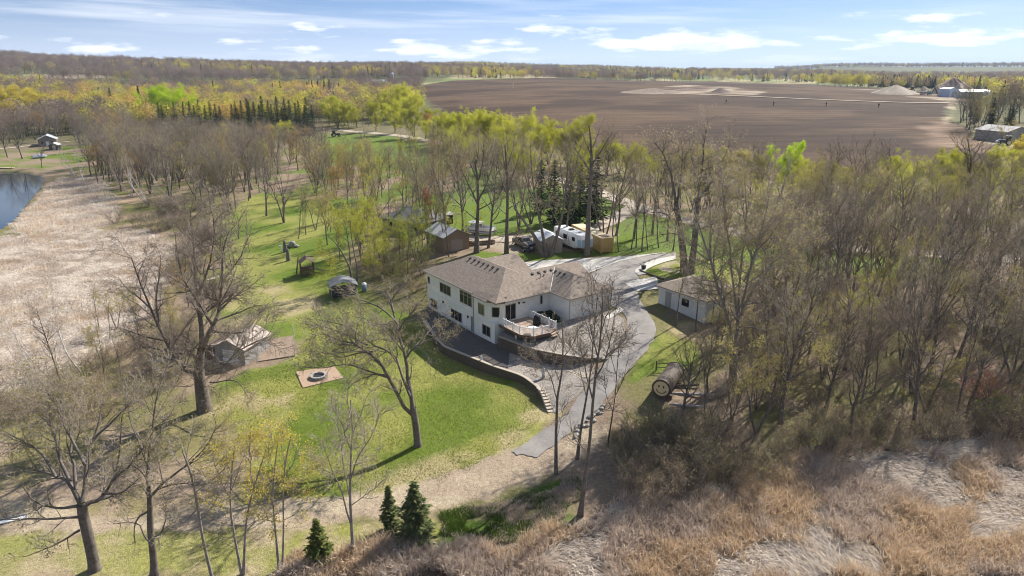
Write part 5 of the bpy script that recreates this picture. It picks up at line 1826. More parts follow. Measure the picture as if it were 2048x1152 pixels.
LEAF_GREEN = leaf_material('fresh_green_leaves', (0.20, 0.29, 0.04), (0.28, 0.36, 0.06), 0.5)
LEAF_WOOD = leaf_material('muted_buds', (0.32, 0.26, 0.15), (0.40, 0.33, 0.20), 0.4)
NEEDLE = leaf_material('dark_needles', (0.018, 0.038, 0.016), (0.035, 0.062, 0.024), 0.15, 0.3)
NEEDLE_GREEN = leaf_material('green_needles', (0.085, 0.12, 0.035), (0.18, 0.18, 0.055), 0.2, 0.2)  # yellower green needles of the bushy young spruce
NEEDLE_BLUE = leaf_material('blue_green_needles', (0.105, 0.14, 0.06), (0.20, 0.215, 0.085), 0.2, 0.1)


def unit(v):
    return v / (np.linalg.norm(v, axis=-1, keepdims=True) + 1e-9)


def tubes(pts, rad, k):
    """pts (M,n,3), rad (M,n) -> verts, quads and tip triangles of M tapered k-sided tubes"""
    M, n, _ = pts.shape
    tan = np.empty_like(pts)
    tan[:, 1:-1] = pts[:, 2:] - pts[:, :-2]
    tan[:, 0] = pts[:, 1] - pts[:, 0]
    tan[:, -1] = pts[:, -1] - pts[:, -2]
    tan = unit(tan)
    main = unit(pts[:, -1] - pts[:, 0])
    ref = np.where(np.abs(main[:, 2:3]) > 0.75, np.array([[1.0, 0, 0]]), np.array([[0, 0, 1.0]]))[:, None, :]
    a = unit(np.cross(np.broadcast_to(ref, tan.shape), tan))
    b = np.cross(tan, a)
    ang = np.arange(k) * 2 * math.pi / k
    V = pts[:, :, None, :] + rad[:, :, None, None] * (a[:, :, None, :] * np.cos(ang)[None, None, :, None] + b[:, :, None, :] * np.sin(ang)[None, None, :, None])
    V = V.reshape(-1, 3)
    base = (np.arange(M) * n * k)[:, None, None]
    ring = (np.arange(n - 1) * k)[None, :, None]
    j = np.arange(k)[None, None, :]
    j2 = (j + 1) % k
    F = np.stack([base + ring + j, base + ring + j2, base + ring + k + j2, base + ring + k + j], -1).reshape(-1, 4)
    return V, F


def cones(pts, r):
    """pts (M,2,3): thin three-sided spikes"""
    M = len(pts)
    d = unit(pts[:, 1] - pts[:, 0])
    ref = np.where(np.abs(d[:, 2:3]) > 0.8, np.array([[1.0, 0, 0]]), np.array([[0, 0, 1.0]]))
    a = unit(np.cross(ref, d))
    b = np.cross(d, a)
    V = np.empty((M, 4, 3))
    for i in range(3):
        t = 2 * math.pi * i / 3
        V[:, i] = pts[:, 0] + (a * math.cos(t) + b * math.sin(t)) * r[:, None]
    V[:, 3] = pts[:, 1]
    bs = (np.arange(M) * 4)[:, None]
    F = np.concatenate([bs + np.array([[i, (i + 1) % 3, 3]]) for i in range(3)], 0)
    return V.reshape(-1, 3), F


def quads(c, size, rng, flat=0.0, aspect=1.0):
    """leaf-sized faces with random bearings at c (M,3)"""
    M = len(c)
    n = unit(rng.normal(size=(M, 3)) + np.array([0, 0, flat]))
    a = unit(np.cross(n, rng.normal(size=(M, 3))))
    b = np.cross(n, a)
    s = (size * rng.uniform(0.6, 1.3, M))[:, None]
    a, b = a * s, b * s * aspect
    V = np.stack([c - a * 0.5, c - b * 0.5 + a * 0.05, c + a * 0.5, c + b * 0.5 + a * 0.05], 1).reshape(-1, 3)
    F = np.arange(M * 4).reshape(-1, 4)
    return V, F


def grow(rng, par, rad, L, dens, ratio, lmin, lmax, ang, wob, trop, n, t0=0.15, rk=0.55, rmin=0.006, tip=0.25, out=0.0, maxn=None):
    """children of the branches par (M,k,3) with radii rad (M,k) and lengths L (M)"""
    M, k, _ = par.shape
    cnt = np.maximum(1, np.round(L * dens * rng.uniform(0.8, 1.2, M))).astype(int)
    if maxn and cnt.sum() > maxn:
        cnt = np.maximum(1, (cnt * maxn / cnt.sum()).astype(int))
    pi = np.repeat(np.arange(M), cnt)
    N = len(pi)
    t = t0 + (1 - t0) * rng.random(N) ** 0.8
    first = np.concatenate([[0], np.cumsum(cnt)[:-1]])
    t[first] = 1.0
    s = np.minimum(t * (k - 1), k - 1.0001)
    i = s.astype(int)
    f = (s - i)[:, None]
    p = par[pi, i] * (1 - f) + par[pi, i + 1] * f
    r = rad[pi, i] * (1 - f[:, 0]) + rad[pi, i + 1] * f[:, 0]
    tan = unit(par[pi, i + 1] - par[pi, i])
    q = unit(np.cross(tan, rng.normal(size=(N, 3))))
    an = np.radians(np.clip(rng.normal(ang, ang * 0.3, N), 8, 110)) * np.where(t >= 1.0, 0.4, 1.0)
    d = unit(tan * np.cos(an)[:, None] + q * np.sin(an)[:, None])
    ln = np.clip(ratio * L[pi], lmin, lmax) * rng.uniform(0.6, 1.25, N) * (1.15 - 0.5 * t)
    pts = np.empty((N, n, 3))
    pts[:, 0] = p
    for j in range(1, n):
        d = unit(d + rng.normal(size=(N, 3)) * wob + np.array([0, 0, trop]))
        pts[:, j] = pts[:, j - 1] + d * (ln / (n - 1))[:, None]
    r0 = np.maximum(np.minimum(r * rk, ln * 0.03 + 0.004), rmin)
    rr = r0[:, None] * (1 - (1 - tip) * np.linspace(0, 1, n))[None]
    return pts, rr, ln


def limb_arrays(limbs, n=9):
    """explicit limbs [(points, r0, r1)] -> arrays, smoothed"""
    P_, R_, L_ = [], [], []
    for pts, r0, r1 in limbs:
        q = resample(smooth_line(pts, 2), n)
        P_.append(q)
        R_.append(r0 + (r1 - r0) * np.linspace(0, 1, n) ** 0.8)
        L_.append(np.linalg.norm(np.diff(q, axis=0), axis=1).sum())
    return np.array(P_), np.array(R_), np.array(L_)


def tree_meshes(name, rng, trunk, limbs, lv, bark, twig, leaf=None, leaf_n=0, leaf_size=0.1, leaf_spread=0.15, leaf_aspect=0.8, sides=8, leaf_top=0.0):
    """trunk / limbs: arrays (pts, rad, len). lv: list of dicts for grow(), the last one gives single spikes"""
    tv, tf, off = [], [], 0

    def put(store_v, store_f, V, F, o):
        store_v.append(V)
        store_f.append(F + o)
        return o + len(V)
    V, F = tubes(trunk[0], trunk[1], sides)
    off = put(tv, tf, V, F, 0)
    if limbs is not None:
        V, F = tubes(limbs[0], limbs[1], max(5, sides - 2))
        off = put(tv, tf, V, F, off)
    cur = limbs if limbs is not None else trunk
    cv, c4, c3, co = [], [], [], 0
    ends = []
    for li, sp in enumerate(lv):
        nxt = grow(rng, *cur, **sp)
        last = li == len(lv) - 1
        if li == 0:
            V, F = tubes(nxt[0], nxt[1], 4)
            off = put(tv, tf, V, F, off)
        elif not last:
            V, F = tubes(nxt[0], nxt[1], 3)
            co = put(cv, c4, V, F, co)
        else:
            V, F = cones(nxt[0][:, [0, -1]], nxt[1][:, 0])
            co = put(cv, c3, V, F, co)
        if li >= len(lv) - 2:
            ends.append(nxt[0].reshape(-1, 3))
        cur = nxt
    tme = mesh_np(name + '_trunk', np.concatenate(tv), [np.concatenate(tf)], [bark], smooth=True)
    nq, nt3 = sum(len(f) for f in c4), sum(len(f) for f in c3)
    faces, mi = [], []
    if c4:
        faces.append(np.concatenate(c4))
        mi.append(np.zeros(nq))
    if c3:
        faces.append(np.concatenate(c3))
        mi.append(np.zeros(nt3))
    mats = [twig]
    if leaf_n:
        e = np.concatenate(ends)
        if leaf_top:
            zz = e[:, 2]
            w = np.clip((zz - np.quantile(zz, 0.05)) / (np.ptp(zz) + 1e-6), 0.02, 1) ** leaf_top
            pick = rng.choice(len(e), leaf_n, p=w / w.sum())
        else:
            pick = rng.integers(0, len(e), leaf_n)
        c = e[pick] + rng.normal(size=(leaf_n, 3)) * leaf_spread
        V, F = quads(c, leaf_size, rng, 0.3, leaf_aspect)
        faces.append(F + co)
        cv.append(V)
        mi.append(np.ones(leaf_n))
        mats.append(leaf)
    cme = mesh_np(name + '_crown', np.concatenate(cv), faces, mats, np.concatenate(mi))
    return tme, cme


def auto_skeleton(rng, H, r, clear, nl, spread, ang, fork=0, trop=0.10, wob=0.05, lean=(0, 0), topr=0.12):
    """a trunk from the origin and limbs along it"""
    n = 12
    stems = []
    for s in range(max(1, fork)):
        d = np.array([lean[0], lean[1], 1.0])
        if fork > 1:
            a = 2 * math.pi * s / fork + rng.uniform(-0.5, 0.5)
            d = d + np.array([math.cos(a), math.sin(a), 0]) * rng.uniform(0.18, 0.4)
        p = np.zeros((n, 3))
        d = unit(d)
        hh = H * rng.uniform(0.85, 1.0) if fork > 1 else H
        p[0] = (0, 0, -0.3)
        for i in range(1, n):
            d = unit(d + rng.normal(size=3) * wob + np.array([0, 0, 0.05]))
            p[i] = p[i - 1] + d * hh * 0.93 / (n - 1)
        rr = r * (0.75 if fork > 1 else 1.0) * np.array([1.35, *((1 - np.linspace(0, 1, n - 1) ** 0.9) * (1 - topr) + topr)])
        stems.append((p, rr))
    SP, SR = np.array([s[0] for s in stems]), np.array([s[1] for s in stems])
    per = max(2, nl // len(stems))
    LP, LR, LL = [], [], []
    for p, rr in stems:
        for j in range(per):
            t = clear + (1 - clear) * (j + rng.random()) / per
            s = min(t * (n - 1), n - 1.001)
            i = int(s)
            q = p[i] + (p[i + 1] - p[i]) * (s - i)
            tan = unit(p[i + 1] - p[i])
            az = rng.uniform(0, 2 * math.pi)
            side = unit(np.cross(tan, np.array([math.cos(az), math.sin(az), 0.0])))
            a = math.radians(ang) * rng.uniform(0.75, 1.2)
            d = unit(tan * math.cos(a) + side * math.sin(a))
            prof = math.sin(math.pi * min(1, 0.25 + 0.75 * (1 - (t - clear) / (1 - clear + 1e-6)))) * 0.5 + 0.5
            ln = spread * (0.45 + 0.55 * prof) * rng.uniform(0.75, 1.15) * (1.0 if t < 0.8 else 0.7)
            m = 8
            L_ = np.zeros((m, 3))
            L_[0] = q
            for k in range(1, m):
                d = unit(d + rng.normal(size=3) * 0.13 + np.array([0, 0, trop]))
                L_[k] = L_[k - 1] + d * ln / (m - 1)
            r0 = min(rr[i] * 0.6, 0.03 + ln * 0.016)
            LP.append(L_)
            LR.append(r0 * (1 - 0.8 * np.linspace(0, 1, m)))
            LL.append(ln)
    return (SP, SR, np.full(len(SP), H)), (np.array(LP), np.array(LR), np.array(LL))


def lv_set(d1, d2, d3, twig_r, l1=(0.42, 0.9, 2.8), l2=(0.45, 0.5, 1.3), l3=(0.5, 0.3, 0.7), trop=0.06, a=(48, 45, 45), d4=None, l4=(0.5, 0.2, 0.45), maxn=None):
    out = [dict(dens=d1, ratio=l1[0], lmin=l1[1], lmax=l1[2], ang=a[0], wob=0.16, trop=trop, n=5, rmin=twig_r * 1.8),
           dict(dens=d2, ratio=l2[0], lmin=l2[1], lmax=l2[2], ang=a[1], wob=0.18, trop=trop * 0.7, n=4, rmin=twig_r * 1.25)]
    if d4:
        out.append(dict(dens=d3, ratio=l3[0], lmin=l3[1], lmax=l3[2], ang=a[2], wob=0.2, trop=trop * 0.5, n=3, rmin=twig_r))
        out.append(dict(dens=d4, ratio=l4[0], lmin=l4[1], lmax=l4[2], ang=45, wob=0.2, trop=0.02, n=2, t0=0.1, rmin=twig_r * 0.8, maxn=maxn))
    else:
        out.append(dict(dens=d3, ratio=l3[0], lmin=l3[1], lmax=l3[2], ang=a[2], wob=0.2, trop=trop * 0.5, n=2, t0=0.1, rmin=twig_r, maxn=maxn))
    return out


# ---- tree kinds, a few individuals of each
KIND = {}


def make_kind(key, count, fn):
    KIND[key] = [fn(np.random.default_rng(abs(hash_str(key)) % 100000 + i * 7), i) for i in range(count)]


def hash_str(s):
    h = 7
    for ch in s:
        h = (h * 31 + ord(ch)) % 1000003
    return h


def k_bare(rng, i):      # round-crowned bare tree of the woods, about 17 m
    tr, li = auto_skeleton(rng, 16.5, 0.25, 0.26, 24, 6.0, 46, fork=(0, 0, 2, 0, 3)[i % 5], wob=0.06)
    return tree_meshes('bare_tree', rng, tr, li, lv_set(1.5, 2.7, 3.6, 0.0115), BARK, TWIG, LEAF_WOOD, 1200, 0.11, 0.12, sides=6)


def k_slim(rng, i):      # thin forest pole with a small high crown
    tr, li = auto_skeleton(rng, 17.0, 0.15, 0.36, 18, 3.6, 38, wob=0.05, lean=(rng.uniform(-0.15, 0.15), rng.uniform(-0.1, 0.1)))
    return tree_meshes('slim_tree', rng, tr, li, lv_set(1.5, 2.6, 3.4, 0.0115, l1=(0.45, 0.7, 2.2)), BARK, TWIG, LEAF_OLIVE, 600, 0.11, 0.12, sides=5)


def k_bud(rng, i):       # tree just breaking into olive leaf
    tr, li = auto_skeleton(rng, 14.5, 0.2, 0.26, 17, 5.0, 46, fork=(0, 2, 0, 3)[i % 4], wob=0.06)
    return tree_meshes('budding_tree', rng, tr, li, lv_set(1.3, 2.4, 3.0, 0.0115), BARK, TWIG, LEAF_OLIVE, 4600, 0.16, 0.22, sides=6)


def k_leafy(rng, i):     # fresh yellow-green tree
    tr, li = auto_skeleton(rng, 13.0, 0.22, 0.12, 26, 5.4, 52, fork=(2, 3, 0, 4)[i % 4], wob=0.06)
    return tree_meshes('leafing_tree', rng, tr, li, lv_set(1.1, 2.0, 1.6, 0.010), BARK, TWIG, LEAF_YELLOW, 15000, 0.22, 0.34, sides=6, leaf_top=0.3)


def k_birch(rng, i):     # leaning pale birches
    tr, li = auto_skeleton(rng, 13.0, 0.13, 0.3, 14, 3.6, 34, fork=(2, 3, 0)[i % 3], wob=0.06, lean=(-0.45 - 0.15 * i, 0.1))
    return tree_meshes('birch', rng, tr, li, lv_set(1.1, 2.0, 2.6, 0.010), BARK_BIRCH, TWIG_BIRCH, LEAF_OLIVE, 500, 0.10, 0.12, sides=6)


def k_shrub(rng, i):     # many-stemmed thicket
    n = 16
    P_, R_, L_ = [], [], []
    for s in range(n):
        a = rng.uniform(0, 2 * math.pi)
        d = unit(np.array([math.cos(a) * 0.55, math.sin(a) * 0.55, 1.0]))
        p = np.zeros((7, 3))
        p[0] = (math.cos(a) * rng.uniform(0, 0.7), math.sin(a) * rng.uniform(0, 0.7), -0.15)
        ln = rng.uniform(2.2, 4.0)
        for k in range(1, 7):
            d = unit(d + rng.normal(size=3) * 0.12)
            p[k] = p[k - 1] + d * ln / 6
        P_.append(p)
        R_.append(0.03 * (1 - 0.75 * np.linspace(0, 1, 7)))
        L_.append(ln)
    tr = (np.array(P_), np.array(R_), np.array(L_))
    return tree_meshes('shrub', rng, tr, None, lv_set(2.4, 3.4, 3.4, 0.0105, l1=(0.5, 0.6, 1.5), l2=(0.5, 0.3, 0.8), l3=(0.5, 0.2, 0.45)), BARK, TWIG_RED, LEAF_OLIVE, 1500, 0.10, 0.15, sides=5)


def k_spruce(rng, i, H=13.0, spread=2.6, step=0.42, leaves=5, low=0.06, needle=NEEDLE, dens=1.0):
    mbv, mbf, off = [], [], 0
    t = np.linspace(0, 1, 8)
    pts = np.stack([np.zeros(8), np.zeros(8), -0.3 + t * (H + 0.2)], 1)[None]
    tv, tf = tubes(pts, (0.02 * H * (1 - t) + 0.015)[None] * 0.8, 6)
    C, A, D = [], [], []
    z = H * low + 0.2
    sprays = []
    while z < H * 0.985:
        f = z / H
        R = spread * (1 - f) ** 0.8 * rng.uniform(0.7, 1.2) + 0.12
        nb = max(4, int((7 + 4 * (1 - f)) * dens))
        a0 = rng.uniform(0, 6.28)
        for b in range(nb):
            a = a0 + 2 * math.pi * b / nb + rng.uniform(-0.45, 0.45)
            ln = R * rng.uniform(0.5, 1.2)
            droop = rng.uniform(-0.35, -0.05) - 0.15 * (1 - f)
            m = max(3, int(leaves * ln / spread * 2.2) + 2)
            for q in range(m):
                s = 0.12 + 0.88 * (q + rng.random() * 0.8) / m
                rr = ln * s
                side = rng.normal() * 0.16 * ln * s
                x = math.cos(a) * rr - math.sin(a) * side
                y = math.sin(a) * rr + math.cos(a) * side
                zz = z + droop * rr + 0.22 * rr * s + rng.normal() * 0.05
                sprays.append((x, y, zz, a + rng.normal() * 0.6, ln))
        z += step * (0.6 + 0.6 * (1 - f))
    sp = np.array(sprays)
    n = len(sp)
    out = np.stack([np.cos(sp[:, 3]), np.sin(sp[:, 3]), rng.uniform(-0.55, 0.25, n)], 1)
    out = unit(out)
    sz = (0.20 + 0.10 * sp[:, 4] * 0.6) * rng.uniform(0.7, 1.3, n) * (1.25 if dens < 1 else 0.9)
    w = unit(np.cross(out, np.array([0, 0, 1.0]) + rng.normal(size=(n, 3)) * 0.5))
    c = sp[:, :3]
    V = np.stack([c - out * sz[:, None], c + w * sz[:, None] * 0.42, c + out * sz[:, None] * 1.25, c - w * sz[:, None] * 0.42], 1).reshape(-1, 3)
    cme = mesh_np('spruce_crown', V, [np.arange(n * 4).reshape(-1, 4)], [needle])
    tme = mesh_np('spruce_trunk', tv, [tf], [BARK_DARK], smooth=True)
    return tme, cme


make_kind('bare', 6, k_bare)
make_kind('slim', 4, k_slim)
make_kind('bud', 5, k_bud)
make_kind('leafy', 5, k_leafy)
make_kind('birch', 3, k_birch)
make_kind('shrub', 4, k_shrub)
make_kind('spruce', 3, lambda r, i: k_spruce(r, i))
make_kind('fir', 3, lambda r, i: k_spruce(r, i, 6.0, (1.5, 1.15, 1.9)[i], 0.34, 10, 0.04, (NEEDLE_GREEN, NEEDLE_BLUE, NEEDLE_BLUE)[i], 1.4))

NAMES = {'bare': ('bare_tree', 'tree'), 'slim': ('pole_tree', 'tree'), 'bud': ('budding_tree', 'tree'), 'leafy': ('leafing_tree', 'tree'), 'birch': ('birch_tree', 'tree'), 'shrub': ('shrub', 'shrub'), 'spruce': ('spruce_tree', 'spruce'), 'fir': ('young_spruce', 'spruce')}
_tc = [0]


def plant(kind, loc, h=None, label=None, group=None, leaf=None, twig=None, bark=None, var=None, rz=None, wide=1.0):
    """one tree: an Empty at the foot, trunk and crown under it; h: height in metres"""
    _tc[0] += 1
    r = random.Random(_tc[0] * 13 + 5)
    ms = KIND[kind]
    tme, cme = ms[(r.randrange(len(ms)) if var is None else var) % len(ms)]
    base = {'bare': 16.5, 'slim': 17.0, 'bud': 14.5, 'leafy': 13.5, 'birch': 12.0, 'shrub': 4.0, 'spruce': 13.0, 'fir': 6.0}[kind]
    s = (h / base) if h else r.uniform(0.85, 1.15)
    nm, cat = NAMES[kind]
    e = thing(nm, label, cat, loc, r.uniform(0, 6.28) if rz is None else rz, group, (s * wide, s * wide, s))
    tr = link('trunk' if kind != 'shrub' else 'stems', tme, e)
    cr = link('crown', cme, e)
    if bark:
        tr.material_slots[0].link = 'OBJECT'
        tr.material_slots[0].material = bark
    if twig:
        cr.material_slots[0].link = 'OBJECT'
        cr.material_slots[0].material = twig
    if leaf and len(cr.material_slots) > 1:
        cr.material_slots[1].link = 'OBJECT'
        cr.material_slots[1].material = leaf
    return e


def hero(name, label, base_px, trunk_px, limbs_px, seed, r_trunk, bark=BARK, twig=TWIG, leaf=LEAF_OLIVE, leaf_n=900, leaf_size=0.11, spread=0.12, dens=(1.0, 2.2, 3.0, 4.2), twig_r=0.015, depth=3.0, cat='tree', maxn=9000, l1=(0.40, 1.1, 3.8), group=None):
    """a tree whose trunk and limbs are laid out one by one; limbs: ([(px,py)...], r0, r1, reach towards (-) or away from (+) the camera)"""
    rng = np.random.default_rng(seed)
    B = P(*base_px)
    Y0 = B[1]

    def line(px, dy, y_start=0.0):
        n = len(px)
        return np.array([atY(x, y, Y0 + y_start + dy * k / max(1, n - 1)) for k, (x, y) in enumerate(px)]) - B
    stems = []
    for px, r0, r1, dy in trunk_px:
        q = line(px, dy)
        q[0, 2] -= 0.35
        stems.append((q, r0, r1))
    # flared foot
    TP, TR, TL = limb_arrays(stems, 12)
    TR[:, 0] *= 1.5
    TR[:, 1] *= 1.12
    limbs = []
    for px, r0, r1, dy in limbs_px:
        limbs.append((line(px, dy), r0 * 0.82, r1 * 0.8))
    LP, LR, LL = limb_arrays(limbs, 10)
    # gnarls
    w = rng.normal(size=LP.shape) * (LL[:, None, None] * 0.012)
    w[:, 0] = 0
    LP = LP + np.cumsum(w, 1) * 0.6
    tme, cme = tree_meshes(name, rng, (TP, TR, TL), (LP, LR, LL), lv_set(dens[0] * 1.45, dens[1] * 1.7, dens[2] * 1.7, twig_r, l1=l1, l2=(0.45, 0.6, 1.8), l3=(0.5, 0.35, 0.9), d4=dens[3] * 1.2, l4=(0.55, 0.25, 0.6), maxn=int(maxn * 2.8)), bark, twig, leaf, int(leaf_n * 2.0), leaf_size * 1.25, spread, sides=10)
    e = thing(name, label, cat, tuple(B), group=group)
    link('trunk', tme, e)
    link('crown', cme, e)
    return e

# ---- the trees one can name, each laid out limb by limb
hero('bare_oak', 'massive bare oak with thick forked trunk beside the small shed', (410, 820),
     [([(410, 820), (403, 780), (397, 745), (402, 700)], 0.58, 0.38, 0.0)],
     [([(396, 752), (368, 732), (346, 710), (331, 672), (310, 640), (291, 602), (272, 560), (258, 515)], 0.42, 0.06, -2.5),
      ([(318, 655), (315, 612), (319, 570), (328, 515)], 0.2, 0.05, 2), ([(300, 615), (275, 590), (250, 575), (238, 555)], 0.14, 0.04, 2),
      ([(402, 705), (404, 665), (396, 620), (390, 570), (385, 520), (377, 450), (372, 415)], 0.42, 0.05, 2.5),
      ([(393, 600), (370, 575), (352, 530), (345, 470)], 0.2, 0.05, 3), ([(398, 590), (420, 540), (430, 490), (425, 440)], 0.2, 0.05, -3),
      ([(406, 700), (420, 665), (440, 626), (449, 580), (445, 520), (462, 470)], 0.36, 0.05, -3),
      ([(445, 606), (470, 592), (500, 578), (520, 560)], 0.16, 0.04, 3), ([(447, 560), (475, 520), (490, 480)], 0.15, 0.04, -2),
      ([(418, 742), (450, 730), (480, 702), (525, 680)], 0.16, 0.04, -4), ([(420, 765), (468, 757), (486, 770), (496, 792)], 0.11, 0.03, -3),
      ([(392, 715), (340, 702), (290, 695), (262, 702)], 0.16, 0.04, -4), ([(398, 700), (372, 668), (352, 668), (338, 690)], 0.12, 0.04, 4), ([(405, 690), (440, 690), (470, 655)], 0.12, 0.04, 5),
      ([(400, 760), (380, 775), (350, 770), (320, 780)], 0.1, 0.03, -5),
      ([(398, 765), (385, 750), (372, 748)], 0.05, 0.02, -3), ([(405, 765), (425, 750), (440, 752)], 0.05, 0.02, -3), ([(400, 740), (392, 715), (380, 705)], 0.05, 0.02, -4), ([(408, 735), (425, 715), (445, 712)], 0.05, 0.02, -4), ([(403, 780), (415, 772), (432, 780)], 0.04, 0.02, -3)],
     3, 0.8, BARK, TWIG, LEAF_WOOD, 1500, 0.09, dens=(1.15, 2.4, 3.2, 4.4), maxn=13000, l1=(0.45, 1.3, 4.8))
hero('spreading_oak', 'leaning oak spreading wide crown over the front lawn', (836, 892),
     [([(836, 892), (832, 852), (826, 815)], 0.36, 0.32, 0.0)],
     [([(826, 818), (818, 772), (812, 735), (806, 700), (800, 665), (790, 630), (781, 600)], 0.29, 0.07, 3),
      ([(827, 832), (805, 810), (793, 780), (785, 757), (772, 735), (750, 705), (720, 683), (690, 676), (660, 668)], 0.26, 0.06, 0),
      ([(776, 755), (745, 746), (710, 733), (680, 727), (650, 735), (612, 730)], 0.14, 0.03, -2.5), ([(745, 703), (712, 705), (682, 715), (655, 700), (630, 690)], 0.11, 0.03, 2),
      ([(735, 690), (700, 670), (660, 658), (625, 650)], 0.12, 0.03, 3.5), ([(820, 792), (808, 770), (803, 740), (798, 715), (780, 703), (750, 690), (725, 668), (690, 650), (645, 640)], 0.18, 0.05, 4.5),
      ([(814, 714), (825, 700), (838, 690), (855, 684), (880, 670), (905, 665)], 0.14, 0.04, 2), ([(833, 693), (850, 705), (862, 725), (858, 742)], 0.07, 0.02, -1.5), ([(840, 690), (858, 660), (885, 640)], 0.09, 0.03, 4),
      ([(797, 650), (770, 622), (738, 604), (700, 592)], 0.13, 0.04, 3), ([(798, 662), (816, 632), (835, 612), (850, 595)], 0.13, 0.04, -2), ([(788, 625), (780, 595), (765, 572)], 0.1, 0.03, 2.5),
      ([(790, 640), (760, 650), (735, 640), (715, 625)], 0.11, 0.03, -3), ([(720, 683), (695, 690), (668, 690), (640, 676)], 0.09, 0.03, -3), ([(805, 700), (780, 668), (752, 655)], 0.1, 0.03, -4), ([(780, 605), (800, 580), (820, 568)], 0.08, 0.03, 1)],
     5, 0.4, BARK, TWIG_PALE, LEAF_OLIVE, 2600, 0.11, 0.12, dens=(1.2, 2.6, 3.2, 4.0), maxn=9000, l1=(0.42, 1.0, 2.8))
hero('gnarled_oak', 'broad gnarled oak nearest the lower left corner', (190, 1140),
     [([(190, 1140), (180, 1085), (168, 1040), (163, 1008)], 0.46, 0.34, 0.0)],
     [([(162, 1010), (148, 975), (138, 958), (112, 954), (80, 944), (40, 936)], 0.22, 0.04, 1.5), ([(168, 1012), (190, 1000), (210, 985), (226, 960), (236, 935), (240, 890), (238, 830)], 0.24, 0.05, 2),
      ([(164, 1004), (172, 962), (168, 920), (186, 880), (196, 828)], 0.22, 0.05, 3), ([(156, 1012), (110, 1016), (70, 1002), (46, 970)], 0.17, 0.04, -1.5),
      ([(157, 1034), (100, 1040), (50, 1038), (5, 1036)], 0.14, 0.04, -2), ([(160, 1060), (122, 1086), (90, 1100), (55, 1116)], 0.12, 0.03, -2.5), ([(140, 962), (112, 900), (100, 860), (72, 828)], 0.16, 0.04, 4),
      ([(152, 980), (142, 900), (152, 860), (140, 798)], 0.17, 0.04, 5), ([(112, 954), (80, 900), (40, 880), (10, 860)], 0.13, 0.03, 3), ([(226, 960), (262, 930), (290, 900), (310, 868)], 0.15, 0.04, 1), ([(205, 988), (250, 985), (285, 955)], 0.12, 0.03, -2),
      ([(186, 880), (220, 850), (262, 810), (270, 790)], 0.12, 0.03, 3), ([(170, 930), (130, 850), (110, 800), (60, 780)], 0.14, 0.03, 5)],
     8, 0.45, BARK, TWIG_PALE, LEAF_OLIVE, 3800, 0.09, dens=(1.2, 2.5, 3.2, 4.2), maxn=10000)
hero('twisted_oak', 'narrow twisted oak with knobbly trunk beside the gnarled one', (308, 1150),
     [([(308, 1150), (306, 1100), (300, 1060), (300, 1000), (297, 975)], 0.30, 0.17, 0.0)],
     [([(297, 985), (292, 960), (296, 925), (300, 880), (305, 825), (318, 772)], 0.16, 0.04, 2), ([(302, 992), (316, 980), (332, 960), (352, 945), (380, 920), (410, 890), (424, 855)], 0.15, 0.03, 1), ([(300, 1020), (276, 1033), (268, 1060), (271, 1084)], 0.13, 0.04, -0.8),
      ([(305, 1077), (325, 1062), (332, 1030), (330, 1000)], 0.13, 0.03, -0.6), ([(302, 1085), (286, 1072), (284, 1048), (260, 1042), (235, 1045)], 0.1, 0.03, 0.8), ([(296, 990), (280, 968), (260, 962), (240, 950)], 0.1, 0.03, 1.5),
      ([(300, 940), (280, 900), (265, 860), (255, 830)], 0.1, 0.03, 2), ([(318, 978), (350, 970), (390, 975)], 0.09, 0.03, -2), ([(300, 890), (330, 850), (350, 810)], 0.09, 0.03, 2.5)],
     12, 0.3, BARK, TWIG_PALE, LEAF_OLIVE, 1500, 0.08, dens=(1.2, 2.4, 3.0, 3.8), maxn=6000)
hero('slender_tree', 'slender leaning bare tree beside the twisted oak', (428, 1168),
     [([(428, 1168), (408, 1090), (395, 1020), (390, 980), (380, 940), (364, 900)], 0.13, 0.05, 0.0)],
     [([(393, 1020), (370, 1045), (350, 1048), (332, 1038)], 0.07, 0.02, -1), ([(391, 985), (420, 960), (445, 940), (460, 915)], 0.06, 0.02, 1), ([(384, 950), (360, 930), (345, 900)], 0.05, 0.02, 1.5), ([(400, 1040), (425, 1010), (440, 985)], 0.05, 0.02, -1.5), ([(372, 918), (380, 880), (395, 850)], 0.04, 0.015, 1), ([(410, 1095), (440, 1080), (455, 1060)], 0.04, 0.015, -1)],
     15, 0.13, BARK_PALE, TWIG_PALE, LEAF_OLIVE, 350, 0.08, dens=(1.5, 2.4, 3.0, 3.6), maxn=3000, l1=(0.4, 0.6, 1.8))
hero('yellow_budding_tree', 'twin-stemmed small tree with yellow buds left of the young spruce', (484, 1148),
     [([(484, 1148), (464, 1050), (460, 1005), (463, 945), (470, 885)], 0.10, 0.035, 0.6), ([(486, 1148), (490, 1060), (500, 1000), (516, 950), (532, 898)], 0.10, 0.03, -0.5)],
     [([(462, 1000), (440, 960), (425, 920)], 0.05, 0.02, -1), ([(460, 985), (478, 940), (490, 895)], 0.05, 0.02, 1), ([(500, 1000), (530, 980), (548, 950)], 0.05, 0.02, 1), ([(508, 975), (500, 930), (505, 880)], 0.05, 0.02, -1), ([(490, 1055), (520, 1035), (545, 1040)], 0.04, 0.015, -1), ([(463, 950), (450, 910), (452, 880)], 0.04, 0.015, 1.2), ([(465, 1055), (440, 1030), (425, 1010)], 0.04, 0.015, 1)],
     21, 0.1, BARK_PALE, TWIG_PALE, LEAF_GOLD, 2000, 0.085, 0.16, dens=(1.7, 2.4, 2.8, 3.2), maxn=2500, l1=(0.4, 0.5, 1.5))
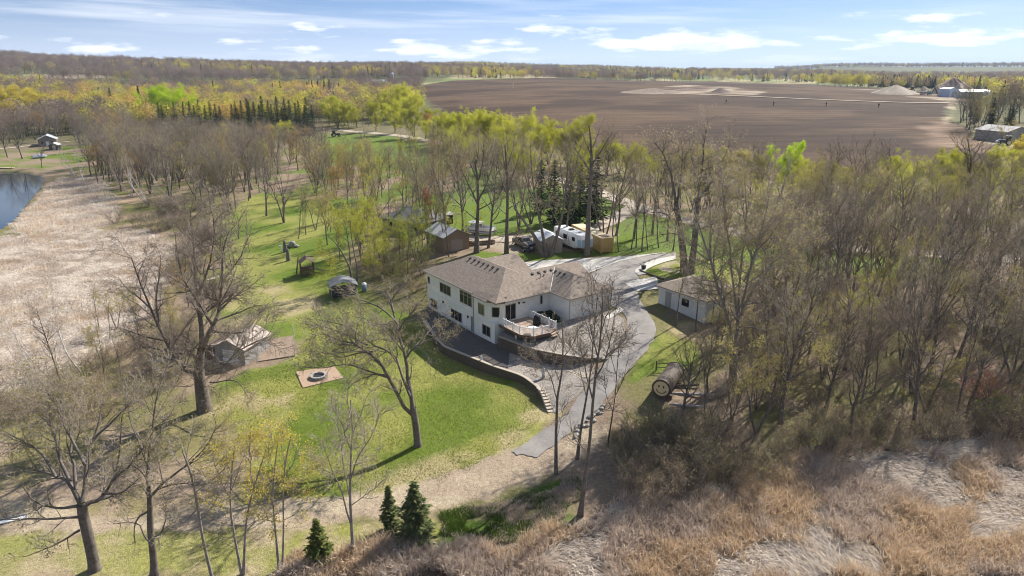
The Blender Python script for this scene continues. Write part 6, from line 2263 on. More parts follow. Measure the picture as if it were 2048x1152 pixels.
hero('yellow_budding_tree', 'yellow-budding tree with two straight stems close to the young spruce', (560, 1140),
     [([(558, 1140), (549, 1040), (545, 1000), (549, 935), (556, 885)], 0.085, 0.03, 0.5), ([(563, 1142), (568, 1050), (565, 990), (571, 920), (582, 872)], 0.085, 0.03, -0.5)],
     [([(546, 1000), (525, 960), (515, 915)], 0.045, 0.018, 1), ([(566, 1000), (595, 975), (612, 945)], 0.045, 0.018, -1), ([(567, 960), (590, 920), (600, 885)], 0.045, 0.018, 1), ([(549, 950), (535, 905), (540, 870)], 0.04, 0.015, -1), ([(568, 1040), (600, 1020), (620, 1010)], 0.04, 0.015, 1), ([(548, 1035), (520, 1010), (505, 990)], 0.04, 0.015, -1), ([(570, 930), (560, 890), (570, 850)], 0.04, 0.015, 0.5)],
     22, 0.09, BARK_PALE, TWIG_PALE, LEAF_GOLD, 2300, 0.085, 0.16, dens=(1.7, 2.4, 2.8, 3.2), maxn=2500, l1=(0.4, 0.5, 1.5))
hero('forked_tree', 'pale forked bare tree between the young spruces', (706, 1116),
     [([(706, 1116), (704, 1060), (700, 1005), (701, 960), (702, 905), (706, 850), (701, 800)], 0.13, 0.035, 0.0)],
     [([(704, 1055), (691, 1000), (672, 970), (655, 930), (645, 888)], 0.09, 0.03, -0.8), ([(700, 1000), (690, 950), (680, 900), (672, 860)], 0.07, 0.02, 1.5), ([(701, 960), (722, 905), (746, 860), (755, 830)], 0.08, 0.02, -1), ([(702, 930), (725, 920), (750, 900)], 0.06, 0.02, 2), ([(702, 900), (688, 850), (670, 820)], 0.06, 0.02, -1.5), ([(704, 870), (722, 830), (735, 790)], 0.06, 0.02, 1), ([(704, 1010), (735, 985), (755, 970)], 0.05, 0.02, -1.5), ([(660, 945), (640, 935), (622, 915)], 0.05, 0.02, 1), ([(703, 840), (690, 800), (695, 770)], 0.05, 0.02, 0)],
     25, 0.13, BARK_PALE, TWIG_PALE, LEAF_OLIVE, 700, 0.08, dens=(1.6, 2.6, 3.2, 4.0), maxn=5500, l1=(0.42, 0.7, 2.2))
hero('roadside_tree', 'thin bare tree standing at the sandy track beside the drive', (1112, 948),
     [([(1112, 948), (1112, 870), (1113, 800), (1121, 762), (1127, 720), (1126, 665), (1122, 635)], 0.13, 0.04, 0.0)],
     [([(1114, 800), (1105, 762), (1088, 728), (1070, 705)], 0.06, 0.02, -1), ([(1120, 765), (1108, 735), (1106, 700)], 0.06, 0.02, 1.5), ([(1127, 715), (1145, 690), (1158, 655)], 0.06, 0.02, -1), ([(1126, 690), (1112, 660), (1100, 640)], 0.05, 0.02, 1), ([(1113, 880), (1122, 840), (1126, 815)], 0.03, 0.012, -0.5), ([(1113, 830), (1098, 810), (1090, 790)], 0.03, 0.012, 0.5), ([(1125, 735), (1140, 715), (1160, 700)], 0.05, 0.02, 1.5)],
     31, 0.13, BARK, TWIG, LEAF_WOOD, 300, 0.08, dens=(1.5, 2.4, 3.0, 3.6), maxn=3000, l1=(0.42, 0.7, 2.0))
hero('roadside_tree', 'tall thin bare tree leaning right where track meets drive', (1154, 918),
     [([(1154, 918), (1161, 860), (1172, 800), (1182, 740), (1186, 690), (1190, 640), (1196, 585)], 0.15, 0.04, 0.0)],
     [([(1173, 795), (1163, 755), (1152, 720), (1140, 690)], 0.06, 0.02, 1), ([(1182, 740), (1202, 700), (1212, 665), (1222, 630)], 0.07, 0.02, -1), ([(1186, 690), (1175, 650), (1165, 615)], 0.06, 0.02, 1), ([(1190, 640), (1208, 610), (1215, 580)], 0.05, 0.02, 1.5), ([(1190, 640), (1180, 600), (1182, 570)], 0.04, 0.02, -1), ([(1178, 765), (1195, 745), (1210, 735)], 0.05, 0.02, 1.8)],
     32, 0.15, BARK, TWIG, LEAF_WOOD, 300, 0.08, dens=(1.5, 2.4, 3.0, 3.6), maxn=3500, l1=(0.42, 0.8, 2.2))
hero('marsh_edge_tree', 'tall bare tree rooted below the track at the edge of the reeds', (1160, 1030),
     [([(1160, 1030), (1170, 960), (1178, 900), (1183, 840), (1186, 800), (1192, 740), (1200, 690), (1206, 630), (1204, 575)], 0.22, 0.045, 0.0)],
     [([(1186, 802), (1170, 745), (1162, 710), (1150, 680)], 0.09, 0.025, -1.5), ([(1190, 760), (1212, 710), (1226, 660), (1232, 610)], 0.1, 0.025, 1), ([(1182, 840), (1205, 820), (1230, 815)], 0.05, 0.02, -2), ([(1196, 715), (1180, 660), (1178, 610)], 0.08, 0.02, 2), ([(1203, 660), (1222, 615), (1228, 580)], 0.06, 0.02, -2), ([(1205, 620), (1190, 580), (1185, 555)], 0.05, 0.02, 1), ([(1176, 905), (1150, 885), (1140, 860)], 0.04, 0.015, -1), ([(1212, 710), (1240, 690), (1255, 660)], 0.05, 0.02, 2)],
     33, 0.22, BARK, TWIG, LEAF_WOOD, 400, 0.08, dens=(1.5, 2.4, 3.0, 3.8), maxn=4500, l1=(0.42, 0.8, 2.6))
hero('roadside_tree', 'crooked dark sapling by the loose rocks right of the drive', (1214, 893),
     [([(1214, 893), (1224, 835), (1231, 790), (1234, 740), (1238, 690)], 0.1, 0.03, 0.0)],
     [([(1226, 825), (1212, 790), (1208, 760)], 0.05, 0.015, 1), ([(1231, 790), (1250, 760), (1256, 720)], 0.05, 0.015, -1), ([(1233, 750), (1222, 715), (1218, 680)], 0.04, 0.015, 1), ([(1236, 715), (1248, 690), (1252, 660)], 0.04, 0.015, 1)],
     34, 0.1, BARK_DARK, TWIG, LEAF_WOOD, 200, 0.08, dens=(1.6, 2.4, 2.8, 3.4), maxn=1800, l1=(0.42, 0.6, 1.6))
hero('pale_maple', 'tall pale grey many-stemmed tree in front of the outbuilding', (1466, 762),
     [([(1466, 762), (1467, 720), (1466, 684)], 0.46, 0.36, 0.0)],
     [([(1464, 690), (1451, 630), (1433, 570), (1416, 520), (1400, 480), (1378, 425), (1370, 385)], 0.26, 0.05, -2), ([(1470, 690), (1482, 640), (1488, 590), (1492, 530), (1500, 470), (1505, 410), (1500, 350)], 0.27, 0.05, 2),
      ([(1484, 630), (1492, 570), (1510, 505), (1528, 440), (1535, 390)], 0.2, 0.05, -2), ([(1488, 610), (1515, 560), (1550, 520), (1590, 488), (1630, 455)], 0.2, 0.04, 3), ([(1478, 650), (1475, 590), (1468, 520), (1455, 450), (1445, 385), (1440, 340)], 0.2, 0.04, 4),
      ([(1433, 570), (1425, 520), (1440, 460), (1436, 410)], 0.13, 0.04, 3), ([(1416, 520), (1385, 500), (1355, 470), (1335, 440)], 0.12, 0.03, 1), ([(1510, 505), (1545, 460), (1575, 410)], 0.12, 0.03, -2), ([(1446, 615), (1420, 600), (1400, 570)], 0.09, 0.03, -3), ([(1495, 600), (1540, 610), (1590, 600)], 0.1, 0.03, -4),
      ([(1470, 660), (1500, 650), (1540, 660), (1580, 645)], 0.1, 0.03, -4), ([(1500, 470), (1480, 420), (1475, 360)], 0.12, 0.03, 3), ([(1530, 550), (1560, 500), (1600, 440)], 0.12, 0.03, 1), ([(1490, 560), (1530, 470), (1560, 400), (1570, 350)], 0.15, 0.03, 5)],
     41, 0.46, BARK_PALE, TWIG_PALE, LEAF_OLIVE, 5500, 0.12, 0.14, dens=(1.1, 2.2, 2.8, 3.4), maxn=10000)
hero('twin_elm', 'big twin-trunked bare tree on the grass island behind the outbuilding', (1374, 546),
     [([(1370, 546), (1366, 500), (1359, 450), (1352, 405)], 0.62, 0.40, -1), ([(1380, 546), (1388, 500), (1392, 450), (1395, 400)], 0.62, 0.42, 1)],
     [([(1352, 408), (1345, 355), (1330, 315), (1312, 285)], 0.30, 0.06, -3), ([(1353, 405), (1360, 360), (1362, 310), (1358, 275)], 0.3, 0.06, 2), ([(1395, 402), (1400, 345), (1405, 300), (1412, 268)], 0.32, 0.06, -2), ([(1394, 410), (1428, 350), (1448, 318), (1460, 285)], 0.3, 0.05, 3),
      ([(1393, 440), (1440, 395), (1475, 360)], 0.24, 0.05, 4), ([(1358, 450), (1338, 430), (1305, 420), (1270, 428)], 0.24, 0.05, -4), ([(1356, 430), (1325, 390), (1300, 350)], 0.24, 0.05, 3), ([(1398, 370), (1385, 320), (1380, 275)], 0.22, 0.05, 5), ([(1362, 470), (1335, 465), (1310, 480)], 0.15, 0.04, -5), ([(1392, 460), (1425, 450), (1460, 440)], 0.18, 0.04, -5)],
     43, 0.6, BARK, TWIG, LEAF_WOOD, 2500, 0.14, 0.2, dens=(0.8, 1.7, 2.3, 3.0), twig_r=0.012, maxn=7000, l1=(0.42, 1.4, 4.5))
hero('tall_elm', 'tallest single-trunked bare tree, in front of the camper trailer', (1174, 513),
     [([(1174, 513), (1176, 440), (1181, 370), (1184, 325), (1182, 285), (1178, 250)], 0.36, 0.09, 0.0)],
     [([(1184, 330), (1196, 308), (1210, 290), (1224, 262)], 0.22, 0.05, -2), ([(1183, 345), (1166, 320), (1150, 300), (1142, 280)], 0.2, 0.05, 2), ([(1183, 310), (1170, 285), (1162, 258)], 0.16, 0.04, -2), ([(1183, 300), (1194, 275), (1200, 250)], 0.16, 0.04, 3), ([(1182, 355), (1205, 338), (1225, 330)], 0.16, 0.04, 3), ([(1181, 365), (1160, 350), (1140, 345)], 0.15, 0.04, -3), ([(1180, 390), (1200, 375), (1218, 372)], 0.12, 0.03, -3), ([(1184, 320), (1205, 320), (1228, 300)], 0.14, 0.04, 4)],
     45, 0.5, BARK, TWIG, LEAF_WOOD, 700, 0.12, dens=(0.9, 1.8, 2.4, 3.2), twig_r=0.012, maxn=4500, l1=(0.42, 1.2, 3.6))
hero('bare_elm', 'bare tree with thick straight trunk behind the house ridge', (953, 505),
     [([(953, 505), (954, 450), (957, 405), (955, 360), (950, 320)], 0.42, 0.12, 0.0)],
     [([(956, 410), (940, 375), (925, 345), (915, 315)], 0.24, 0.05, -2), ([(957, 400), (975, 365), (985, 330), (990, 300)], 0.24, 0.05, 2), ([(955, 360), (940, 325), (938, 290)], 0.18, 0.05, 3), ([(955, 365), (968, 320), (968, 285)], 0.18, 0.05, -2), ([(956, 420), (985, 405), (1005, 385)], 0.16, 0.04, -3), ([(954, 440), (930, 420), (905, 410)], 0.14, 0.04, 3), ([(951, 330), (958, 300), (955, 270)], 0.12, 0.04, 0)],
     46, 0.5, BARK, TWIG, LEAF_WOOD, 900, 0.12, dens=(0.9, 1.8, 2.4, 3.0), twig_r=0.012, maxn=4500, l1=(0.42, 1.2, 3.6))
hero('bare_elm', 'upright bare tree just left of the grey pickup', (1013, 508),
     [([(1013, 508), (1014, 440), (1016, 380), (1013, 330), (1010, 290)], 0.36, 0.09, 0.0)],
     [([(1015, 390), (1002, 350), (995, 315)], 0.18, 0.04, 2), ([(1015, 380), (1030, 345), (1040, 310)], 0.18, 0.04, -2), ([(1014, 350), (1005, 310), (1000, 280)], 0.15, 0.04, -2), ([(1013, 340), (1026, 300), (1028, 270)], 0.15, 0.04, 3), ([(1014, 420), (1035, 405), (1050, 400)], 0.12, 0.03, -3), ([(1012, 320), (1016, 290), (1014, 262)], 0.1, 0.03, 1), ([(1014, 430), (995, 415), (985, 400)], 0.1, 0.03, 3), ([(1012, 506), (1030, 480), (1040, 455)], 0.11, 0.03, -1)],
     47, 0.45, BARK, TWIG, LEAF_WOOD, 700, 0.12, dens=(0.9, 1.8, 2.4, 3.0), twig_r=0.012, maxn=4000, l1=(0.42, 1.2, 3.2))
hero('splayed_elm', 'bare tree splaying three trunks from one foot before the shed', (1094, 512),
     [([(1088, 512), (1076, 482), (1048, 442), (1028, 415)], 0.34, 0.16, -1), ([(1094, 513), (1086, 470), (1075, 420), (1065, 362), (1062, 320)], 0.36, 0.10, 1.5), ([(1100, 512), (1117, 462), (1127, 420), (1133, 370), (1136, 325)], 0.38, 0.12, -1)],
     [([(1030, 417), (1020, 390), (1022, 350)], 0.13, 0.04, 2), ([(1050, 445), (1040, 400), (1035, 360)], 0.12, 0.03, 2), ([(1073, 410), (1055, 370), (1050, 330), (1048, 300)], 0.16, 0.04, 2), ([(1068, 380), (1080, 340), (1082, 300)], 0.14, 0.04, -2), ([(1064, 335), (1060, 300), (1065, 270)], 0.1, 0.03, 1), ([(1120, 455), (1100, 420), (1095, 385)], 0.14, 0.04, 3), ([(1130, 400), (1120, 350), (1115, 310)], 0.16, 0.04, 2),
      ([(1133, 375), (1150, 335), (1155, 300)], 0.15, 0.04, -2), ([(1136, 335), (1132, 300), (1135, 265)], 0.12, 0.03, 2), ([(1134, 350), (1148, 310), (1142, 275)], 0.12, 0.03, 4), ([(1080, 440), (1095, 405), (1100, 360)], 0.12, 0.03, -3), ([(1084, 465), (1060, 460), (1040, 470)], 0.1, 0.03, -3)],
     48, 0.4, BARK, TWIG, LEAF_WOOD, 1200, 0.12, dens=(0.9, 1.8, 2.4, 3.0), twig_r=0.012, maxn=5000, l1=(0.42, 1.2, 3.4))
hero('lawn_edge_tree', 'double-stemmed budding tree standing behind the covered frame tent', (706, 572),
     [([(706, 572), (704, 545), (690, 515), (675, 490), (655, 470)], 0.16, 0.05, 0), ([(712, 572), (716, 540), (708, 505), (702, 470), (700, 440)], 0.16, 0.05, 1)],
     [([(690, 515), (665, 505), (640, 495)], 0.07, 0.02, -2), ([(704, 485), (725, 460), (735, 435)], 0.07, 0.02, 1), ([(676, 492), (672, 460), (660, 430)], 0.07, 0.02, 2), ([(715, 535), (740, 520), (755, 500)], 0.07, 0.02, -2), ([(702, 460), (690, 430), (680, 410)], 0.06, 0.02, 2), ([(700, 530), (670, 545), (645, 548)], 0.05, 0.02, -2)],
     51, 0.16, BARK, TWIG, LEAF_YELLOW, 3000, 0.13, 0.2, dens=(1.2, 2.0, 2.6, 3.0), twig_r=0.010, maxn=3000, l1=(0.42, 1.0, 2.8))

# ---- smaller plants and woods, each tree a thing of its own
def scatter(px, n, gap, seed, world=False):
    poly = PP(px) if not world else np.asarray(px)
    lo, hi = poly.min(0), poly.max(0)
    rng = np.random.default_rng(seed)
    c = rng.uniform(lo, hi, (n * 60, 2))
    c = c[sdist(poly, c[:, 0], c[:, 1]) < 0]
    out = []
    for p in c:
        if all((p[0] - q[0]) ** 2 + (p[1] - q[1]) ** 2 > gap * gap for q in out):
            out.append(p)
            if len(out) >= n:
                break
    out = np.array(out)
    z = T(out[:, 0], out[:, 1])
    return np.column_stack([out, z])


def wood(px, n, gap, seed, mix, label, group, hs=(13, 18), skip=None):
    """mix: list of (weight, kind, leaf, twig, word)"""
    r = random.Random(seed)
    pts = scatter(px, n, gap, seed)
    for p in pts:
        if skip is not None and any(sdist(s, p[:1], p[1:2])[0] < 0 for s in skip):
            continue
        m = r.choices(mix, [q[0] for q in mix])[0]
        h = r.uniform(*hs) * (m[5] if len(m) > 5 else 1.0)
        plant(m[1], tuple(p), h, f'{m[4]} {label}', f'{m[4]}s {group}'.replace('bushs', 'bushes'), m[2], m[3], wide=r.uniform(0.85, 1.2))


wood([(880, 303), (960, 318), (1040, 340), (1110, 366), (1200, 394), (1150, 396), (1040, 374), (940, 350), (860, 325)], 40, 3.2, 120,
     [(3, 'bud', LEAF_YELLOW, None, 'yellow budding tree', 0.9), (3, 'bud', LEAF_OLIVE, None, 'olive budding tree', 0.9), (2, 'leafy', LEAF_YELLOW, None, 'yellow-green leafing tree', 0.8), (2, 'bare', LEAF_WOOD, None, 'bare grey tree', 0.9)], 'along the near side of the gravel road', 'along the gravel road', (9, 13.5))
wood([(640, 256), (735, 258), (740, 248), (640, 246)], 9, 4.0, 121, [(1, 'leafy', LEAF_YELLOW, None, 'yellow-green leafing tree'), (1, 'bud', LEAF_OLIVE, None, 'olive budding tree', 0.9)], 'in front of the green-roofed barn', 'in front of the green-roofed barn', (10, 14))
# three young spruces in front
plant('fir', tuple(P(640, 1128)), 4.1, 'solitary bushy young spruce at the bottom edge left of the forked tree', 'young spruces by the track', var=0, wide=1.05)
plant('fir', tuple(P(781, 1062)), 4.4, 'narrow blue-green young spruce, left one of the pair', 'young spruces by the track', var=1, wide=0.95)
plant('fir', tuple(P(832, 1082)), 5.6, 'largest young spruce with bluish top, right one of the pair', 'young spruces by the track', var=2, wide=0.95)
# spruces by the yard lane
for (px, py, h, lab) in ((1138, 455, 12.5, 'dark spruce behind the shed, nearest the lane'), (1108, 447, 13.5, 'dark spruce left of the lane behind the white shed'), (1160, 440, 12.0, 'dark spruce touching the tall bare trunk'),
                         (1190, 447, 14.5, 'largest dark yard spruce, right of the tall bare trunk'), (1082, 425, 12, 'small dark spruce at the back of the rear lawn'), (1178, 425, 12.5, 'dark spruce hidden behind the largest yard spruce')):
    plant('spruce', tuple(P(px, py)), h, lab, 'dark spruces on the rear lawn', wide=1.25)
# windbreak of old spruces
r_ = random.Random(4)
for k in range(15):
    x = 300 + k * 10.2
    plant('spruce', tuple(P(x + r_.uniform(-3, 3), 256 + r_.uniform(-4, 5))), r_.uniform(12, 15.5), 'dark spruce in the left windbreak row', 'left windbreak spruces')
for k in range(19):
    x = 470 + k * 8.8
    plant('spruce', tuple(P(x + r_.uniform(-3, 3), 262 + k * 0.5 + r_.uniform(-4, 6))), r_.uniform(15, 20), 'dark spruce in the right windbreak row', 'right windbreak spruces')
for px, py, h, lab in ((175, 226, 10, 'small dark spruce far left of the windbreak'), (196, 229, 11, 'small dark spruce second from the far left'), (212, 238, 13, 'dark spruce third from the far left'), (228, 236, 19, 'tall pointed spruce standing apart left of the windbreak'), (275, 243, 9, 'low dark spruce just left of the windbreak')):
    plant('spruce', tuple(P(px, py)), h, lab, 'lone spruces left of the windbreak')

for px, py, h, lab in ((1352, 652, 11, 'thin bare tree before the left end of the outbuilding'), (1392, 664, 12, 'thin bare tree before the middle of the outbuilding'), (1424, 650, 13, 'thin bare tree before the right end of the outbuilding'), (1440, 690, 12, 'thin bare tree left of the tall pale many-stemmed one')):
    plant('slim', tuple(P(px, py)), h, lab, 'thin trees before the outbuilding', LEAF_WOOD, TWIG_PALE)
# showpieces of the middle distance
for px, py, h, lab, leaf, wd in ((330, 246, 22, 'bright lime-green leafy tree, left half of the pair above the spruces', LEAF_LIME, 1.15), (367, 247, 20.5, 'bright lime-green leafy tree, right half of the pair above the spruces', LEAF_LIME, 1.1),
                             (12, 240, 19, 'golden yellow willow cut by the left edge', LEAF_GOLD, 1.1), (45, 238, 20, 'golden yellow willow, tallest of the left clump', LEAF_GOLD, 1.2), (72, 244, 17, 'golden yellow willow on the right of the left clump', LEAF_GOLD, 1.15), (30, 252, 13, 'golden yellow willow low in front of the left clump', LEAF_GOLD, 1.1),
                             (190, 232, 12, 'yellow tree behind the lone spruces', LEAF_YELLOW, 1.2), (215, 234, 12, 'orange-yellow tree beside the tall pointed spruce', LEAF_ORANGE, 1.2),
                             (130, 240, 12, 'yellow bushy tree right of the willow clump', LEAF_YELLOW, 1.1), (155, 242, 12, 'second yellow bushy tree right of the willow clump', LEAF_YELLOW, 1.1), (570, 292, 11, 'olive-yellow rounded tree in front of the right windbreak', LEAF_YELLOW, 1.1), (545, 290, 9, 'small yellow tree in front of the right windbreak', LEAF_GOLD, 1.0),
                             (676, 257, 17, 'yellow-green roadside tree before the green roof', LEAF_YELLOW, 1.1), (752, 262, 14.5, 'yellow-green roadside tree, first in the row by the road', LEAF_YELLOW, 1.1), (790, 266, 16.5, 'yellow-green vase-shaped roadside tree in the row by the road', LEAF_YELLOW, 1.2), (828, 275, 15, 'yellow-green roadside tree with low branches', LEAF_YELLOW, 1.1),
                             (851, 277, 14, 'yellow-green roadside tree near the field corner', LEAF_YELLOW, 1.1), (872, 280, 11.5, 'orange-tinged roadside tree last in the row', LEAF_ORANGE, 1.1), (808, 236, 20, 'large rounded yellow-green tree at the field corner', LEAF_YELLOW, 1.25), (834, 240, 15, 'rounded yellow-green tree right at the field corner', LEAF_YELLOW, 1.2), (770, 234, 15, 'yellow-green tree left of the field corner', LEAF_YELLOW, 1.1)):
    plant('leafy', tuple(P(px, py)), h, lab, 'notable leafing trees of the middle distance', leaf, wide=wd)
# yellow-green row along the near edge of the field
r_ = random.Random(9)
row = smooth_line(PP([(868, 288), (940, 300), (1010, 312), (1090, 326), (1180, 340), (1280, 356), (1400, 372), (1550, 388), (1700, 394), (1850, 392), (2000, 372), (2080, 360)]), 2)
row = resample(row, 40)
for k, (x, y) in enumerate(row):
    x += r_.uniform(-2.5, 2.5)
    y += r_.uniform(-3, 3)
    lf = LEAF_YELLOW if k < 19 or r_.random() < 0.5 else LEAF_OLIVE
    hh = r_.uniform(9.5, 16.5) if k < 18 else r_.uniform(7.0, 11.5)
    plant('leafy', (x, y, T(x, y)), hh, 'yellow-green leafing tree in the row along the near edge of the field', 'leafing trees along the field edge', lf, wide=1.1)
for px, py, h, lab in ((1650, 402, 14, 'dark bare tree against the field, left of three'), (1712, 398, 15, 'dark bare tree against the field, middle of three'), (1780, 402, 14, 'dark bare tree against the field, leaning right'), (1320, 372, 13, 'bare tree standing out against the field behind the twin trunks'), (1150, 350, 13, 'bare tree peeping over the leafing row'), (1930, 430, 19, 'tall dark bare tree at the right edge before the field'), (1215, 352, 14, 'bare tree in the leafing row right of the tallest one')):
    plant('bare', tuple(P(px, py)), h, lab, 'bare trees against the field', twig=TWIG_DARK, bark=BARK_DARK)
plant('leafy', tuple(P(1560, 392)), 13, 'fresh green poplar-like tree against the field right of the pale tree', 'leafing trees along the field edge', LEAF_LIME, wide=0.75)
plant('leafy', tuple(P(2040, 352)), 10, 'bright yellow bush-like tree cut by the right edge', 'leafing trees along the field edge', LEAF_GOLD, wide=1.3)

# lawn trees on the left
for px, py, h, lab, k_ in ((568, 445, 17, 'straight dark trunk standing alone on the left lawn', 'bare'), (533, 432, 17, 'bare tree leaning left at the edge of the left lawn', 'bare'), (612, 470, 12, 'thin yellow-leaved sapling on the left lawn', 'slim'), (597, 478, 11, 'thin bare sapling on the left lawn, nearest the ornaments', 'slim'), (606, 452, 12, 'thin dark sapling behind the yellow-leaved one', 'slim'), (635, 390, 14, 'bare tree with twin crown above the left lawn', 'bare'), (458, 430, 16, 'bare tree with thick trunk at the wood edge', 'bare'), (463, 418, 16, 'second thick bare trunk at the wood edge', 'bare'),
                       (440, 480, 9, 'small spreading bare tree by the left marsh edge', 'bud'), (500, 505, 9, 'small bare tree leaning over the left lawn', 'slim'), (478, 478, 9, 'low twisted bare tree left of the lawn ornaments', 'bare')):
    plant(k_, tuple(P(px, py)), h, lab, 'trees on the left lawn', LEAF_YELLOW if 'yellow' in lab else LEAF_WOOD)

BARE_MIX = [(6, 'bare', LEAF_WOOD, None, 'bare grey tree'), (2, 'bare', LEAF_OLIVE, TWIG_PALE, 'pale bare tree'), (2, 'slim', LEAF_OLIVE, None, 'thin bare tree'), (2.2, 'bud', LEAF_OLIVE, None, 'olive budding tree', 0.85), (0.7, 'bud', LEAF_ORANGE, TWIG_RED, 'orange budding tree', 0.7)]
LAWNKEEP = [PP([(500, 470), (545, 400), (640, 372), (700, 400), (700, 560), (470, 680), (470, 560)])]
wood([(170, 345), (230, 318), (300, 318), (430, 330), (520, 335), (560, 350), (520, 392), (470, 425), (400, 410), (330, 405), (260, 385), (205, 378)], 135, 3.2, 101, BARE_MIX, 'in the wood between pond and left lawn', 'between pond and left lawn', (14, 19))
wood([(-40, 296), (60, 284), (150, 290), (200, 318), (300, 325), (430, 335), (560, 345), (660, 335), (660, 312), (560, 318), (430, 312), (310, 306), (285, 285), (220, 262), (60, 260), (-40, 264)], 110, 5.0, 102,
     [(9, 'bare', LEAF_WOOD, TWIG, 'bare round-crowned tree'), (3, 'bare', LEAF_WOOD, TWIG_RED, 'brown round-crowned tree'), (1.3, 'bud', LEAF_ORANGE, TWIG_RED, 'russet budding tree')], 'in the oak wood behind the pond', 'in the oak wood behind the pond', (12, 15), [PP([(-40, 345), (60, 340), (140, 300), (110, 284), (-40, 290)])])
wood([(590, 372), (640, 345), (740, 330), (880, 322), (980, 340), (1000, 372), (900, 400), (850, 440), (770, 470), (710, 450), (650, 420)], 85, 3.4, 103,
     [(3, 'slim', LEAF_OLIVE, None, 'thin budding tree'), (3, 'bare', LEAF_OLIVE, None, 'bare grey tree', 0.9), (3, 'bud', LEAF_OLIVE, None, 'olive budding tree', 0.8), (1.4, 'bud', LEAF_ORANGE, None, 'orange budding tree', 0.65), (1.5, 'bud', LEAF_YELLOW, None, 'yellow budding tree', 0.7)], 'on the rough ground behind the yard sheds', 'behind the yard sheds', (11, 16))
wood([(700, 470), (800, 480), (880, 478), (930, 496), (905, 515), (850, 530), (800, 560), (740, 560), (700, 530)], 26, 2.6, 104,
     [(3, 'slim', LEAF_YELLOW, None, 'thin yellow-leaved tree'), (2, 'bud', LEAF_YELLOW, None, 'yellow budding tree', 0.75), (2, 'bud', LEAF_GREEN, None, 'green budding tree', 0.7), (1, 'slim', LEAF_OLIVE, None, 'thin bare tree')], 'in the thicket left of the house', 'in the thicket left of the house', (9, 13))
for k, (px, py, h) in enumerate(((760, 560, 4), (790, 545, 4.5), (815, 560, 3.5), (835, 530, 4.5), (775, 520, 4), (845, 550, 3), (810, 515, 4), (740, 545, 3.5), (828, 585, 3.0))):
    plant('shrub', tuple(P(px, py)), h, 'green leafy bush in the thicket left of the house', 'green bushes left of the house', LEAF_GREEN if k % 2 else LEAF_YELLOW)
plant('bud', tuple(P(853, 478)), 9.5, 'small tree with bright red buds beside the grey shed', None, LEAF_RED, TWIG_RED, wide=0.8)
for k, (px, py, h) in enumerate(((893, 486, 17), (925, 470, 18), (976, 496, 19), (1038, 462, 18), (1062, 448, 17), (1128, 488, 17), (1208, 484, 18), (1232, 470, 17), (1268, 478, 16), (1305, 470, 17), (1335, 482, 16), (1420, 520, 18), (1450, 506, 17), (870, 462, 16), (845, 450, 16))):
    plant('bare', tuple(P(px, py)), h, ('bare yard tree over the grey shed', 'bare yard tree behind the boat', 'bare yard tree right of the thick straight trunk', 'bare yard tree behind the pickup', 'bare yard tree between pickup and spruces', 'bare yard tree over the white-roofed shed', 'bare yard tree over the container', 'bare yard tree beside the lane behind the container', 'bare yard tree on the grass right of the container', 'bare yard tree on the grass left of the twin trunks', 'bare yard tree just left of the twin trunks', 'bare yard tree right of the twin trunks', 'bare yard tree farther right of the twin trunks', 'bare yard tree left of the grey shed', 'bare yard tree beside the grey-roofed house')[k], 'bare trees around the rear yard', LEAF_OLIVE if k % 2 else LEAF_WOOD, wide=0.9)
wood([(620, 470), (660, 430), (720, 420), (760, 470), (740, 540), (690, 530), (640, 505)], 12, 3.4, 122, [(2, 'bud', LEAF_OLIVE, None, 'olive budding tree', 0.8), (1, 'bud', LEAF_YELLOW, None, 'yellow budding tree', 0.75), (1, 'slim', LEAF_OLIVE, None, 'thin budding tree')], 'between left lawn and house thicket', 'between left lawn and house thicket', (9, 13))
# thin poles on the strip of grass behind the drive
for k, px in enumerate((1238, 1262, 1272, 1284, 1296, 1318, 1345, 1225)):
    plant('slim', tuple(P(px, 503 - (k % 3) * 4)), 13 + (k * 5 % 4), 'slim bare pole of a tree on the grass behind the drive', 'slim trees on the grass behind the drive', LEAF_WOOD)
wood([(1270, 398), (1400, 412), (1560, 424), (1750, 428), (2060, 420), (2060, 500), (1860, 494), (1700, 484), (1500, 458), (1380, 432), (1290, 412)], 85, 3.6, 105,
     [(3, 'bare', LEAF_OLIVE, None, 'bare grey tree'), (3, 'bud', LEAF_OLIVE, None, 'olive budding tree', 0.85), (2, 'slim', LEAF_OLIVE, None, 'thin bare tree'), (1.2, 'bud', LEAF_YELLOW, None, 'yellow budding tree', 0.8)], 'between the gravel road and the field', 'between gravel road and field', (11, 15.5))
wood([(1560, 520), (1640, 512), (1800, 522), (2080, 530), (2080, 800), (1960, 850), (1780, 870), (1620, 880), (1510, 900), (1500, 800), (1560, 700), (1530, 610)], 108, 2.8, 106,
     [(3, 'bare', LEAF_WOOD, TWIG_PALE, 'pale bare tree'), (3, 'bare', LEAF_WOOD, TWIG, 'bare grey tree'), (1.6, 'bare', LEAF_WOOD, TWIG_RED, 'bare brown tree'), (4, 'slim', LEAF_WOOD, TWIG_PALE, 'thin pale-twigged tree'), (1.5, 'bud', LEAF_OLIVE, TWIG_PALE, 'olive budding tree', 0.75), (0.8, 'bud', LEAF_YELLOW, None, 'yellow budding tree', 0.6)], 'in the dense wood on the right', 'in the dense right wood', (11.5, 16.5))
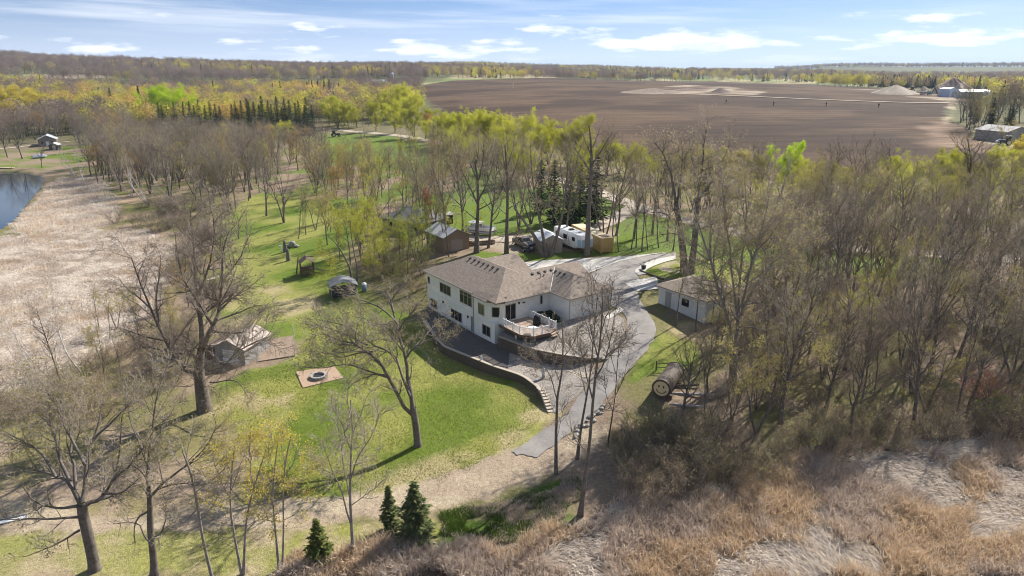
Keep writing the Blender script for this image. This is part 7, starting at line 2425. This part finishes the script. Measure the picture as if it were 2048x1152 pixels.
wood([(1390, 690), (1480, 700), (1540, 640), (1560, 760), (1510, 860), (1420, 900), (1340, 850), (1400, 790)], 22, 2.8, 107,
     [(3, 'bare', LEAF_WOOD, None, 'bare grey tree', 0.7), (3, 'slim', LEAF_OLIVE, TWIG_DARK, 'thin dark tree', 0.75), (2, 'bud', LEAF_OLIVE, None, 'olive budding tree', 0.6)], 'in the thicket around the painted barrel', 'in the thicket around the barrel', (9, 14), [PP([(1270, 700), (1400, 700), (1400, 830), (1270, 830)])])
wood([(1900, 268), (1925, 262), (2070, 275), (2070, 240), (1925, 236)], 34, 5.0, 108,
     [(4, 'bare', LEAF_OLIVE, TWIG_DARK, 'dark bare tree'), (2, 'bud', LEAF_OLIVE, None, 'olive budding tree', 0.9), (1.2, 'spruce', None, None, 'dark spruce', 0.8)], 'in the grove at the right edge beyond the field', 'in the grove beyond the field', (13, 18))
plant('bud', tuple(P(2004, 292)), 10, 'lone budding tree in front of the far right shed', None, LEAF_OLIVE)
# thickets
SH = [(1.2, 'shrub', LEAF_WOOD, TWIG_RED, 'brown leafless bush'), (1, 'shrub', LEAF_WOOD, TWIG, 'grey leafless bush'), (0.8, 'shrub', LEAF_OLIVE, TWIG_PALE, 'olive-leaved bush')]
wood([(1240, 925), (1330, 870), (1400, 900), (1490, 910), (1600, 890), (1760, 870), (1960, 850), (2080, 820), (2080, 870), (1800, 905), (1600, 935), (1400, 1000), (1270, 1005)], 40, 2.0, 110, SH, 'along the edge of the front reeds', 'along the front reeds', (2.4, 4.6))
wood([(1500, 620), (1700, 600), (2080, 640), (2080, 820), (1800, 860), (1560, 890), (1420, 880), (1480, 760)], 46, 2.8, 111, SH, 'under the trees of the right wood', 'under the right wood', (2.0, 4.2))
wood([(1225, 870), (1260, 850), (1330, 850), (1420, 850), (1400, 900), (1300, 900), (1240, 900)], 9, 2.2, 115, [(1, 'shrub', LEAF_YELLOW, TWIG, 'yellow-leaved bush'), (1, 'shrub', LEAF_OLIVE, TWIG_RED, 'brown leafless bush')], 'below the painted barrel', 'below the barrel', (1.8, 3.4))
plant('shrub', tuple(P(2010, 850)), 5.5, 'bright green leafy bush at the right edge', None, LEAF_GREEN, wide=1.3)
plant('shrub', tuple(P(1965, 812)), 4.5, 'reddish leafless bush left of the bright green one', None, LEAF_RED, TWIG_RED)
wood([(210, 455), (260, 425), (330, 400), (430, 420), (440, 470), (340, 500), (260, 465)], 30, 2.6, 112, SH, 'between marsh and left wood', 'between marsh and left wood', (2.2, 4.2))
wood([(-40, 800), (80, 780), (200, 730), (290, 690), (360, 640), (400, 640), (390, 720), (330, 790), (240, 830), (100, 850), (-40, 860)], 34, 2.2, 113, SH, 'at the marsh side of the left oaks', 'at the marsh side of the left oaks', (1.8, 3.4))
wood([(380, 620), (330, 560), (400, 470), (450, 500), (440, 600)], 14, 2.4, 114, [(1, 'slim', LEAF_OLIVE, TWIG_RED, 'thin brown tree', 0.6), (1, 'bud', LEAF_ORANGE, TWIG, 'orange budding tree', 0.6), (1, 'shrub', LEAF_OLIVE, TWIG, 'grey leafless bush', 0.35)], 'between marsh and left lawn', 'between marsh and left lawn', (8, 11))
for px, py, h, lab, v in ((150, 352, 14, 'white leaning birch at the far shore of the pond', 1), (185, 385, 13, 'white leaning birch right of the pond', 2), (300, 412, 15, 'white birch leaning left at the wood edge, nearest the marsh', 1), (285, 400, 14, 'white birch leaning left behind the nearest one', 2), (265, 392, 13, 'white birch leaning far left over the shrubs', 0), (345, 402, 13, 'white birch right of the leaning group', 0),
                         (118, 770, 11, 'white leafless birch at the lower left marsh edge', 0), (165, 745, 10, 'slanting white birch at the lower left marsh edge', 2), (78, 760, 9, 'small white birch nearest the left edge of the marsh', 1), (470, 560, 10, 'white birch behind the massive oak', 0)):
    plant('birch', tuple(P(px, py)), h, lab, 'white birches', var=v, rz=0.0)
plant('slim', tuple(P(126, 775)), 12, 'dark thin bare tree among the white birches', None, LEAF_WOOD, TWIG_DARK, BARK_DARK)
for px, py, h, lab in ((84, 335, 9, 'dark many-limbed tree leaning over the pond'), (15, 315, 15, 'bare shore tree near the left edge'), (45, 318, 14, 'second bare shore tree near the left edge')):
    plant('bare', tuple(P(px, py)), h, lab, 'trees on the far shore', bark=BARK_DARK, twig=TWIG_DARK)
wood([(150, 700), (200, 650), (330, 640), (380, 700), (330, 790), (220, 800)], 12, 3.0, 116, [(1, 'slim', LEAF_OLIVE, None, 'thin bare tree', 0.65), (1, 'bud', LEAF_OLIVE, TWIG_RED, 'brown budding tree', 0.6)], 'around the woodpile by the marsh', 'around the woodpile', (9, 12))


# ---- woods too far away to count
def far_tree(name, rng, crown, twig, leafm, n, H=13.0, R=4.2, size=0.8, conic=False):
    t = np.linspace(0, 1, 4)
    tv, tf = tubes(np.stack([0 * t, 0 * t, t * H * 0.7], 1)[None], (0.22 * (1 - t * 0.7))[None], 4)
    u = rng.normal(size=(n, 3))
    u = unit(u) * (rng.random(n) ** 0.35)[:, None]
    if conic:
        z = rng.random(n) ** 1.3
        a = rng.uniform(0, 6.28, n)
        rr = R * 0.55 * (1 - z) * rng.uniform(0.6, 1, n)
        c = np.stack([np.cos(a) * rr, np.sin(a) * rr, 0.1 * H + z * H * 0.95], 1)
    else:
        c = u * np.array([R, R, H * 0.36]) * (0.85 + 0.3 * vnoise(u[:, 0] * 2 + 5, u[:, 1] * 2 + 7, 3))[:, None] + np.array([0, 0, H * 0.62])
    V, F = quads(c, size, rng, 0.3, 0.7)
    me = mesh_np(name, np.concatenate([tv, V]), [np.concatenate([tf, F + len(tv)])], [twig, leafm], np.concatenate([np.zeros(len(tf)), np.ones(len(F))]))
    return bpy.data.objects.new(name, me)


fr = np.random.default_rng(77)
FARLEAF = {
    'bare': leaf_material('far_bare_twigs', (0.21, 0.155, 0.135), (0.30, 0.235, 0.20), 0.3, 0.3), 'olive': leaf_material('far_olive', (0.34, 0.28, 0.11), (0.42, 0.36, 0.14), 0.45, 0.25),
    'yellow': leaf_material('far_yellow', (0.56, 0.50, 0.08), (0.44, 0.42, 0.07), 0.5, 0.2), 'gold': leaf_material('far_gold', (0.60, 0.41, 0.12), (0.50, 0.36, 0.13), 0.45, 0.2), 'fir': NEEDLE}
far_col = bpy.data.collections.new('far_tree_kinds')
for k, (nm, lf) in enumerate((('a_bare', 'bare'), ('b_bare', 'bare'), ('c_olive', 'olive'), ('d_yellow', 'yellow'), ('e_gold', 'gold'), ('f_fir', 'fir'))):
    n, size = (420, 0.62) if lf == 'bare' else (330, 0.85)
    o = far_tree(nm, fr, None, BARK, FARLEAF[lf], n, 13.0 if k != 1 else 15.0, 4.4, size, lf == 'fir')
    far_col.objects.link(o)


def far_wood(name, label, regions, seed):
    rng = np.random.default_rng(seed)
    P_, S_, I_ = [], [], []
    for x0, x1, r0, r1, gap, wts, sc, hole in regions:
        a0, a1 = math.atan2((x0 - 1024) / FPX, _CP), math.atan2((x1 - 1024) / FPX, _CP)
        area = (a1 - a0) * (r1 * r1 - r0 * r0) / 2
        n = int(area / gap ** 2)
        a = rng.uniform(a0, a1, n)
        r = np.sqrt(rng.uniform(r0 * r0, r1 * r1, n))
        x, y = r * np.sin(a), r * np.cos(a)
        keep = np.ones(n, bool)
        if hole is not None:
            keep &= sdist(hole, x, y) > 0
        x, y = x[keep], y[keep]
        wts = np.array(wts, float)
        patch = fbm(x, y, 90.0, 3, seed)       # kinds grow in patches
        order = np.argsort(np.argsort(patch + rng.normal(size=len(x)) * 0.10)) / max(1, len(x))
        idx = np.searchsorted(np.cumsum(wts / wts.sum()), order).clip(0, 5)
        P_.append(np.column_stack([x, y, T(x, y) - 0.2]))
        S_.append(rng.uniform(0.8, 1.25, len(x)) * sc)
        I_.append(idx)
    V = np.concatenate(P_)
    me = bpy.data.meshes.new(name)
    me.vertices.add(len(V))
    me.vertices.foreach_set('co', V.astype(np.float32).ravel())
    for nm, ty, arr in (('sc', 'FLOAT', np.concatenate(S_).astype(np.float32)), ('rz', 'FLOAT', rng.uniform(0, 6.28, len(V)).astype(np.float32)), ('kind_no', 'INT', np.concatenate(I_).astype(np.int32))):
        at = me.attributes.new(nm, ty, 'POINT')
        at.data.foreach_set('value', arr)
    o = link(name, me)
    ng = bpy.data.node_groups.new(name, 'GeometryNodeTree')
    ng.interface.new_socket('Geometry', in_out='INPUT', socket_type='NodeSocketGeometry')
    ng.interface.new_socket('Geometry', in_out='OUTPUT', socket_type='NodeSocketGeometry')
    gi, go = ng.nodes.new('NodeGroupInput'), ng.nodes.new('NodeGroupOutput')
    ip = ng.nodes.new('GeometryNodeInstanceOnPoints')
    ci = ng.nodes.new('GeometryNodeCollectionInfo')
    ci.inputs['Collection'].default_value = far_col
    ci.inputs['Separate Children'].default_value = True
    ci.inputs['Reset Children'].default_value = True

    def att(nm, ty):
        n = ng.nodes.new('GeometryNodeInputNamedAttribute')
        n.data_type = ty
        n.inputs['Name'].default_value = nm
        return n.outputs['Attribute']
    cx = ng.nodes.new('ShaderNodeCombineXYZ')
    ng.links.new(att('rz', 'FLOAT'), cx.inputs[2])
    ng.links.new(gi.outputs[0], ip.inputs['Points'])
    ng.links.new(ci.outputs[0], ip.inputs['Instance'])
    ip.inputs['Pick Instance'].default_value = True
    ng.links.new(att('kind_no', 'INT'), ip.inputs['Instance Index'])
    ng.links.new(cx.outputs[0], ip.inputs['Rotation'])
    ng.links.new(att('sc', 'FLOAT'), ip.inputs['Scale'])
    ng.links.new(ip.outputs[0], go.inputs[0])
    md = o.modifiers.new('scatter', 'NODES')
    md.node_group = ng
    tag(o, label, None, None, 'stuff')
    return o


FIELD_W = PP(FIELD_PX)
fc = FIELD_W.mean(0)
HOLE = fc + (FIELD_W - fc) * 1.04
LEFTFIELD = PP([(-120, 159), (100, 159), (222, 156), (215, 149), (-120, 147)])
#              px0  px1   r0   r1  gap  bare bare olive yellow gold fir
far_wood('distant_woodland', 'mixed bare and yellow woodland filling the left middle distance',
         [(-200, 640, 425, 560, 7.0, (2, 2, 2.2, 3.6, 3.4, 0.1), 1.0, LEFTFIELD), (640, 850, 430, 560, 7.5, (1.5, 1.5, 2.5, 3.5, 1, 0.1), 1.0, HOLE), (-200, 860, 560, 760, 9, (3, 3, 1.8, 1.8, 2.0, 0.2), 0.95, LEFTFIELD)], 5)
far_wood('wooded_ridge', 'hazy bare wooded ridge along the left and middle horizon',
         [(-200, 868, 930, 1750, 10.5, (10, 6, 1.0, 0.7, 0.4, 0.5), 1.05, LEFTFIELD), (868, 1360, 1040, 1700, 11, (6, 4, 2, 1.2, 0.5, 1.0), 1.0, HOLE), (868, 1360, 2300, 2900, 17, (6, 4, 3, 2, 0.6, 1.0), 1.15, None), (-200, 700, 1750, 2500, 19, (8, 5, 1, 0.6, 0.3, 0.4), 1.15, None)], 6)
far_wood('valley_woodland', 'blue hazy woodland in the valley along the right horizon',
         [(1340, 2250, 980, 1450, 12, (4, 3, 2, 2.2, 0.5, 1.0), 1.0, HOLE), (1340, 2250, 1450, 2600, 19, (5, 4, 2, 1.3, 0.5, 1.2), 1.1, None), (1500, 2250, 3650, 4150, 21, (7, 5, 1, 0.5, 0.2, 2), 1.25, None), (1580, 1700, 880, 940, 9, (0.5, 0.5, 3, 5, 0.5, 0.2), 1.0, None), (1700, 1800, 880, 960, 8, (2, 2, 1, 0.5, 0.3, 4), 0.9, None), (1905, 2250, 560, 760, 9, (5, 4, 2, 1, 0.4, 0.6), 1.0, None)], 7)
far_wood('hedgerow', 'scattered trees and bushes along the far edge of the field', [(905, 1110, 985, 1020, 15, (2, 2, 2, 2, 0.5, 1.5), 0.8, None), (860, 1350, 1025, 1050, 9, (4, 3, 2, 2, 0.5, 1), 0.9, None)], 8)


# ---- reeds and marsh grass
REED_PALE = leaf_material('pale_lodged_reed', (0.60, 0.52, 0.44), (0.76, 0.69, 0.61), 0.35, 0)
REED_RUST = leaf_material('russet_reed', (0.52, 0.375, 0.24), (0.68, 0.53, 0.36), 0.4, 0)
REED_GREY = leaf_material('grey_brown_reed', (0.46, 0.36, 0.28), (0.64, 0.53, 0.44), 0.4, 0)


def blades(rng, x, y, h, w, lay, laydir):
    """one narrow bent blade of two faces at each point; lay 0 upright .. 1 flat"""
    n = len(x)
    z = T(x, y) - 0.05
    el = np.radians(90 - lay * 80 + rng.normal(size=n) * 14)
    az = laydir + rng.normal(size=n) * (0.5 + 2.2 * (1 - lay))
    d = np.stack([np.cos(el) * np.cos(az), np.cos(el) * np.sin(az), np.sin(el)], 1)
    d[:, 2] = np.abs(d[:, 2]) + 0.03
    d = unit(d)
    d2 = unit(d + np.stack([np.cos(az), np.sin(az), -0.45 + 0 * az], 1) * 0.7)
    side = unit(np.cross(d, rng.normal(size=(n, 3)))) * (w * 0.5)[:, None]
    p0 = np.stack([x, y, z + lay * rng.uniform(0.0, 0.35, n)], 1)
    p1 = p0 + d * (h * 0.6)[:, None]
    p2 = p1 + d2 * (h * 0.4)[:, None]
    V = np.stack([p0 - side, p0 + side, p1 + side * 0.8, p1 - side * 0.8, p2], 1).reshape(-1, 3)
    b = (np.arange(n) * 5)[:, None]
    return V, b + np.array([[0, 1, 2, 3]]), b + np.array([[3, 2, 4]])


def marsh(name, label, px, n, h0, h1, w, seed, lodge, pale_bias=0.0, fade=1.5):
    rng = np.random.default_rng(seed)
    poly = PP(px)
    lo, hi = poly.min(0), poly.max(0)
    c = rng.uniform(lo, hi, (n * 3, 2))
    sd = sdist(poly, c[:, 0], c[:, 1]) + (fbm(c[:, 0], c[:, 1], 3.0, 3, seed) - 0.5) * fade * 3
    c = c[sd < 0][:n]
    x, y = c[:, 0], c[:, 1]
    # tussocks: pull the blades together
    gx, gy = np.round(x / 0.55 + rng.normal(size=len(x)) * 0.2) * 0.55, np.round(y / 0.55 + rng.normal(size=len(x)) * 0.2) * 0.55
    x, y = x * 0.6 + (gx + 0.2 * np.sin(gx * 9.1 + gy * 3.3)) * 0.4, y * 0.6 + (gy + 0.2 * np.cos(gx * 5.1 + gy * 7.7)) * 0.4
    if seed == 17:
        k_ = fbm(x, y, 2.4, 3, 171) > 0.58
        x, y = x[k_], y[k_]
    m = fbm(x, y, 5.5, 5, seed + 3) + rng.normal(size=len(x)) * 0.012
    q = np.quantile(m, 1 - lodge)
    lay = sstep(q - 0.03, q + 0.03, m)
    ld = fbm(x, y, 9.0, 2, seed + 8) * 9.0
    hh = rng.uniform(h0, h1, len(x)) * (0.55 + 0.9 * fbm(x, y, 2.2, 2, seed + 5)) * (1 - 0.25 * lay)
    V, Q, Tr = blades(rng, x, y, hh, np.full(len(x), w) * rng.uniform(0.6, 1.4, len(x)), 0.15 + 0.78 * lay, ld)
    kind = np.where(rng.random(len(x)) < 0.10 + 0.85 * lay + pale_bias, 0, np.where(fbm(x, y, 6.0, 3, seed + 11) + rng.normal(size=len(x)) * 0.08 > 0.5, 1, 2))
    me = mesh_np(name, V, [Q, Tr], [REED_PALE, REED_RUST, REED_GREY], np.concatenate([kind, kind]))
    return tag(link(name, me), label, None, None, 'stuff')


marsh('front_reeds', 'russet and pale lodged reeds filling the lower right corner', MARSH_FRONT_PX, 130000, 0.5, 1.6, 0.055, 5, 0.33)
marsh('pond_reeds', 'tan reeds along the shore of the pond', [(15, 470), (30, 440), (70, 408), (98, 372), (125, 356), (205, 358), (240, 400), (232, 452), (150, 464)], 26000, 0.5, 1.1, 0.07, 6, 0.4, 0.5)
marsh('marsh_grass', 'pale trampled marsh grass on the left', MARSH_LEFT_PX, 60000, 0.25, 0.7, 0.06, 7, 0.75, 0.25, 2.5)
marsh('verge_grass', 'tangled dry grass under the young spruces', [(560, 1140), (640, 1100), (720, 1085), (860, 1075), (880, 1100), (700, 1120), (600, 1165)], 9000, 0.3, 0.7, 0.03, 8, 0.5, 0.1)

marsh('marsh_tussocks', 'darker tussocks standing in the pale left marsh', MARSH_LEFT_PX, 40000, 0.35, 0.85, 0.05, 17, 0.2, 0.2, 2.5)

# lush bank below the track
GRASS = leaf_material('lush_grass', (0.07, 0.13, 0.015), (0.13, 0.19, 0.03), 0.4, 0)


def turf(name, label, px, n, h0, h1, w, seed, mats, cut=None):
    rng = np.random.default_rng(seed)
    poly = PP(px)
    lo, hi = poly.min(0), poly.max(0)
    c = rng.uniform(lo, hi, (n * 3, 2))
    c = c[sdist(poly, c[:, 0], c[:, 1]) + (fbm(c[:, 0], c[:, 1], 2.0, 3, seed) - 0.5) * 2.5 < 0][:n]
    x, y = c[:, 0], c[:, 1]
    if cut is not None:
        k = fbm(x, y, 1.6, 3, seed + 2) > cut
        x, y = x[k], y[k]
    V, Q, Tr = blades(rng, x, y, rng.uniform(h0, h1, len(x)), np.full(len(x), w), np.full(len(x), 0.35), rng.uniform(0, 6.28, len(x)))
    kd = (fbm(x, y, 2.5, 3, seed + 4) + rng.normal(size=len(x)) * 0.12 > 0.55).astype(int) if len(mats) > 1 else np.zeros(len(x), int)
    me = mesh_np(name, V, [Q, Tr], mats, np.concatenate([kd, kd]))
    return tag(link(name, me), label, None, None, 'stuff')


turf('bank_grass', 'lush green grass on the bank below the sandy track', [(880, 1030), (960, 1012), (1060, 990), (1140, 950), (1165, 985), (1140, 1040), (1060, 1064), (965, 1094), (870, 1092)], 26000, 0.15, 0.45, 0.035, 9, [GRASS, REED_GREY], 0.36)
LAWNB = leaf_material('lawn_blades', (0.13, 0.175, 0.022), (0.21, 0.23, 0.05), 0.35, 0)
LAWND = leaf_material('dry_lawn_blades', (0.30, 0.27, 0.10), (0.38, 0.34, 0.17), 0.35, 0)
turf('lawn_grass', 'mown green and straw-coloured grass of the front lawn', [(425, 832), (436, 782), (484, 748), (600, 726), (594, 694), (640, 664), (760, 648), (850, 655), (900, 712), (985, 750), (1035, 772), (1064, 790), (1080, 815), (1085, 835), (1040, 885), (985, 920), (880, 958), (760, 982), (640, 988), (560, 960), (518, 903), (474, 870)], 60000, 0.06, 0.16, 0.05, 10, [LAWNB, LAWND])

# ------------------------------------------------------------------ the air
hz = MB().box(-13500, 13500, -13500, 13500, -8.0, 125.0).build('haze', material('unused_surface', (0.8, 0.8, 0.8)))
hm = bpy.data.materials.new('haze')
hm.use_nodes = True
hm.node_tree.nodes.clear()
ho = hm.node_tree.nodes.new('ShaderNodeOutputMaterial')
hv = hm.node_tree.nodes.new('ShaderNodeVolumePrincipled')
hv.inputs['Color'].default_value = (0.74, 0.86, 1.0, 1)
hv.inputs['Density'].default_value = 0.00008
hv.inputs['Anisotropy'].default_value = 0.0
hm.node_tree.links.new(hv.outputs[0], ho.inputs['Volume'])
hz.data.materials.clear()
hz.data.materials.append(hm)
tag(hz, kind='stuff')
